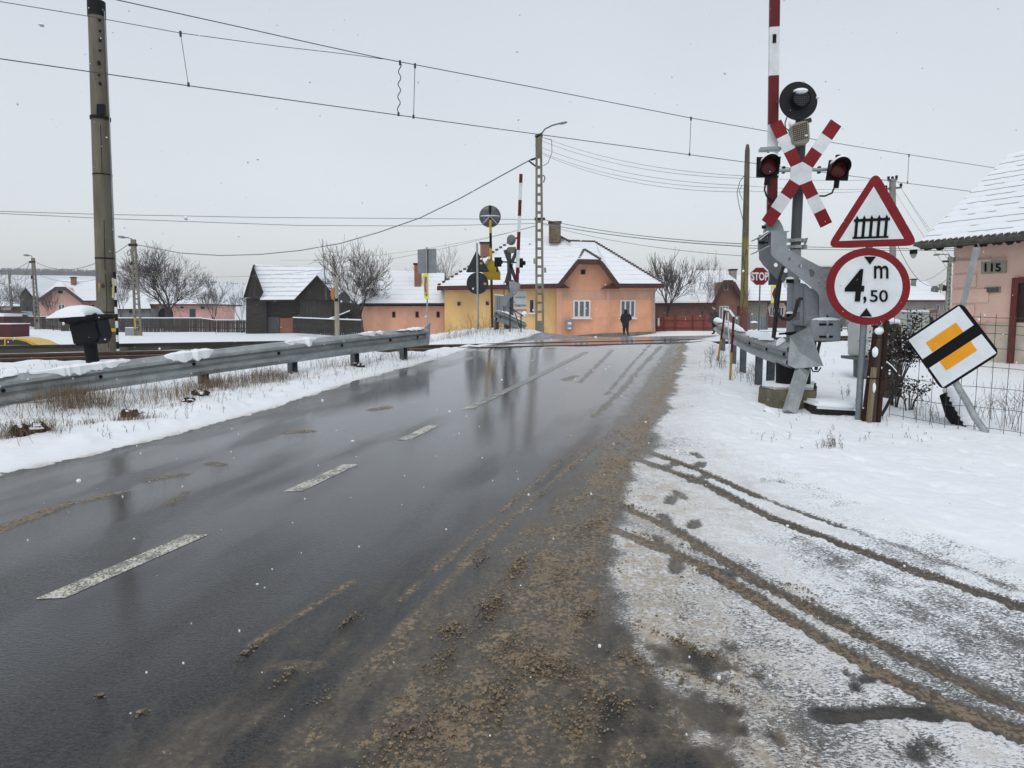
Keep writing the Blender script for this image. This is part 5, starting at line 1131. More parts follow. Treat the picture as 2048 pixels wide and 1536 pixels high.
# cross
def obl(T, a, b_, f0, f1, w_, dy, mb, mi):
    a, b_ = Vector(a), Vector(b_); p, q = a.lerp(b_, f0), a.lerp(b_, f1); n_ = Vector((-(b_ - a).y, (b_ - a).x)).normalized() * w_ / 2
    mb.prism(T.P((p.x + n_.x, p.y + n_.y), (q.x + n_.x, q.y + n_.y), (q.x - n_.x, q.y - n_.y), (p.x - n_.x, p.y - n_.y), dy=dy), (0, .012, 0), mi)
cen = (1602.5, 347); mb = MB()
for end in ((1551, 244.5), (1672.5, 245.5), (1653, 450), (1534, 447)):
    for f0, f1, mi in ((.18, .45, 0), (.45, .73, 1), (.73, 1.0, 0)): obl(T, cen, end, f0, f1, 25.5, -.16, mb, mi)
mb.make('cross', [RED, WHITE], T)
mb = MB(); mb.prism(T.P((1605, 323.5), (1625, 335.5), (1622.5, 361), (1599, 370.5), (1580.5, 359), (1581.5, 334.5), dy=-.168), (0, .014, 0)); mb.make('cross_centre', WHITE, T)
mb = MB(); mb.tube(T.P((1556, 341), (1660, 339), dy=-.13), .022, 10); mb.make('lamp_bar', GALV, T, True)
for x in (1567, 1638):
    mb = MB(); mb.box(T.p(x, 340, -.08), (.03, .06, .08)); mb.make('bar_clamp', BLACK, T)
mb = MB(); mb.box(T.p(1540, 299, -.05), (.25, .14, .035)); mb.tube(T.P((1545, 305), (1545, 318), dy=-.05), .02, 8); mb.make('top_bracket', GALV, T)
LENS = M('red_signal_lens', (.10, .005, .006), .22, .5, 14, .1)
for (cx, cy, tilt, sgn) in ((1537, 334, .06, -1), (1676, 340, .10, 1)):
    lm = MB(); q_ = [(cx - 23 + 6 * (sgn > 0), cy - 20), (cx + 25, cy - 21), (cx + 20, cy + 21), (cx - 24, cy + 20)]
    lm.prism(T.P(*q_, dy=-.24), (0, .03, 0)); L_ = lm.make('signal_lamp', BLACK, T)
    k = MB(); c = T.p(cx - 1, cy, -.24); r = 17.5 * YS / F
    k.tube([c + Vector((0, .0, 0)), c + Vector((0, -.04, 0))], [r * .98, r], 24, cap=False)
    for j in range(17):                                   # cut-away hood over the upper part
        pass
    hp = []; fs = []
    for j in range(19):
        a = math.pi * (-.12 + 1.24 * j / 18); e_ = .17 * (math.sin(math.pi * j / 18) ** .5) + .01
        hp += [c + Vector((r * math.cos(a), -.03, r * math.sin(a))), c + Vector((r * 1.02 * math.cos(a), -.03 - e_, r * 1.02 * math.sin(a))), c + Vector((r * .93 * math.cos(a), -.03, r * .93 * math.sin(a))), c + Vector((r * .95 * math.cos(a), -.03 - e_, r * .95 * math.sin(a)))]
    for j in range(18): fs += [(4 * j, 4 * j + 4, 4 * j + 5, 4 * j + 1), (4 * j + 2, 4 * j + 3, 4 * j + 7, 4 * j + 6), (4 * j + 1, 4 * j + 5, 4 * j + 7, 4 * j + 3)]
    k.add(hp, fs); k.make('hood', BLACK, L_, True)
    k = MB(); k.ball(c + Vector((0, -.02, 0)), (r * .93, .03, r * .93), 20, 8); k.make('lens', LENS, L_, True)
    sp = []; fs = []
    for j in range(13):                                   # snow lying on the hood
        a = math.pi * (.20 + .60 * j / 12); th_ = 1 + .26 * math.sin(math.pi * j / 12) ** .6; e_ = .13
        sp += [c + Vector((r * 1.02 * math.cos(a), .01, r * 1.02 * math.sin(a))), c + Vector((r * th_ * math.cos(a), .0, r * th_ * math.sin(a))), c + Vector((r * th_ * math.cos(a), -.03 - e_, r * th_ * math.sin(a))), c + Vector((r * 1.03 * math.cos(a), -.05 - e_, r * 1.03 * math.sin(a)))]
    for j in range(12):
        for m_ in range(4): fs.append((4 * j + m_, 4 * j + 4 + m_, 4 * j + 4 + (m_ + 1) % 4, 4 * j + (m_ + 1) % 4))
    fs += [(0, 1, 2, 3), (51, 50, 49, 48)]; k = MB(); k.add(sp, fs); k.make('snow_cap', SNOW, L_, True)
    k = MB(); k.tube(T.P((cx - 2, cy + 20), (cx - 4, cy + 36), dy=-.22), .032, 10); k.tube([T.p(cx, cy - 21, -.22), T.p(cx, cy - 30, -.22)], .03 if sgn > 0 else .012, 8)
    k.make('neck', BLACK, L_, True)
mb = MB(); mb.tube(T.P((1531, 366), (1529, 380), (1533, 392), (1545, 400), (1570, 402), dy=-.11), .011, 8); mb.make('cable', BLACKR, T, True)
mb = MB(); mb.tube(T.P((1669, 374), (1664, 386), (1650, 392), (1636, 392), (1610, 388), dy=-.11), .011, 8); mb.make('cable', BLACKR, T, True)
# disc with its lamp
mb = MB(); c = T.p(1596.5, 202, -.10); nd = Vector((.16, -1, .10)).normalized(); R = 36.5 * YS / F
mb.tube([c + nd * .012, c - nd * .012], R, 40); disc = mb.make('disc', M('disc_black', (.010, .0105, .012), .65, .2, 12, .1), T, True)
mb = MB(); mb.tube([c + nd * .012, c + nd * .10], [17.5 * YS / F] * 2, 28, cap=False); mb.tube([c + nd * .10, c + nd * .012], [16.3 * YS / F] * 2, 28, cap=False); mb.make('lamp_rim', BLACK, disc, True)
mb = MB(); mb.tube([c + nd * .014, c + nd * .03], 16.4 * YS / F, 24); mb.make('lens', M('dark_lens', (.02, .02, .022), .25, .6, 40, .2), disc, True)
mb = MB()
for i in range(-4, 5):
    for hv in (0, 1):
        L_ = math.sqrt(max(0, 16.5 ** 2 - (i * 3.6) ** 2)) * YS / F; o = i * 3.6 * YS / F
        a, b_ = (Vector((o, 0, -L_)), Vector((o, 0, L_))) if hv else (Vector((-L_, 0, o)), Vector((L_, 0, o)))
        mb.tube([c + nd * .075 + a, c + nd * .075 + b_], .0028, 4)
mb.make('lens_grid', GREYD, disc)
mb = MB(); mb.ball(c + nd * .06 + Vector((-.0, 0, 14.5 * YS / F)), (.088, .055, .035), 14, 6); mb.make('snow_cap', SNOW, disc, True)
mb = MB(); mb.tube(T.P((1600, 262), (1598, 238)), .045, 12); mb.beam(T.p(1600, 246, .02), T.p(1622, 240, .02), .05, .05); mb.make('disc_bracket', M('mast_dark_grey', (.075, .085, .09)), T)
mb = MB(); mb.prism(T.P((1582, 252), (1588, 246), (1613, 240), (1619, 246), (1620.5, 280), (1614, 287), (1588, 290), (1583, 284), dy=-.19), (0, .14, 0)); sp_ = mb.make('loudspeaker', M('beige_plastic', (.30, .28, .22), .6, .15, 6), T, bevel=.012)
mb = MB()
mb.prism(T.P((1584, 253), (1614, 243), (1617, 276), (1587, 284), dy=-.196), (0, .008, 0)); mb.make('speaker_cloth', M('brown_mesh', (.045, .035, .028), .8), sp_)
mb = MB()
for i in range(9): f = i / 8; mb.tube([T.p(1584 + 30 * f, 253 - 10 * f, -.203), T.p(1587 + 30 * f, 284 - 8 * f, -.203)], .0030, 4); mb.tube([T.p(1584 + 3 * f, 253 + 31 * f, -.203), T.p(1614 + 3 * f, 243 + 33 * f, -.203)], .0030, 4)
mb.make('grille', MATS['beige_plastic'], sp_)
mb = MB(); mb.ball(T.p(1583, 248, -.15), (.035, .05, .04), 10, 6); mb.make('snow_cap', SNOW, sp_, True)
mb = MB(); mb.tube(T.P((1574, 234), (1570, 246), (1571, 256), (1580, 263), dy=-.08), .007, 6); mb.make('cable', BLACKR, T)
# ================================================================ BARRIER MACHINE (right, near)
b1 = at(1610, 800, 8.85); T = Th('barrier_machine', 'near barrier machine, grey, with its red and white arm standing upright', 'barrier', (b1.x, 8.85, b1.z), face_cam(b1) * .25)
mb = MB(); segs = [(-420, -345, 0), (-345, -245, 1), (-245, -145, 0), (-145, -45, 1), (-45, 55, 0), (55, 152, 1), (152, 250, 0), (250, 352, 1), (352, 462, 0)]
def ax(y): return 1549.2 + (1544.6 - 1549.2) * (y - 0) / 360.
segs[4] = (-45, 55, 0)
for y0, y1, mi in segs:
    p, q = T.p(ax(y0), y0, .20), T.p(ax(y1), y1, .20); mb.beam(p, q, .118, .055, mi)
arm = mb.make('barrier_arm', [REDDK, WHITE], T)
mb = MB(); mb.box(T.p(1549, 77, .168), (.04, .012, .10)); mb.make('arm_slot', BLACK, arm)
mb = MB(); mb.prism(T.P((1530, 470), (1532, 447), (1541, 440), (1558, 438), (1566, 452), (1570, 468), dy=.16), (0, .12, 0)); mb.make('arm_socket', GREYM, T, bevel=.01)
mb = MB(); mb.tube(T.P((1524, 454), (1531, 454), dy=-.03), .02, 8); mb.make('bolt', BLACK, T)
S1 = [(1541.6, 463), (1573.5, 463), (1573, 497), (1600, 512), (1636, 531), (1665, 546), (1692, 556), (1692, 652), (1638, 652), (1638, 591), (1634, 584), (1600, 556), (1549, 517), (1542.5, 510), (1541.6, 500)]
plate(T, S1, [(1578, 518, 3.4), (1599.5, 532, 4.2)], -.18, .016, GREYM, T, 'side_plate')
S2 = [(1517.5, 470), (1541, 470), (1541, 500), (1565, 516), (1576, 530), (1577, 552), (1566, 566), (1558, 562), (1527, 531), (1518, 518)]
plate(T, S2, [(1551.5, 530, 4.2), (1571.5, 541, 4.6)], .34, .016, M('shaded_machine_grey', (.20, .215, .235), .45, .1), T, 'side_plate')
mb = MB()
mb.prism(T.P((1509, 479), (1541, 461), (1541, 464), (1511, 480), dy=-.17), (0, .2, 0)); mb.prism(T.P((1508, 506), (1541, 489), (1541, 492), (1510, 507), dy=-.17), (0, .2, 0)); mb.prism(T.P((1541, 461.5), (1581, 462), (1574, 465), (1541, 465), dy=-.19), (0, .22, 0)); mb.make('flange', GREYM, T)
mb = MB(); mb.prism(T.P((1517, 502), (1541.5, 492), (1541.5, 466), (1517, 476), dy=-.03), (0, .04, 0)); mb.make('web', GREYM, T)
mb = MB(); mb.prism(T.P((1519, 480), (1541, 464), (1541, 462), (1519, 478), dy=-.16), (0, .16, .02)); mb.make('snow_cap', SNOW, T)
mb = MB()
for y in (485,): mb.box(T.p(1525, y, -.10), (.05, .03, .035)); mb.tube(T.P((1516, y), (1536, y), dy=-.09), .008, 6)
mb.make('bolt', BLACK, T)
mb = MB(); mb.tube([T.p(1620.5, 546, -.19), T.p(1620.5, 546, -.18)], .045, 20); mb.make('round_cover', GREYD, T)
mb = MB()
for x, y in ((1642, 552), (1651, 547), (1638, 562), (1650, 560), (1641, 570), (1650, 573)): mb.tube([T.p(x, y, -.20), T.p(x, y, -.185)], .016, 6)
mb.make('bolt', GREYM, T)
mb = MB(); mb.prism(T.P((1609.5, 653), (1638, 653), (1638, 592), (1624, 578), (1609.5, 566), dy=-.10), (0, .34, 0)); mb.prism(T.P((1596, 651), (1609.5, 653), (1609.5, 566), (1596, 566), dy=-.04), (0, .28, 0)); mb.make('cabinet', GREYM, T, bevel=.012)
mb = MB(); mb.prism(T.P((1600, 700), (1633, 700), (1633, 653), (1600, 653), dy=-.02), (0, .28, 0)); mb.make('cabinet_foot', M('dark_machine_grey', (.12, .13, .14), .5), T)
mb = MB(); mb.prism(T.P((1636, 534), (1690, 534), (1690, 640), (1640, 640), dy=.06), (0, .3, 0)); mb.make('counterweight', GREYM, T, bevel=.01)
mb = MB(); mb.prism(T.P((1633, 534), (1691, 534), (1688, 530.5), (1638, 531), dy=.05), (0, .32, 0)); mb.make('snow_cap', SNOW, T)
mb = MB(); mb.prism(T.P((1621, 678), (1624, 682), (1679, 683), (1682, 680), (1682, 642), (1679, 639), (1624, 640), (1621, 643), dy=-.26), (0, .2, 0)); bx_ = mb.make('control_box', GREYM, T, bevel=.012)
mb = MB()
for y in (649, 673.5): mb.prism(T.P((1639, y + 2.3), (1666, y + 2), (1666, y - 2), (1639, y - 2), dy=-.272), (0, .012, 0))
mb.make('hinge_slot', BLACK, bx_); mb = MB()
for y in (646, 671): mb.ball(T.p(1655, y, -.28), (.018, .02, .03), 10, 6)
mb.make('latch', GALV, bx_)
mb = MB(); a, c = T.p(1623, 640, -.17), T.p(1680, 639.5, -.17); mb.ball((a + c) / 2 + Vector((0, 0, -.005)), ((c.x - a.x) / 2, .11, .038), 20, 5, top=True); mb.make('snow_cap', SNOW, bx_, True)
mb = MB(); mb.tube(T.P((1655, 638), (1655, 631), dy=-.2), .012, 8); mb.make('padlock', BLACK, bx_)
mb = MB(); mb.tube(T.P((1640, 683), (1636, 700), (1632, 740), dy=-.12), .02, 8); mb.make('cable', BLACKR, T)
mb = MB(); mb.tube([T.p(a, b_, -.24) for a, b_ in ((1567, 533), (1558, 560), (1552, 590), (1551, 612), (1555, 628), (1566, 638), (1578, 639), (1588, 630), (1592, 617), (1595, 604), (1600, 597), (1605, 598))], .021, 10); mb.make('hose', BLACKR, T, True)
mb = MB(); mb.tube([T.p(1560, 560, -.02), T.p(1547, 676, -.05)], .026, 10); mb.make('push_rod', BLACKR, T, True)
mb = MB(); mb.tube([T.p(a, b_, -.28) for a, b_ in ((1622, 735), (1626, 743), (1636, 743), (1642, 735))], .009, 6); mb.make('cable', BLACKR, T, True)
mb = MB(); mb.box(T.p(1596, 606, -.18), (.045, .05, .10)); mb.box(T.p(1594, 632, -.2), (.05, .05, .10)); mb.make('fitting', GREYD, T)
# ================================================================ HEIGHT LIMIT SIGN WITH BARRIER TRIANGLE
b2_ = base(1716, 850, -.15); T = Th('road_sign', 'round height limit sign 4,50 m below a red fence-symbol triangle on one post', 'road sign', b2_, face_cam(b2_))
mb = MB(); mb.tube(T.P((1715, 862), (1727, 650), (1738, 500), (1744, 400), dy=.045), .036, 14); mb.make('post', M('sign_post_grey', (.20, .225, .25), .5, .15, 6, .05, .3), T, True)
def inset(pts, k, c=None):
    c = c or (sum(p[0] for p in pts) / len(pts), sum(p[1] for p in pts) / len(pts)); return [(c[0] + (p[0] - c[0]) * k, c[1] + (p[1] - c[1]) * k) for p in pts]
cx, cy = 1736.5, 573.0; ring_ = circ(cx, cy, 84.3, 77.0, 48); tl = .006
def tilted(pts, dy): return [T.p(a, b_, dy) for a, b_ in pts]
mb = MB(); mb.prism(tilted(ring_, 0), (0, .02, 0)); sg = mb.make('round_plate', RED, T, bevel=.004)
mb = MB(); mb.prism(tilted(circ(cx + .5, cy, 68, 62, 48), -.004), (0, .006, 0)); mb.make('white_field', SIGNW, sg)
text('4', T, (1689, 538, 1729, 603), -.012, SBLACK, sg, 'digits', bold=.022, shear=.12); text('m', T, (1748, 531, 1777, 557), -.012, SBLACK, sg, 'unit', bold=.012)
text(',', T, (1726.5, 593, 1733, 607), -.012, SBLACK, sg, 'comma', bold=.02); text('50', T, (1740, 580, 1776, 604), -.012, SBLACK, sg, 'digits', bold=.012)
mb = MB(); mb.prism(T.P((1728, 513), (1752, 513), (1740, 529), dy=-.012), (0, .004, 0)); mb.make('upper_arrow', SBLACK, sg); mb = MB(); mb.prism(T.P((1719, 633), (1744, 633), (1733, 616), dy=-.012), (0, .004, 0)); mb.make('lower_arrow', SBLACK, sg)
tri = rounded([(1752, 340), (1652, 496), (1838, 491)], 24); mb = MB(); mb.prism(tilted(tri, -.0), (0, .02, 0)); tg = mb.make('triangle_plate', RED, T, bevel=.004)
mb = MB(); mb.prism(T.P((1747.5, 373), (1678, 482), (1808, 477.5), dy=-.004), (0, .006, 0)); mb.make('white_field', SIGNW, tg)
mb = MB()
for i, x in enumerate((1711.5, 1726, 1741, 1756, 1771)):
    yo = -i * .55; mb.prism(T.P((x - 3.6, 474 + yo), (x + 2.4, 474 + yo), (x + 5.6, 437 + yo), (x + 2.6, 431 + yo), (x - .2, 437 + yo), dy=-.012), (0, .004, 0))
mb.prism(T.P((1705, 478), (1777, 475.5), (1777, 471.5), (1705, 474), dy=-.0125), (0, .004, 0)); mb.prism(T.P((1708, 444), (1780, 440.5), (1780, 435), (1708, 438.5), dy=-.0125), (0, .004, 0)); mb.make('fence_symbol', SBLACK, tg)
# ================================================================ BENT PRIORITY SIGN
b3 = base(1976, 876, -.12); T = Th('road_sign', 'diamond end of priority road sign hanging askew on a bent grey post', 'road sign', b3, face_cam(b3))
mb = MB(); mb.tube([T.p(a, b_, d) for a, b_, d in ((1978, 882, .0), (1968, 860, .03), (1950, 835, .05), (1932, 800, .06), (1918, 778, .06), (1907, 756, .05))], [.036] * 6, 14); mb.make('post', GALV, T, True)
mb = MB(); mb.beam(T.p(1918, 640, .05), T.p(1954, 495, .05), .062, .035); mb.beam(T.p(1918, 640, .03), T.p(1954, 495, .03), .016, .03); mb.make('upper_post', GALV, T)
sq = [(1923, 604), (2001, 707), (1884, 782), (1812, 678)]
mb = MB(); mb.prism(T.P(*rounded(sq, 16), dy=-.01), (0, .025, 0)); pl_ = mb.make('plate', SBLACK, T, bevel=.004)
def Lp(a, b_, t): return (a[0] + (b_[0] - a[0]) * t, a[1] + (b_[1] - a[1]) * t)
mb = MB(); mb.prism(T.P((1918, 612), (1947.5, 650), (1845, 718.5), (1817, 680), dy=-.014), (0, .006, 0)); mb.prism(T.P((1963, 668), (1993, 706), (1886, 774.5), (1858.5, 736), dy=-.014), (0, .006, 0)); mb.make('white_field', SIGNW, pl_)
mb = MB(); mb.prism(T.P((1912, 645), (1926.5, 664), (1865, 704), (1851.5, 685.5), dy=-.018), (0, .006, 0)); mb.prism(T.P((1941, 682), (1954, 701), (1892.5, 741), (1879, 722.5), dy=-.018), (0, .006, 0)); mb.make('orange_field', SYEL, pl_)
# ================================================================ STOP sign and its neighbours
b4 = base(1517, 664); T = Th('road_sign', 'red octagonal STOP sign on a thin post beside the tall brown pole', 'road sign', (at(1517, 670, 22.6).x, 22.6, .8))
mb = MB(); mb.tube(T.P((1516.5, 680), (1520, 570), dy=.03), .024, 8); mb.make('post', GALVD, T)
oc = [(1519.5 + 20.3 * math.cos(math.pi * (i + .5) / 4), 552.5 + 19.6 * math.sin(math.pi * (i + .5) / 4)) for i in range(8)]
mb = MB(); mb.prism(T.P(*oc), (0, .02, 0)); o = mb.make('plate', WHITE, T); mb = MB(); mb.prism(T.P(*inset(oc, .94), dy=-.006), (0, .006, 0)); mb.make('red_field', RED, o)
text('STOP', T, (1502.5, 544.5, 1537, 561), -.012, WHITE, o, bold=.03)
T = Th('road_sign', 'dark sign back with a red arrow board edged in yellow, right of the STOP sign', 'road sign', (at(1552, 670, 24).x, 24, .8))
mb = MB(); mb.tube(T.P((1552, 680), (1553, 540), dy=.04), .026, 8); mb.make('post', GREYD, T)
mb = MB(); mb.prism(T.P((1537, 570), (1562, 570), (1562, 538), (1537, 538)), (0, .02, 0)); mb.make('sign_back', M('blue_black', (.03, .036, .045), .5), T)
mb = MB(); mb.prism(T.P((1542, 606), (1557, 606), (1557, 571), (1542, 571), dy=-.01), (0, .02, 0)); o = mb.make('arrow_board', LIME, T)
mb = MB(); mb.prism(T.P((1543.5, 601), (1556, 601), (1556, 576), (1543.5, 576), dy=-.014), (0, .006, 0)); mb.make('white_field', SIGNW, o)
mb = MB(); mb.prism(T.P((1544, 588), (1549, 576), (1554, 576), (1549, 588), (1554, 601), (1549, 601), dy=-.02), (0, .006, 0)); mb.make('red_arrow', RED, o)
# ================================================================ FAR SIDE OF THE CROSSING
T = Th('road_sign', 'grey back of a square sign above a narrow yellow arrow board', 'road sign', (at(855, 672, 24).x, 24, .8))
mb = MB(); mb.tube(T.P((855, 680), (853.5, 494)), .026, 8); mb.make('post', GALV, T)
mb = MB(); mb.prism(T.P((835.5, 547), (873.5, 546), (872.5, 497), (835, 499), dy=.03), (0, .02, 0)); mb.make('sign_back', M('sign_back_grey', (.22, .24, .25), .6, .15, 5, .05), T)
mb = MB(); mb.prism(T.P((853, 546), (856, 546), (855.5, 498), (852.5, 498), dy=-.02), (0, .05, 0)); mb.make('sign_bracket', BLACK, T)
mb = MB(); mb.prism(T.P((848.5, 598), (857.5, 597), (857, 547), (846, 547.5), dy=-.03), (0, .02, 0)); o = mb.make('arrow_board', LIME, T)
mb = MB(); mb.prism(T.P((849, 592), (856, 592), (855, 553), (847.5, 553), dy=-.034), (0, .01, 0)); mb.make('pink_field', M('faded_pink', (.48, .36, .33), .6), o)
mb = MB(); mb.prism(T.P((852, 592), (854.5, 592), (851, 572), (854, 554), (851, 554), (848, 572), dy=-.04), (0, .01, 0)); mb.make('red_arrow', M('faded_red', (.35, .10, .09), .6), o)
T = Th('road_sign', 'black back of a triangle sign above a round sign on one post beyond the crossing', 'road sign', (at(956, 660, 20.5).x, 20.5, 1.05))
mb = MB(); mb.tube(T.P((956.5, 668), (954, 486)), .030, 10); mb.make('post', GALV, T)
BB = M('sign_back_dark', (.022, .027, .034), .5, .3, 9, .05, 0, (.05, .055, .06))
mb = MB(); mb.prism(T.P(*rounded([(953, 500), (931, 545), (980, 544)], 5), dy=.03), (0, .02, 0)); mb.make('triangle_back', BB, T)
mb = MB(); mb.prism(T.P(*circ(955, 566.5, 22, 22), dy=.03), (0, .02, 0)); mb.make('round_back', BB, T)
mb = MB()
for x, y in ((962, 526.5), (970, 567.5)): mb.prism(T.P((x - 2.5, y + 2), (x + 2.5, y + 2), (x + 2.5, y - 2), (x - 2.5, y - 2), dy=.022), (0, .008, 0))
mb.make('sticker', YELL, T)
T = Th('traffic_mirror', 'round traffic mirror seen from behind on a black and yellow rusty post', 'traffic mirror', (at(984, 665, 21.4).x, 21.4, 1.0))
mb = MB()
for y0, y1, mi in ((672, 560, 2), (560, 518, 2), (518, 496, 1), (496, 466, 0), (466, 440, 1), (440, 411, 0)):
    f = lambda y: 985 + (980 - 985) * (672 - y) / 261.; mb.tube(T.P((f(y0), y0), (f(y1), y1)), .038, 10, mi)
mb.make('post', [BLACK, M('pole_yellow', (.50, .38, .02), .6, .3, 9), RUST], T)
mb = MB(); c = T.p(980, 433, .06); mb.ball(c, (21.5 * 21.4 / F, .09, 21.5 * 21.4 / F), 28, 10); mb.make('mirror_back', M('mirror_back_grey', (.12, .125, .13), .4, .5, 9, .1, .5), T, True)
mb = MB()
for a in (0, .8, 2.34, 3.14): r_ = 20 * 21.4 / F; mb.beam(c + Vector((0, -.10, 0)), c + Vector((r_ * math.cos(-a), -.05, r_ * math.sin(-a))), .035, .02)
mb.make('rib', GALV, T)
mb = MB(); mb.ball(T.p(980, 431.5, -.02), (.28, .03, .02), 12, 4, top=True); mb.make('snow', SNOW, T)
mb = MB(); mb.prism(T.P((963, 544), (977, 560), (1001, 560), (1001, 545), (988, 522), (980, 518), (972, 522), dy=-.06), (0, .02, 0)); mb.make('yellow_plate', M('rusty_yellow_plate', (.42, .28, .018), .6, .2, 6, .1, 0, (.14, .06, .025)), T)
mb = MB(); mb.prism(T.P((970, 524), (976, 517), (979, 516), (973, 530), dy=-.08), (0, .02, 0)); mb.make('bracket', GALV, T)
YF = 20.6; T = Th('crossing_signal', 'far level crossing signal seen from behind, dark, with a grey disc at its top', 'signal', (at(1021, 668, YF).x, YF, .9))
FD = M('far_signal_dark', (.045, .05, .055), .5, .3, 8)
mb = MB(); mb.tube(T.P((1022, 680), (1022, 560)), .075, 12); mb.tube(T.P((1019, 580), (1018, 496)), .06, 12); mb.make('mast', GREYD, T, True)
mb = MB(); c = T.p(1022.5, 480, -.03); mb.ball(c, (9 * YF / F, .08, 10.5 * YF / F), 20, 8); mb.make('disc', M('disc_grey_back', (.16, .165, .17), .5, .3, 9), T, True)
mb = MB(); mb.box(T.p(1024, 500, -.02), (.22, .15, .16)); mb.make('loudspeaker', M('beige_dark', (.16, .15, .12), .6), T)
mb = MB()
for a, b_ in (((1035, 499), (1023, 526)), ((1010, 500), (1034, 568)), ((1023, 527), (1012, 566))): mb.beam(T.p(*a, -.1), T.p(*b_, -.1), .10, .015)
mb.make('cross', FD, T)
mb = MB(); mb.beam(T.p(992, 523, -.02), T.p(1050, 526, -.02), .04, .04); mb.make('lamp_bar', FD, T)
for x, y in ((996, 524), (1039, 526)):
    mb = MB(); mb.box(T.p(x, y, -.05), (.20, .10, .26)); mb.tube([T.p(x + 2, y, -.08), T.p(x + (12 if x > 1010 else 9), y, -.10)], [.09, .05], 10); mb.tube(T.P((x - 2, y + 9), (x - 1, y + 20), dy=-.05), .025, 6); mb.make('signal_lamp', BLACK, T)
mb = MB(); mb.prism(T.P((1010, 562), (1025, 562), (1021, 572), (1013, 572), dy=-.1), (0, .15, 0)); mb.make('collar', FD, T)
mb = MB()
for x in (1008, 1020): mb.tube(T.P((x, 664), (x, 563), dy=-.12), .012, 5)
for y in (578, 594, 610, 626, 642): mb.tube(T.P((1008, y), (1020, y), dy=-.12), .010, 4)
mb.make('ladder', FD, T)
T = Th('barrier_machine', 'far grey barrier machine with its thin red and white arm standing upright', 'barrier', (at(1005, 640, 20.3).x, 20.3, .95))
mb = MB()
for y0, y1, mi in ((348, 366, 0), (366, 400, 1), (400, 432, 0), (432, 464, 1), (464, 500, 0), (500, 535, 1), (535, 570, 0)):
    f = lambda y: 1042 - (y - 348) * .036; mb.beam(T.p(f(y0), y0), T.p(f(y1), y1), .095, .05, mi)
mb.make('barrier_arm', [REDDK, WHITE], T)
plate(T, [(1018, 562), (1040, 566), (1040, 577), (1030, 590), (1018, 598), (1012, 612), (1004, 612), (1006, 594), (1020, 584), (1018, 570)], [(1028, 586, 1.5)], -.05, .02, GREYM, T, 'side_plate')
mb = MB(); mb.prism(T.P((988, 630), (1007, 632), (1007, 592), (990, 590), dy=.05), (0, .3, 0)); mb.prism(T.P((1007.5, 628), (1020, 628), (1020, 594), (1007.5, 592), dy=.1), (0, .3, 0)); mb.make('cabinet', M('machine_grey_light', (.27, .295, .315), .5, .1, 4), T, bevel=.015)
mb = MB(); mb.prism(T.P((988, 590), (1008, 592), (1008, 590), (990, 588.5), dy=.04), (0, .32, 0)); mb.make('snow_cap', SNOW, T)
mb = MB(); 
for x in (994, 998): mb.prism(T.P((x, 630), (x + .8, 630), (x + .8, 593), (x, 593), dy=.04), (0, .02, 0))
mb.make('groove', GREYD, T)
path = [at(x, y, Yy) for x, y, Yy in ((992, 632, 19.6), (1004, 635, 19.7), (1018, 641, 19.9), (1034, 649, 20.1), (1050, 656, 20.3))]
guardrail('short far guardrail sloping down in front of the far barrier machine', path, [(0.25, 0), (1.9, .1)], 'guardrails of the crossing', snow=[(0, 4, .05, .2)])
T = Th('bent_frame', 'bent thin rusty rod frame by the far guardrail, with a white sack hung on it', 'frame', (at(1040, 662, 19.4).x, 19.4, 1.0))
mb = MB(); mb.tube(T.P((1018, 614), (1030, 622), (1046, 632)), .014, 6); mb.tube(T.P((1042, 664), (1042, 628)), .016, 6); mb.tube(T.P((1028, 620), (1040, 655)), .013, 6); mb.tube(T.P((1020, 676), (1020, 616)), .016, 6); mb.make('rod', RUST, T)
mb = MB(); mb.ball(T.p(1049, 629, .05), (.08, .06, .09), 10, 7, jit=.2); mb.make('sack', SNOW, T, True)
# ================================================================ red and yellow frame of bent rods (right)
g1_, g2_ = gnd(1460, 766), gnd(1437, 728); T = Th('rod_frame', 'red and yellow rod frame stuck in the snow before the bent guardrail', 'marker frame', (g1_.x, g1_.y, surf(g1_.x, g1_.y) - .1))
dyf = g2_.y - g1_.y; RY = [REDDK, M('rusty_orange_yellow', (.46, .25, .03), .6, .3, 9, .1, 0, (.2, .08, .03))]
mb = MB(); mb.tube(T.P((1459.5, 772), (1463, 705)), .019, 8, 1); mb.tube(T.P((1463, 705), (1467.5, 634)), .019, 8, 0); mb.make('near_rod', RY, T, True)
mb = MB(); mb.tube([T.p(1434.5, 730, dyf), T.p(1442, 678, dyf)], .019, 8, 1); mb.tube([T.p(1442, 678, dyf), T.p(1450, 622, dyf)], .019, 8, 0); mb.make('far_rod', RY, T, True)
mb = MB(); mb.tube([T.p(1448, 620.5, dyf), T.p(1459, 624, dyf * .5), T.p(1467.5, 635, 0)], .014, 8); mb.make('top_bar', REDDK, T, True)
mb = MB(); mb.tube([T.p(1448, 619.5, dyf) + Vector((0, -.01, .012)), T.p(1459, 622.5, dyf * .5) + Vector((0, -.01, .012)), T.p(1467.5, 633, 0)], .018, 8); mb.make('snow', SNOW, T, True)
mb = MB(); mb.tube(T.P((1456.5, 626), (1457, 660), (1458.5, 690), (1460, 720), dy=.1), .009, 6); mb.make('string', WHITE, T)
# ================================================================ HOUSE 115
c0 = at(1903.5, 600, 16.0); wd = Vector((.44, -.90, 0)).normalized(); rz5 = math.atan2(wd.y, wd.x)
T = Th('pink_house', 'pink rendered house number 115 with snow-covered tiled roof and brown door at the right edge', 'house', (c0.x, c0.y, float(hz(c0.x, c0.y))), rz5)
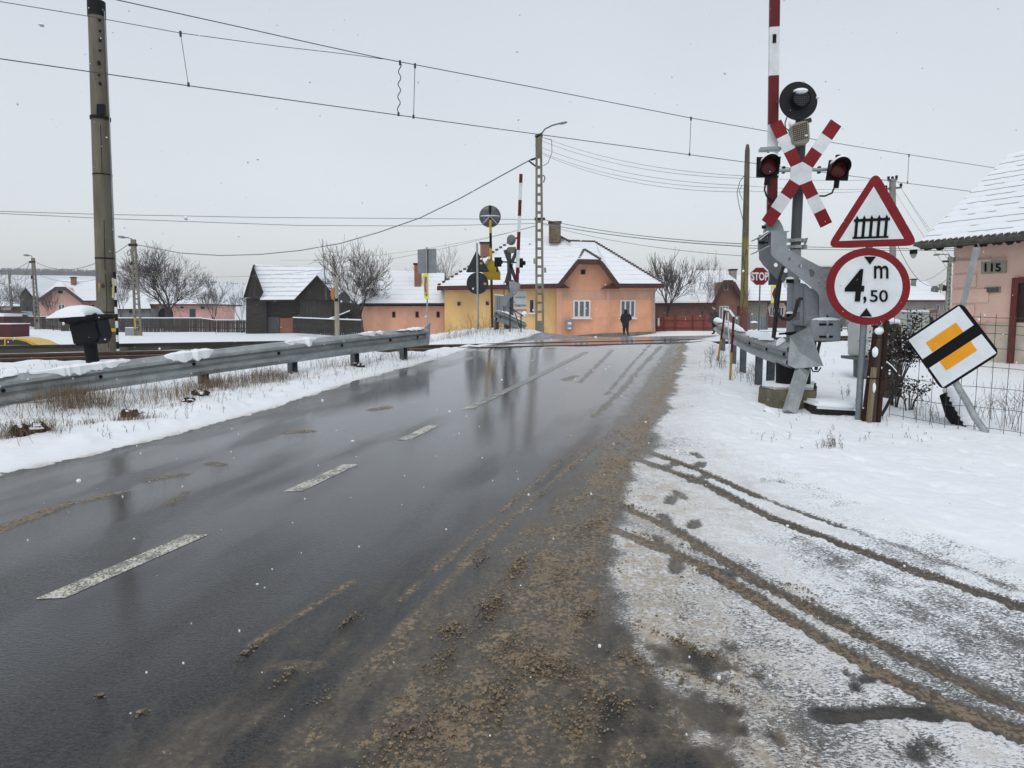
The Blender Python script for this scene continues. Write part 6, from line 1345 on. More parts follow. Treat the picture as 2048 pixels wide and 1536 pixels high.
# local frame: +x along the wall towards the camera, outside is -y
zE = T.p(1903.5, 487, 0).z
PK = M('old_pink_render', (.68, .465, .385), .88, .14, 1.0, .35, 0, (.57, .385, .315), (1, 1, 1), 0, .3, 3.)
mb = MB(); mb.box((4.0, 2.6, zE / 2 - .4), (8.0, 5.2, zE + .8)); mb.make('wall', PK, T)
mb = MB(); mb.box((1.02 * 1, -.012, T.p(2000, 650, 0).z - .72), (2.05, .03, 1.55)); o = mb.make('lower_wall', M('patched_cream_render', (.52, .45, .36), .9, .2, 2, .3, 0, (.36, .35, .34)), T)
mb = MB(); mb.box((4.0, -.05, T.p(1950, 752, 0).z - .5), (8.05, .12, 1.15)); mb.make('plinth', CONC, T)
zc = T.p(1950, 640, 0).z
mb = MB()
for k, (y0, y1, L_) in enumerate(((517, 546, .40), (548, 576, .26), (578, 607, .40), (609, 640, .26), (640, 668, .40))):
    z0_, z1_ = T.p(1930, y1, 0).z, T.p(1930, y0, 0).z; mb.box((L_ * 1.0, -.012, (z0_ + z1_) / 2), (L_ * 2, .03, z1_ - z0_ - .02))
mb.make('quoin', PK, T, bevel=.006)
mb = MB(); z0_ = T.p(1960, 512, 0).z; mb.box((4.0, -.012, zE - .12), (8.0, .03, .30)); mb.make('frieze', PK, T)
plx = [T.p(a, b_, -.03) for a, b_ in ((1962, 548), (2011.5, 545.5), (2012, 521.5), (1962, 523.5))]
mb = MB(); mb.prism(plx, (0, .03, 0)); np_ = mb.make('number_plate', M('number_plate_grey', (.26, .26, .21), .8, .2, 8), T)
text('115', T, (1969, 526.5, 2002, 543.5), -.036, BLACK, np_, 'number', bold=.035)
mb = MB(); mb.prism(T.P((1968, 587), (2000, 585), (2000, 573), (1968, 574.5), dy=-.025), (0, .025, 0)); pq = mb.make('plaque', M('plaque_stone', (.24, .22, .15), .85), T)
mb = MB(); mb.prism(T.P((1973, 585), (1997, 583.5), (1997, 574.5), (1973, 576), dy=-.03), (0, .008, 0)); mb.make('plaque_panel', M('plaque_dark', (.10, .105, .09), .8, .6, 30), pq)
mb = MB(); mb.tube(T.P((1903, 522.5), (2011, 516.5), dy=-.05), .014, 8); mb.box(T.p(1905, 520, -.05), (.08, .08, .12)); mb.make('conduit', M('cream_pipe', (.42, .40, .35), .6), T)
dx0 = T.p(2023, 650, 0).x; dzt = T.p(2026, 556, 0).z; dzb = T.p(2026, 738, 0).z
mb = MB(); mb.box((dx0 + .05, -.03, (dzt + dzb) / 2), (.12, .09, dzt - dzb)); mb.box((dx0 + .55, -.03, dzt - .05), (.88, .085, .12)); mb.make('door_frame', M('oxblood_paint', (.13, .032, .024), .6, .3, 8, .12), T)
mb = MB(); mb.box((dx0 + .55, .0, (dzt + dzb) / 2 - .1), (.9, .04, dzt - dzb)); mb.make('door', M('dark_brown_door', (.035, .017, .014), .5, .4, 6, .1), T)
# roof: overlapping tile courses under snow, verge on the left
eL = T.p(1838, 487, -.55); tL = T.p(2021, 308, 3.1); x0r = eL.x; run = tL.y - eL.y; rise = tL.z - eL.z; NR = 15
mb = MB()
for i in range(NR):
    f0, f1 = i / NR, (i + 1.12) / NR; n = 60; vs = []; fs = []
    for j in range(n + 1):
        x = x0r + (i / NR) * (tL.x - eL.x) + 9.0 * j / n; w0 = .022 * float(pn(j * 1.9, i * 3.1)) + .02 * math.sin(j * 2.6)
        for (f, up) in ((f0, .027 + w0 * .3), (f0 + .22 / NR, .046 + w0 * .25), (f1, .006)):
            vs.append((x, eL.y + run * f + (w0 if up > .02 and f == f0 else 0), eL.z + rise * f + up))
        vs.append((x, eL.y + run * f0 + w0, eL.z + rise * f0 - .02))
    for j in range(n):
        for k in (0, 1): fs.append((j * 4 + k, j * 4 + 4 + k, j * 4 + 5 + k, j * 4 + 1 + k))
        fs.append((j * 4 + 3, j * 4 + 7, j * 4 + 4, j * 4))
    fs += [(3, 0, 1, 2), (n * 4 + 2, n * 4 + 1, n * 4, n * 4 + 3)]
    mb.add(vs, fs)
def course_mat():
    b = NB('tile_courses_under_snow'); v = b.obj(); nz = b.sep(b.n('ShaderNodeNewGeometry').outputs['Normal'])[2]; n1_ = b.noise(v, 5, 5, .7)
    k = b.ramp(b.math('ADD', nz, b.math('MULTIPLY', b.math('SUBTRACT', n1_, .5), 1.0)), .12, .30)
    return b.done(b.mixsh(k, b.bsdf((.34, .33, .325), .8), b.bsdf(b.mix(b.noise(v, 1.5, 3), (.76, .81, .86), (.86, .89, .93)), .65, b.bump(b.noise(v, 25, 4), .3, .02))))
mb.make('roof', course_mat(), T, True, fix=False)
mb = MB(); dn = Vector((0, 0, -.16)); q0, q1 = Vector(eL), Vector((eL.x + 9.0, eL.y, eL.z)); q2, q3 = Vector((tL.x + 9.0, tL.y, tL.z)), Vector(tL)
mb.prism([q0 + Vector((.02, .02, -.01)), q1 + Vector((0, .02, -.01)), q2 + Vector((0, 0, -.01)), q3 + Vector((.02, 0, -.01))], dn * .8); mb.make('roof_deck', DWOOD, T)
mb = MB(); mb.prism([q3, q2, Vector((q2.x, q2.y + run, q1.z)), Vector((q3.x, q3.y + run, q0.z))], (0, 0, -.1)); mb.make('rear_roof', SNOW, T)
mb = MB(); mb.prism([Vector((0, 0, zE)), Vector((0, 5.2, zE)), Vector((0, 3.0, zE + rise * .8))], (.2, 0, 0)); mb.make('gable', PK, T)
mb = MB(); mb.tube([q0 + Vector((-.05, -.05, -.06)), q1 + Vector((0, -.05, -.06))], .065, 10)
for k in range(70): x = q0.x + .05 + k * .13; mb.tube([Vector((x, q0.y + .03, q0.z + .02)), Vector((x, q0.y - .06, q0.z - .015))], .05, 6)
mb.make('gutter', M('mossy_gutter', (.085, .083, .065), .8, .5, 9, .3), T)
mb = MB()
for k in range(34):
    x = rnd.uniform(.1, 3.5); mb.ball((q0.x + x, q0.y + .1, q0.z - .13), (.05, .05, rnd.uniform(.02, .06)), 6, 4, jit=.4)
mb.make('leaf_debris', BLACK, T)
T = Th('dome_camera', 'dome camera with a white cap hanging from the gutter, right of the round sign', 'camera', at(1827, 492, 15.5))
mb = MB(); mb.tube([T.p(1827, 499.5), T.p(1827, 497), T.p(1827, 493)], [.12, .11, .03], 20); mb.make('cap', WHITE, T, True)
mb = MB(); mb.tube([T.p(1827, 508), T.p(1827, 499.8)], .075, 16); mb.make('housing', BLACK, T, True)
mb = MB(); mb.ball(T.p(1827, 508), (.06, .06, .095), 14, 8); mb.make('dome', M('clear_dome', (.36, .36, .30), .15), T, True)
mb = MB(); mb.tube([T.p(1827, 494), T.p(1828, 486), T.p(1840, 484)], .015, 6); mb.make('arm', GREYD, T)
# ================================================================ wire fence, its leaning post and rails
fa, fb = gnd(1778, 846), gnd(2052, 886); fa, fb = Vector((fa.x, fa.y, 0)), Vector((fb.x, fb.y, 0)); fd = (fb - fa).normalized(); rzf = math.atan2(fd.y, fd.x)
T = Th('wire_fence', 'thin square-mesh wire fence in front of the pink house 115', 'fence', (fa.x, fa.y, surf(fa.x, fa.y) - .05), rzf)
FW_ = M('fence_wire', (.06, .055, .052), .6, .3, 20); mb = MB(); L_ = (fb - fa).length + .8; gz = lambda x: surf(fa.x + fd.x * x, fa.y + fd.y * x) - T.loc.z
hts = [0.04, .26, .48, .70, .90, 1.06, 1.15, 1.235]
n = int(L_ / .14)
for i in range(n + 1):
    x = i * .14; s_ = .02 * float(pn(i * .7, 3.3)); mb.tube([(x + s_, .02 * float(pn(i * .5, 1.)), gz(x) - .05), (x, .03 * float(pn(i * .5, 5.)), gz(x) + .6), (x - s_, .02 * float(pn(i * .5, 9.)), gz(x) + 1.27)], .0030, 4, cap=False)
for h_ in hts:
    mb.tube([(x, .03 * float(pn(x * 2, h_ * 9)), gz(x) + h_ + .012 * float(pn(x * 1.5, h_ * 4 + 2))) for x in np.arange(0, L_ + .1, .2)], .0030, 4, cap=False)
mb.make('mesh', FW_, T)
DRUST = M('dark_rust', (.042, .020, .015), .8, .4, 9, .3, 0, (.025, .016, .013), spec=.15)
gpst = base(1742, 852, -.2); T = Th('fence_post', 'split old wooden fence post clamped between two leaning rusty rails', 'fence post', gpst)
mb = MB(); mb.beam(T.p(1724, 862), T.p(1752, 650), .040, .05); o = mb.make('rusty_rail', DRUST, T, bevel=.006); mb = MB(); mb.beam(T.p(1754, 864, -.05), T.p(1773.5, 641, -.05), .048, .05); mb.make('rusty_rail', DRUST, T, bevel=.006)
mb = MB(); mb.tube([T.p(a, b_, .02) for a, b_ in ((1740, 862), (1744, 800), (1750, 740), (1756, 690), (1760, 664))], [.085, .075, .07, .07, .05], 9); mb.make('wooden_post', M('split_post_wood', (.085, .072, .058), .9, .5, 3, .6, 0, (.05, .04, .032), (6, 6, .5), .35), T, True)
mb = MB(); mb.beam(T.p(1737, 850, -.06), T.p(1748, 735, -.06), .045, .05); mb.make('splint', M('yellowed_wood', (.24, .195, .12), .85, .3, 5, .3, 0, (.12, .10, .07), (6, 6, .5)), T)
mb = MB(); mb.ball(T.p(1758, 662, .0), (.07, .06, .05), 10, 6, jit=.2); mb.ball(T.p(1750, 704, -.07), (.035, .03, .06), 8, 6, jit=.2); mb.ball(T.p(1748, 775, -.08), (.02, .02, .06), 8, 6, jit=.2); mb.make('snow', SNOW, T, True)
mb = MB(); mb.tube(T.P((1726, 757), (1776, 757), dy=-.09), .006, 5); mb.tube(T.P((1736, 676), (1770, 675), dy=-.09), .005, 5); mb.make('tie_wire', BLACK, T)
gq = base(1790, 815, -.2); T = Th('fence_post', 'rotten round fence post with snow on its head behind the clamped one', 'fence post', gq + Vector((.15, .5, 0)))
mb = MB(); mb.tube([T.p(a, b_) for a, b_ in ((1774, 840), (1780, 760), (1787, 690), (1789, 644))], [.08, .075, .07, .06], 9); mb.make('wooden_post', MATS['split_post_wood'], T, True)
mb = MB(); mb.ball(T.p(1788, 643), (.085, .07, .05), 12, 6, jit=.15); mb.make('snow_cap', SNOW, T, True)
mb = MB(); mb.tube([T.p(a, b_, .1) for a, b_ in ((1796, 835), (1797, 700), (1796, 652))], [.05, .045, .04], 8); mb.make('side_post', MATS['split_post_wood'], T, True)
T = Th('hose', 'bent black hose with snow on it hanging from the fence post', 'hose', gpst + Vector((.1, .1, 0)))
mb = MB(); mb.tube([T.p(a, b_, .0) for a, b_ in ((1772, 727), (1782, 735), (1792, 747), (1795, 758), (1792, 772), (1782, 795), (1772, 815), (1762, 832))], .018, 8); mb.make('pipe', BLACKR, T, True)
mb = MB(); mb.tube([T.p(a, b_, .0) + Vector((0, 0, .018)) for a, b_ in ((1772, 727), (1782, 735), (1792, 747))], .014, 8); mb.make('snow', SNOW, T, True)
T = Th('white_cabinet', 'white metal cabinet standing on a dark slab behind the round sign post', 'cabinet', at(1732, 718, 11.6))
mb = MB(); mb.prism(T.P((1715, 712), (1749, 712), (1749, 646), (1715, 646)), (0, .35, 0)); mb.make('body', M('cabinet_white', (.46, .50, .48), .5, .1, 3), T, bevel=.012)
mb = MB(); mb.prism(T.P((1710, 720), (1752, 720), (1752, 714), (1710, 714), dy=-.06), (0, .5, 0)); mb.prism(T.P((1724, 770), (1744, 770), (1744, 720), (1724, 720), dy=.02), (0, .3, 0)); mb.make('stand', GREYD, T)
mb = MB(); mb.prism(T.P((1721, 711), (1722, 711), (1722, 647), (1721, 647), dy=-.012), (0, .01, 0)); mb.prism(T.P((1715, 682), (1749, 682), (1749, 681), (1715, 681), dy=-.012), (0, .01, 0)); mb.make('door_gap', GREYD, T)
T = Th('wooden_crate', 'mossy wooden crate with a sloping snowy lid between the fence posts', 'crate', at(1782, 735, 10.6))
mb = MB(); mb.prism(T.P((1770, 770), (1789, 770), (1789, 694), (1770, 706)), (0, .4, 0)); mb.make('boards', M('mossy_boards', (.15, .125, .05), .9, .4, 5, .3), T)
mb = MB(); mb.prism(T.P((1766, 706), (1791, 696), (1789, 690), (1776, 684), (1768, 690), dy=-.04), (0, .45, 0)); mb.make('snow_cap', SNOW, T, bevel=.01)
# dark culvert edge, boards and log in the snow
g5 = gnd(1686, 846); T = Th('culvert_wall', 'dark low culvert wall under a thick snow ledge left of the round sign post', 'wall', (g5.x, g5.y + .15, surf(g5.x, g5.y)))
mb = MB(); mb.prism(T.P((1630, 862), (1724, 862), (1722, 818), (1630, 812)), (0, .5, 0)); mb.make('wall', M('wet_dark_concrete', (.028, .025, .021), .7, .5, 6, .4), T)
mb = MB(); mb.prism(T.P((1632, 818), (1722, 823), (1723, 808), (1634, 803), dy=-.07), (0, .8, .0)); mb.make('snow_cap', SNOW, T, True, bevel=.035)
g6 = gnd(1575, 838); T = Th('broken_board', 'broken black board half buried in snow in front of the plinth', 'board', (g6.x, g6.y, surf(g6.x, g6.y)))
mb = MB(); mb.prism(T.P((1540, 833), (1550, 829), (1575, 833), (1604, 839), (1606, 843), (1570, 842), (1542, 838), dy=0), (0, .25, .03)); mb.make('board', BLACK, T)
mb = MB(); mb.prism(T.P((1541, 832), (1550, 827.5), (1575, 831.5), (1602, 837), (1596, 837), (1570, 834), dy=-.01), (0, .24, .05)); mb.make('snow', SNOW, T)
g7 = gnd(1925, 868); T = Th('log', 'snow-covered dark log lying slanted under the priority sign', 'log', (g7.x, g7.y + .15, surf(g7.x, g7.y)))
mb = MB(); mb.tube([T.p(1890, 790, .35), T.p(1905, 830, .2), T.p(1932, 868, 0)], [.06, .075, .06], 9); mb.make('bark', BLACK, T, True)
mb = MB()
for f in np.linspace(0, 1, 9): p = T.p(1894, 786, .35).lerp(T.p(1938, 862, 0), f); mb.ball(p + Vector((.02, 0, .02)), (.07, .07, .055), 9, 6, jit=.25)
mb.make('snow', SNOW, T, True)
# ================================================================ bushes behind the wire fence
LEAF = M('withered_leaf', (.028, .024, .021), .8, .5, 12, .1, 0, None, (1, 1, 1), .24)
def bush(name, label, px, py, dyo, w_, h_, seed, stems=9, leaves=260, group='bushes behind the wire fence'):
    g = gnd(px, py); T = Th(name, label, 'bush', (g.x, g.y + dyo, surf(g.x, g.y + dyo) - .03), 0, group); r = random.Random(seed); st, lf = MB(), MB()
    for i in range(stems):
        a = r.uniform(-1, 1); b_ = r.uniform(-.5, .5); tip = Vector((a * w_ / 2, b_ * w_ * .5, h_ * r.uniform(.6, 1.0))); mid = Vector((a * w_ * .18, b_ * w_ * .15, tip.z * .5))
        st.tube([(a * .04, 0, 0), mid, tip], [.009, .007, .003], 5, cap=False)
        for k in range(4):
            f = r.uniform(.45, 1); p = mid.lerp(tip, f); q = p + Vector((r.uniform(-.16, .16), r.uniform(-.14, .14), r.uniform(.02, .2))); st.tube([p, q], [.004, .002], 3, cap=False)
            for j in range(leaves // (stems * 4)):
                c = p.lerp(q, r.uniform(.1, 1.1)) + Vector((r.gauss(0, .045), r.gauss(0, .045), r.gauss(0, .045))); u = Vector((r.gauss(0, 1), r.gauss(0, 1), r.gauss(0, 1))).normalized(); v = u.cross(Vector((r.gauss(0, 1), r.gauss(0, 1), r.gauss(0, 1)))).normalized(); s_ = r.uniform(.010, .022)
                lf.add([c - u * s_ * 1.3, c - v * s_ * .7, c + u * s_ * 1.3, c + v * s_ * .7], [(0, 1, 2, 3)])
    st.make('stem', TWIG, T)
    if lf.v: lf.make('leaf_clusters', LEAF, T, fix=False)
bush('bush', 'dark bush with withered leaves and snow, left of the priority sign behind the wire fence', 1828, 838, .45, .66, 1.05, 5, 14, 1700)
bush('bush', 'small withered clump low behind the wire fence, below the dark bush', 1836, 838, .2, .38, .38, 9, 7, 260)
# ================================================================ people
def person(label, feet, Y, H_, pose, mats, parts):
    px = at(feet[0], feet[1], Y); T = Th('person', label, 'person', (px.x, Y, px.z)); s = H_ / 1.75
    vs, es, rs, idx_ = [], [], [], {}
    for k, (p, r, par) in pose.items():
        idx_[k] = len(vs); vs.append((p[0] * s, p[1] * s, p[2] * s)); rs.append((r[0] * s, r[1] * s) if isinstance(r, tuple) else (r * s, r * s))
        if par: es.append((idx_[par], idx_[k]))
    me = bpy.data.meshes.new('body'); me.from_pydata(vs, es, []); o = bpy.data.objects.new('tmp', me); C.objects.link(o)
    md = o.modifiers.new('s', 'SKIN'); 
    for d, r in zip(me.skin_vertices[0].data, rs): d.radius = r
    me.skin_vertices[0].data[0].use_root = True
    o.modifiers.new('u', 'SUBSURF').levels = 2
    dg = bpy.context.evaluated_depsgraph_get(); m2 = bpy.data.meshes.new_from_object(o.evaluated_get(dg)); bpy.data.objects.remove(o)
    m2.name = 'body'; m2.materials.clear()
    for m in mats: m2.materials.append(m)
    for f in m2.polygons:
        z = f.center.z / s; x = f.center.x / s; f.material_index = parts(f.center.x / s, f.center.y / s, z); f.use_smooth = True
    b_ = bpy.data.objects.new('body', m2); C.objects.link(b_); b_.parent = T.o; return T, s
SKIN = M('skin', (.45, .25, .18), .6, .1); BLK = M('black_coat', (.012, .012, .014), .8, .3, 6, .2); BTR = M('black_trousers', (.016, .016, .019), .8, .3, 6); SHOE = M('dark_shoe', (.01, .01, .01), .5)
pose = {'pel': ((0, 0, .95), (.22, .17), None), 'sp': ((0, .0, 1.18), (.245, .17), 'pel'), 'ch': ((.0, .02, 1.36), (.25, .17), 'sp'), 'ne': ((0, .03, 1.50), .08, 'ch'), 'he': ((-.01, .04, 1.62), (.10, .115), 'ne'), 'ht': ((-.01, .03, 1.72), (.075, .085), 'he'),
        'ls': ((-.23, .0, 1.40), .10, 'ch'), 'le': ((-.30, .03, 1.12), .09, 'ls'), 'lw': ((-.22, .10, .90), .05, 'le'), 'lh': ((-.20, .13, .80), (.04, .025), 'lw'),
        'rs': ((.23, .0, 1.40), .10, 'ch'), 're': ((.36, -.02, 1.15), .09, 'rs'), 'rw': ((.20, .12, 1.02), .05, 're'), 'rh': ((.14, .17, 1.0), (.045, .04), 'rw'),
        'lp': ((-.11, 0, .88), .14, 'pel'), 'lk': ((-.10, .08, .50), .11, 'lp'), 'la': ((-.10, .0, .10), .055, 'lk'), 'lt': ((-.11, .14, .03), (.05, .035), 'la'),
        'rp': ((.11, 0, .88), .14, 'pel'), 'rk': ((.10, .0, .50), .11, 'rp'), 'ra': ((.13, -.22, .13), .055, 'rk'), 'rt': ((.16, -.10, .04), (.05, .035), 'ra')}
T, s = person('person in black hooded jacket and trousers walking past the orange house', (1251, 672), 46, 1.68, pose, [BLK, BTR, SHOE, SKIN], lambda x, y, z: 2 if z < .1 else 1 if z < .86 else (3 if abs(z - .80) < .06 and x < -.15 else 0))
mb = MB(); mb.ball(Vector((-.01, .0, 1.63)) * s, Vector((.13, .13, .16)) * s, 14, 9); mb.tube([Vector((0, .02, 1.40)) * s, Vector((0, .0, 1.52)) * s], [.15 * s, .11 * s], 12); mb.make('hood', BLK, T, True)
b = NB('camouflage'); v = b.obj(); k1, k2 = b.noise(v, 7, 3), b.noise(v, 9, 3)
MATS['camouflage'] = b.done(b.bsdf(b.mix(b.ramp(k2, .52, .55), b.mix(b.ramp(k1, .48, .52), (.022, .023, .016), (.058, .054, .038)), (.010, .010, .009)), .85))
HAIR = M('grey_hair', (.045, .042, .040), .8)
pose2 = {'pel': ((0, 0, .95), (.14, .15), None), 'sp': ((0.01, .0, 1.18), (.27, .25), 'pel'), 'ch': ((.02, 0, 1.34), (.26, .25), 'sp'), 'ne': ((-.0, 0, 1.50), .065, 'ch'), 'he': ((-.03, 0, 1.62), (.105, .085), 'ne'), 'ht': ((-.02, 0, 1.71), (.075, .065), 'he'), 'no': ((-.14, 0, 1.61), .02, 'he'),
         'ls': ((.03, -.20, 1.40), .075, 'ch'), 'le': ((.08, -.25, 1.14), .065, 'ls'), 'lw': ((.0, -.24, .93), .05, 'le'), 'lh': ((-.03, -.22, .86), (.035, .03), 'lw'),
         'rs': ((.03, .20, 1.40), .075, 'ch'), 're': ((.08, .25, 1.14), .065, 'rs'), 'rw': ((.0, .24, .93), .05, 're'), 'rh': ((-.03, .22, .86), (.035, .03), 'rw'),
         'lp': ((0, -.09, .88), .11, 'pel'), 'lk': ((-.01, -.10, .50), .11, 'lp'), 'la': ((.02, -.10, .10), .055, 'lk'), 'lt': ((-.13, -.10, .04), (.04, .05), 'la'),
         'rp': ((0, .09, .88), .11, 'pel'), 'rk': ((.03, .10, .50), .11, 'rp'), 'ra': ((.06, .10, .10), .055, 'rk'), 'rt': ((-.09, .10, .04), (.04, .05), 'ra')}
T, s = person('person in camouflage jacket and dark trousers standing by the far end of the right guardrail', (1427, 669), 43, 1.76, pose2, [MATS['camouflage'], BTR, SHOE, SKIN], lambda x, y, z: 2 if z < .1 else 1 if z < .74 else 3 if z > 1.50 or z < .88 and abs(y) > .18 else 0)
mb = MB(); mb.ball(Vector((.0, 0, 1.67)) * s, Vector((.125, .10, .10)) * s, 12, 8); mb.make('hair', HAIR, T, True)
mb = MB(); mb.tube([Vector((.01, 0, .70)) * s, Vector((.01, 0, .95)) * s, Vector((.01, 0, 1.30)) * s], [.31 * s, .31 * s, .26 * s], 14); mb.make('coat_skirt', MATS['camouflage'], T, True)
# ================================================================ SLUSH LUMPS, GRASS, WEEDS, SNOWFLAKES
SLM = (lambda b: b.done(b.bsdf(b.mix(b.ramp(b.noise(b.pos(), 60, 4, .7), .35, .65), (.080, .061, .040), (.30, .225, .145)), .24, b.bump(b.noise(b.pos(), 160, 3), .5, .006), 0, .45)))(NB('slush_lump'))
r = np.random.RandomState(11); mb = MB(); cnt = 0
SL = A['slush']; SNw = A['snow']
def samp(arr, x, y):
    i = np.clip(np.searchsorted(xs, x) - 1, 0, NX - 2); j = np.clip(np.searchsorted(ys, y) - 1, 0, NY - 2); return arr[j, i]
px_ = r.uniform(-3.2, 2.6, 260000); py_ = 1.7 + (r.rand(260000) ** 1.25) * 6.5
w_ = samp(SL, px_, py_); cl = fbm(px_ * 5.5, py_ * 5.5, 2) + .5 * pn(px_ * 17, py_ * 17); sn_ = samp(SNw, px_, py_)
TRK = np.zeros(GX.shape); TRK[near] = trk
keep = (samp(TRK, px_, py_) < .25) & (w_ + .55 * cl + r.uniform(-.12, .12, 260000) > .62) & (w_ > .10) & (sn_ < .7)
lone = (samp(TRK, px_, py_) < .3) & (r.rand(260000) < .004) & (w_ > .07)
px_, py_, w_ = px_[keep | lone], py_[keep | lone], w_[keep | lone]
ico = []
for i in range(4):
    m_ = MB(); m_.ball((0, 0, 0), 1, 7, 4, jit=.16); ico.append((np.array(m_.v), m_.f))
px_, py_ = px_[:3000], py_[:3000]; zo = np.zeros(len(px_))
sm = (r.uniform(-3.2, 2.0, 60000), 1.7 + (r.rand(60000) ** 1.2) * 5.5); ks_ = (samp(SL, *sm) > .22 + .25 * r.rand(60000)) & (samp(TRK, *sm) < .25) & (samp(SNw, *sm) < .6)
nb = len(px_); px_ = np.concatenate([px_, sm[0][ks_][:5000]]); py_ = np.concatenate([py_, sm[1][ks_][:5000]]); zo = np.concatenate([zo, np.zeros(len(px_) - nb)]); big = np.ones(len(px_)); big[nb:] = .55
for (cx, cy, k_, ln, wd_, hh) in ((1035, 1135, 170, .10, .022, .018), (985, 1215, 260, .12, .035, .024), (1172, 1228, 110, .035, .025, .022), (1110, 1335, 240, .05, .08, .018), (1065, 1325, 160, .09, .04, .016), (905, 1262, 130, .05, .05, .012), (885, 1322, 110, .06, .03, .014), (1000, 1395, 260, .12, .05, .016), (880, 1450, 240, .12, .06, .014), (790, 1490, 160, .12, .04, .012), (1215, 1400, 160, .05, .07, .014), (1160, 1445, 180, .07, .06, .014), (1290, 1330, 130, .10, .025, .012), (1370, 1290, 120, .14, .018, .012), (1440, 1370, 90, .10, .02, .012), (1010, 1300, 120, .08, .05, .012), (1120, 1150, 90, .10, .03, .010), (1190, 1050, 120, .16, .04, .010), (1250, 1010, 120, .18, .03, .010), (500, 1300, 40, .06, .012, .012), (200, 1392, 12, .008, .008, .014), (285, 1425, 14, .010, .008, .014), (580, 1345, 30, .05, .01, .01), (700, 1240, 30, .05, .012, .01), (650, 1390, 30, .06, .02, .01), (960, 1120, 60, .1, .03, .008), (1330, 1085, 90, .2, .02, .010), (1445, 1160, 60, .1, .02, .010), (1595, 1180, 60, .06, .02, .012), (1625, 1205, 50, .05, .02, .012)):
    c = gnd(cx, cy); a = .9 if cx > 1230 else .95; al, ac = r.normal(0, ln, k_), r.normal(0, wd_, k_); dxy = (-.30, -.95) if cx < 1230 else (.75, -.66)
    px_ = np.concatenate([px_, c.x + al * dxy[0] - ac * dxy[1]]); py_ = np.concatenate([py_, c.y + al * dxy[1] + ac * dxy[0]]); e_ = np.exp(-(al / ln) ** 2 * .5 - (ac / wd_) ** 2 * .5); zo = np.concatenate([zo, r.rand(k_) * hh * e_]); big = np.concatenate([big, np.full(k_, 1.05)])
VV, FF, off = [], [], 0
for x, y, z_, bg in zip(px_, py_, zo, big):
    s_ = float(np.clip(r.lognormal(-5.72, .45), .0015, .011)) * bg; v_, f_ = ico[r.randint(4)]; a = r.rand() * 6.28; c_, s2 = math.cos(a), math.sin(a)
    sx_, sy_, sz_ = s_ * r.uniform(.8, 1.5), s_ * r.uniform(.8, 1.2), s_ * r.uniform(.6, 1.0)
    q_ = np.stack([(v_[:, 0] * sx_ * c_ - v_[:, 1] * sy_ * s2) + x, (v_[:, 0] * sx_ * s2 + v_[:, 1] * sy_ * c_) + y, v_[:, 2] * sz_ + surf(x, y) + sz_ * .05 + z_], 1)
    VV.append(q_); FF += [tuple(i + off for i in f) for f in f_]; off += len(v_)
mb.v = [tuple(p) for p in np.concatenate(VV)]; mb.f = FF; mb.m = [0] * len(FF)
o = mb.make('slush', SLM, None, True, fix=False); tag(o, 'brown lumps of slush scattered along the right of the lane', kind='stuff')
print('lumps', len(px_), len(FF))
# dry grass of the left verge
GR = (lambda b: b.done(b.bsdf(b.mix(b.noise(b.pos(), 3.5, 4, .7), (.10, .066, .036), (.27, .195, .115)), .9)))(NB('dry_grass'))
g = random.Random(4); mb = MB()
def blade(p, h, lean, wd, bend):
    a = g.uniform(0, 6.283); d = Vector((math.cos(a), math.sin(a), 0)); s_ = Vector((-d.y, d.x, 0)) * wd; p = Vector(p); k = len(mb.v)
    q1 = p + d * h * lean * .45 + Vector((0, 0, h * .6)); q2 = p + d * h * (lean + bend) + Vector((0, 0, h * (1 - .35 * bend - .3 * lean)))
    mb.add([p - s_, p + s_, q1 + s_ * .8, q1 - s_ * .8, q2], [(0, 1, 2, 3), (3, 2, 4)])
def tuft(px, py, n, h, r_, lean=.5):
    c = gnd(px, py)
    for i in range(int(n * 1.0)):
        x, y = c.x + g.gauss(0, r_), c.y + g.gauss(0, r_ * .8); blade((x, y, surf(x, y) - .01), h * g.uniform(.35, 1.25), g.uniform(.1, lean * 2.2), .0019, g.uniform(.3, 1.3))
for px, py, n, h, r_ in ((30, 885, 260, .20, .16), (70, 880, 220, .16, .12), (145, 830, 330, .30, .18), (185, 820, 220, .26, .16), (120, 815, 160, .34, .2), (255, 852, 150, .13, .09), (330, 808, 170, .30, .26), (380, 800, 200, .26, .26),
                         (440, 782, 230, .26, .22), (425, 785, 160, .20, .1), (520, 772, 230, .24, .2), (550, 768, 200, .20, .16), (475, 778, 120, .24, .2), (690, 742, 120, .2, .25), (740, 732, 150, .2, .3), (660, 750, 90, .2, .3), (795, 718, 120, .22, .3), (590, 765, 90, .16, .2), (20, 850, 120, .3, .3), (220, 815, 90, .3, .3), (290, 850, 70, .10, .1), (340, 825, 50, .1, .1), (185, 858, 60, .1, .08),
                         (930, 668, 260, .30, .9), (985, 664, 220, .34, .8), (900, 676, 160, .25, .8), (870, 684, 140, .22, .7)):
    tuft(px, py, n, h, r_)
o = mb.make('dry_grass', GR, None, fix=False); tag(o, 'tufts of dry brown grass poking through the snow of the left verge', kind='stuff')
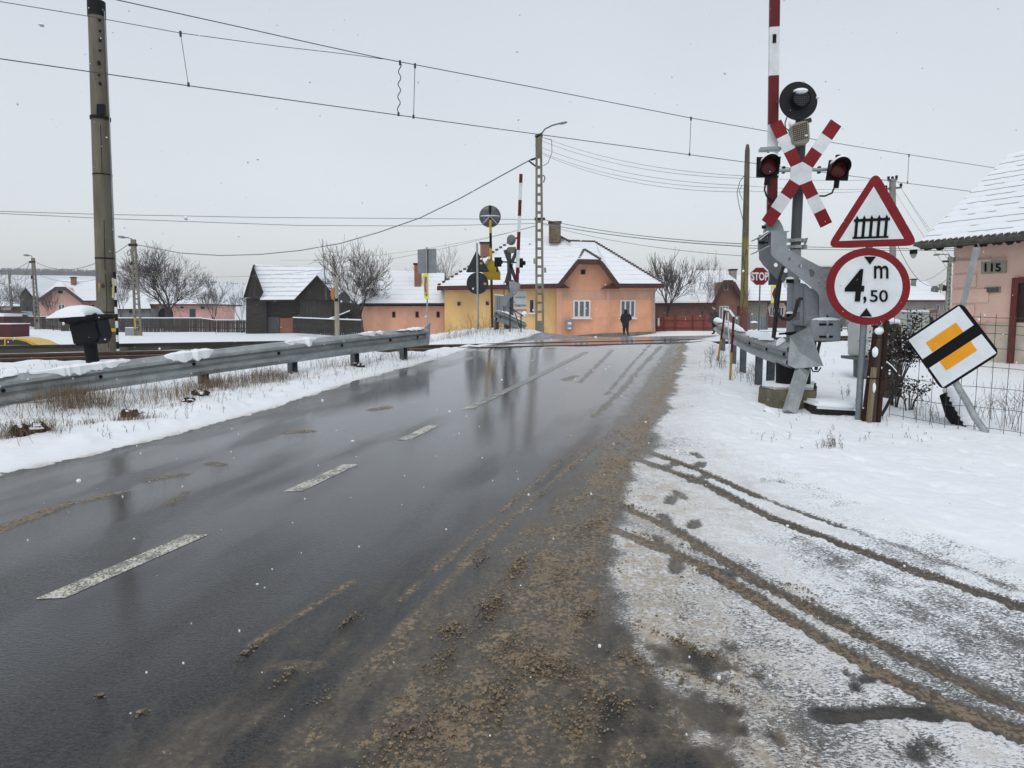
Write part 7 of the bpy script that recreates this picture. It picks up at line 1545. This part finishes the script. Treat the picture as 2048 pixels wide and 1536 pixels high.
# dark clods where the verge has been dug
CL = M('earth_clod', (.040, .028, .018), .9, .5, 12, .5, 0, (.10, .065, .035), (1, 1, 1), .30)
for px, py, s_ in ((262, 843, .10), (400, 806, .08), (375, 815, .06), (55, 885, .13), (715, 742, .08), (90, 880, .07)):
    c = gnd(px, py); T = Th('earth_clod', '', 'earth clod', on(c.x, c.y, .0)); m_ = MB()
    for k in range(7): m_.ball((g.uniform(-1, 1) * s_, g.uniform(-.7, .7) * s_, g.uniform(.0, .5) * s_), (s_ * g.uniform(.35, .6), s_ * g.uniform(.35, .6), s_ * g.uniform(.3, .5)), 9, 6, jit=.35)
    ob = m_.make('earth_clod', CL, None, True); ob.location = T.loc; bpy.data.objects.remove(T.o)
    tag(ob, 'dark clod of earth and grass breaking through the snow along the left verge', 'earth clod', 'earth clods of the left verge')
# thin weeds of the right-hand snow
WD = M('dry_weed', (.11, .085, .06), .9, .3, 10); mb = MB(); sp = []
def weed(x, y, h, n=4):
    z = surf(x, y) - .02; L_ = Vector((g.uniform(-.3, .3), g.uniform(-.3, .3), 1)) * h; mb.tube([(x, y, z), Vector((x, y, z)) + L_ * .5 + Vector((g.uniform(-.02, .02), 0, 0)), Vector((x, y, z)) + L_], [.0028, .002, .001], 3, cap=False)
    for k in range(n):
        p = Vector((x, y, z)) + L_ * g.uniform(.35, .95); mb.tube([p, p + Vector((g.uniform(-.35, .35), g.uniform(-.2, .2), g.uniform(.05, .35))) * h], [.0016, .0008], 3, cap=False)
for i in range(230):
    px, py = g.uniform(1400, 2060), g.uniform(690, 900)
    if px < 1500 and py > 790: continue
    c = gnd(px, py)
    weed(c.x, c.y, g.uniform(.03, .13) if py < 860 else g.uniform(.03, .10), g.choice((0, 0, 2, 4)))
for px, py, h in ((1660, 905, .14), (1646, 912, .1), (1672, 910, .12), (1430, 742, .3), (1440, 736, .34), (1450, 745, .3), (1500, 770, .35), (1512, 778, .3), (1490, 768, .3), (1476, 760, .3), (1420, 720, .25), (1415, 730, .3), (1980, 850, .45), (2010, 862, .5), (1950, 856, .3), (1840, 842, .3), (1870, 850, .25), (2030, 870, .5), (1690, 800, .2)):
    for k in range(7): c = gnd(px + g.uniform(-12, 12), py + g.uniform(-4, 4)); weed(c.x, c.y, h * g.uniform(.5, 1.1), 5)
for i in range(520):
    c = gnd(g.uniform(-20, 820), g.uniform(720, 890))
    if c.y < 14 and float(samp(SNw, c.x, c.y)) > .95 and float(samp(Lf, c.x, c.y)) > .15: weed(c.x, c.y, g.uniform(.02, .12), 2)
for i in range(60): c = gnd(g.uniform(895, 1010), g.uniform(660, 678)); weed(c.x, c.y, g.uniform(.2, .6), 5)
tag(mb.make('weeds', WD, None, fix=False), 'thin dry weeds standing in the snow', kind='stuff')
# falling snow
FL = (lambda b: b.done(b.bsdf((.85, .88, .91), .8, None, 0, .2)))(NB('snowflake')); r = np.random.RandomState(5); VV, FF, off = [], [], 0
for i in range(4200):
    y = 1.6 + 22 * r.rand() ** .9; x = r.uniform(-.8, .8) * y; z = 1.62 + y * r.uniform(-.62, .5)
    if z < float(hz(x, y)) + .05: continue
    s_ = float(np.clip(r.lognormal(-5.9, .45), .0012, .008)); v_, f_ = ico[r.randint(4)]
    VV.append(v_ * np.array([s_ * r.uniform(.6, 1.4), s_ * r.uniform(.6, 1.4), s_ * r.uniform(.6, 1.5)]) + np.array([x, y, z])); FF += [tuple(k + off for k in f) for f in f_]; off += len(v_)
mb = MB(); mb.v = [tuple(p) for p in np.concatenate(VV)]; mb.f = FF; mb.m = [0] * len(FF)
tag(mb.make('snowflakes', FL, None, True, fix=False), 'snowflakes falling through the air', kind='stuff')
# ================================================================ HAZE of the falling snow
hm = bpy.data.materials.new('haze'); hm.use_nodes = True; t_ = hm.node_tree; t_.nodes.clear(); o_ = t_.nodes.new('ShaderNodeOutputMaterial'); v_ = t_.nodes.new('ShaderNodeVolumePrincipled')
v_.inputs['Color'].default_value = (.93, .96, 1.0, 1); v_.inputs['Density'].default_value = 0.0007; v_.inputs['Anisotropy'].default_value = .2
t_.links.new(v_.outputs[0], o_.inputs['Volume'])
mb = MB(); mb.box((0, 320, 19), (1060, 840, 46)); hz_o = mb.make('haze', hm); tag(hz_o, 'thin haze of falling snow', kind='stuff')
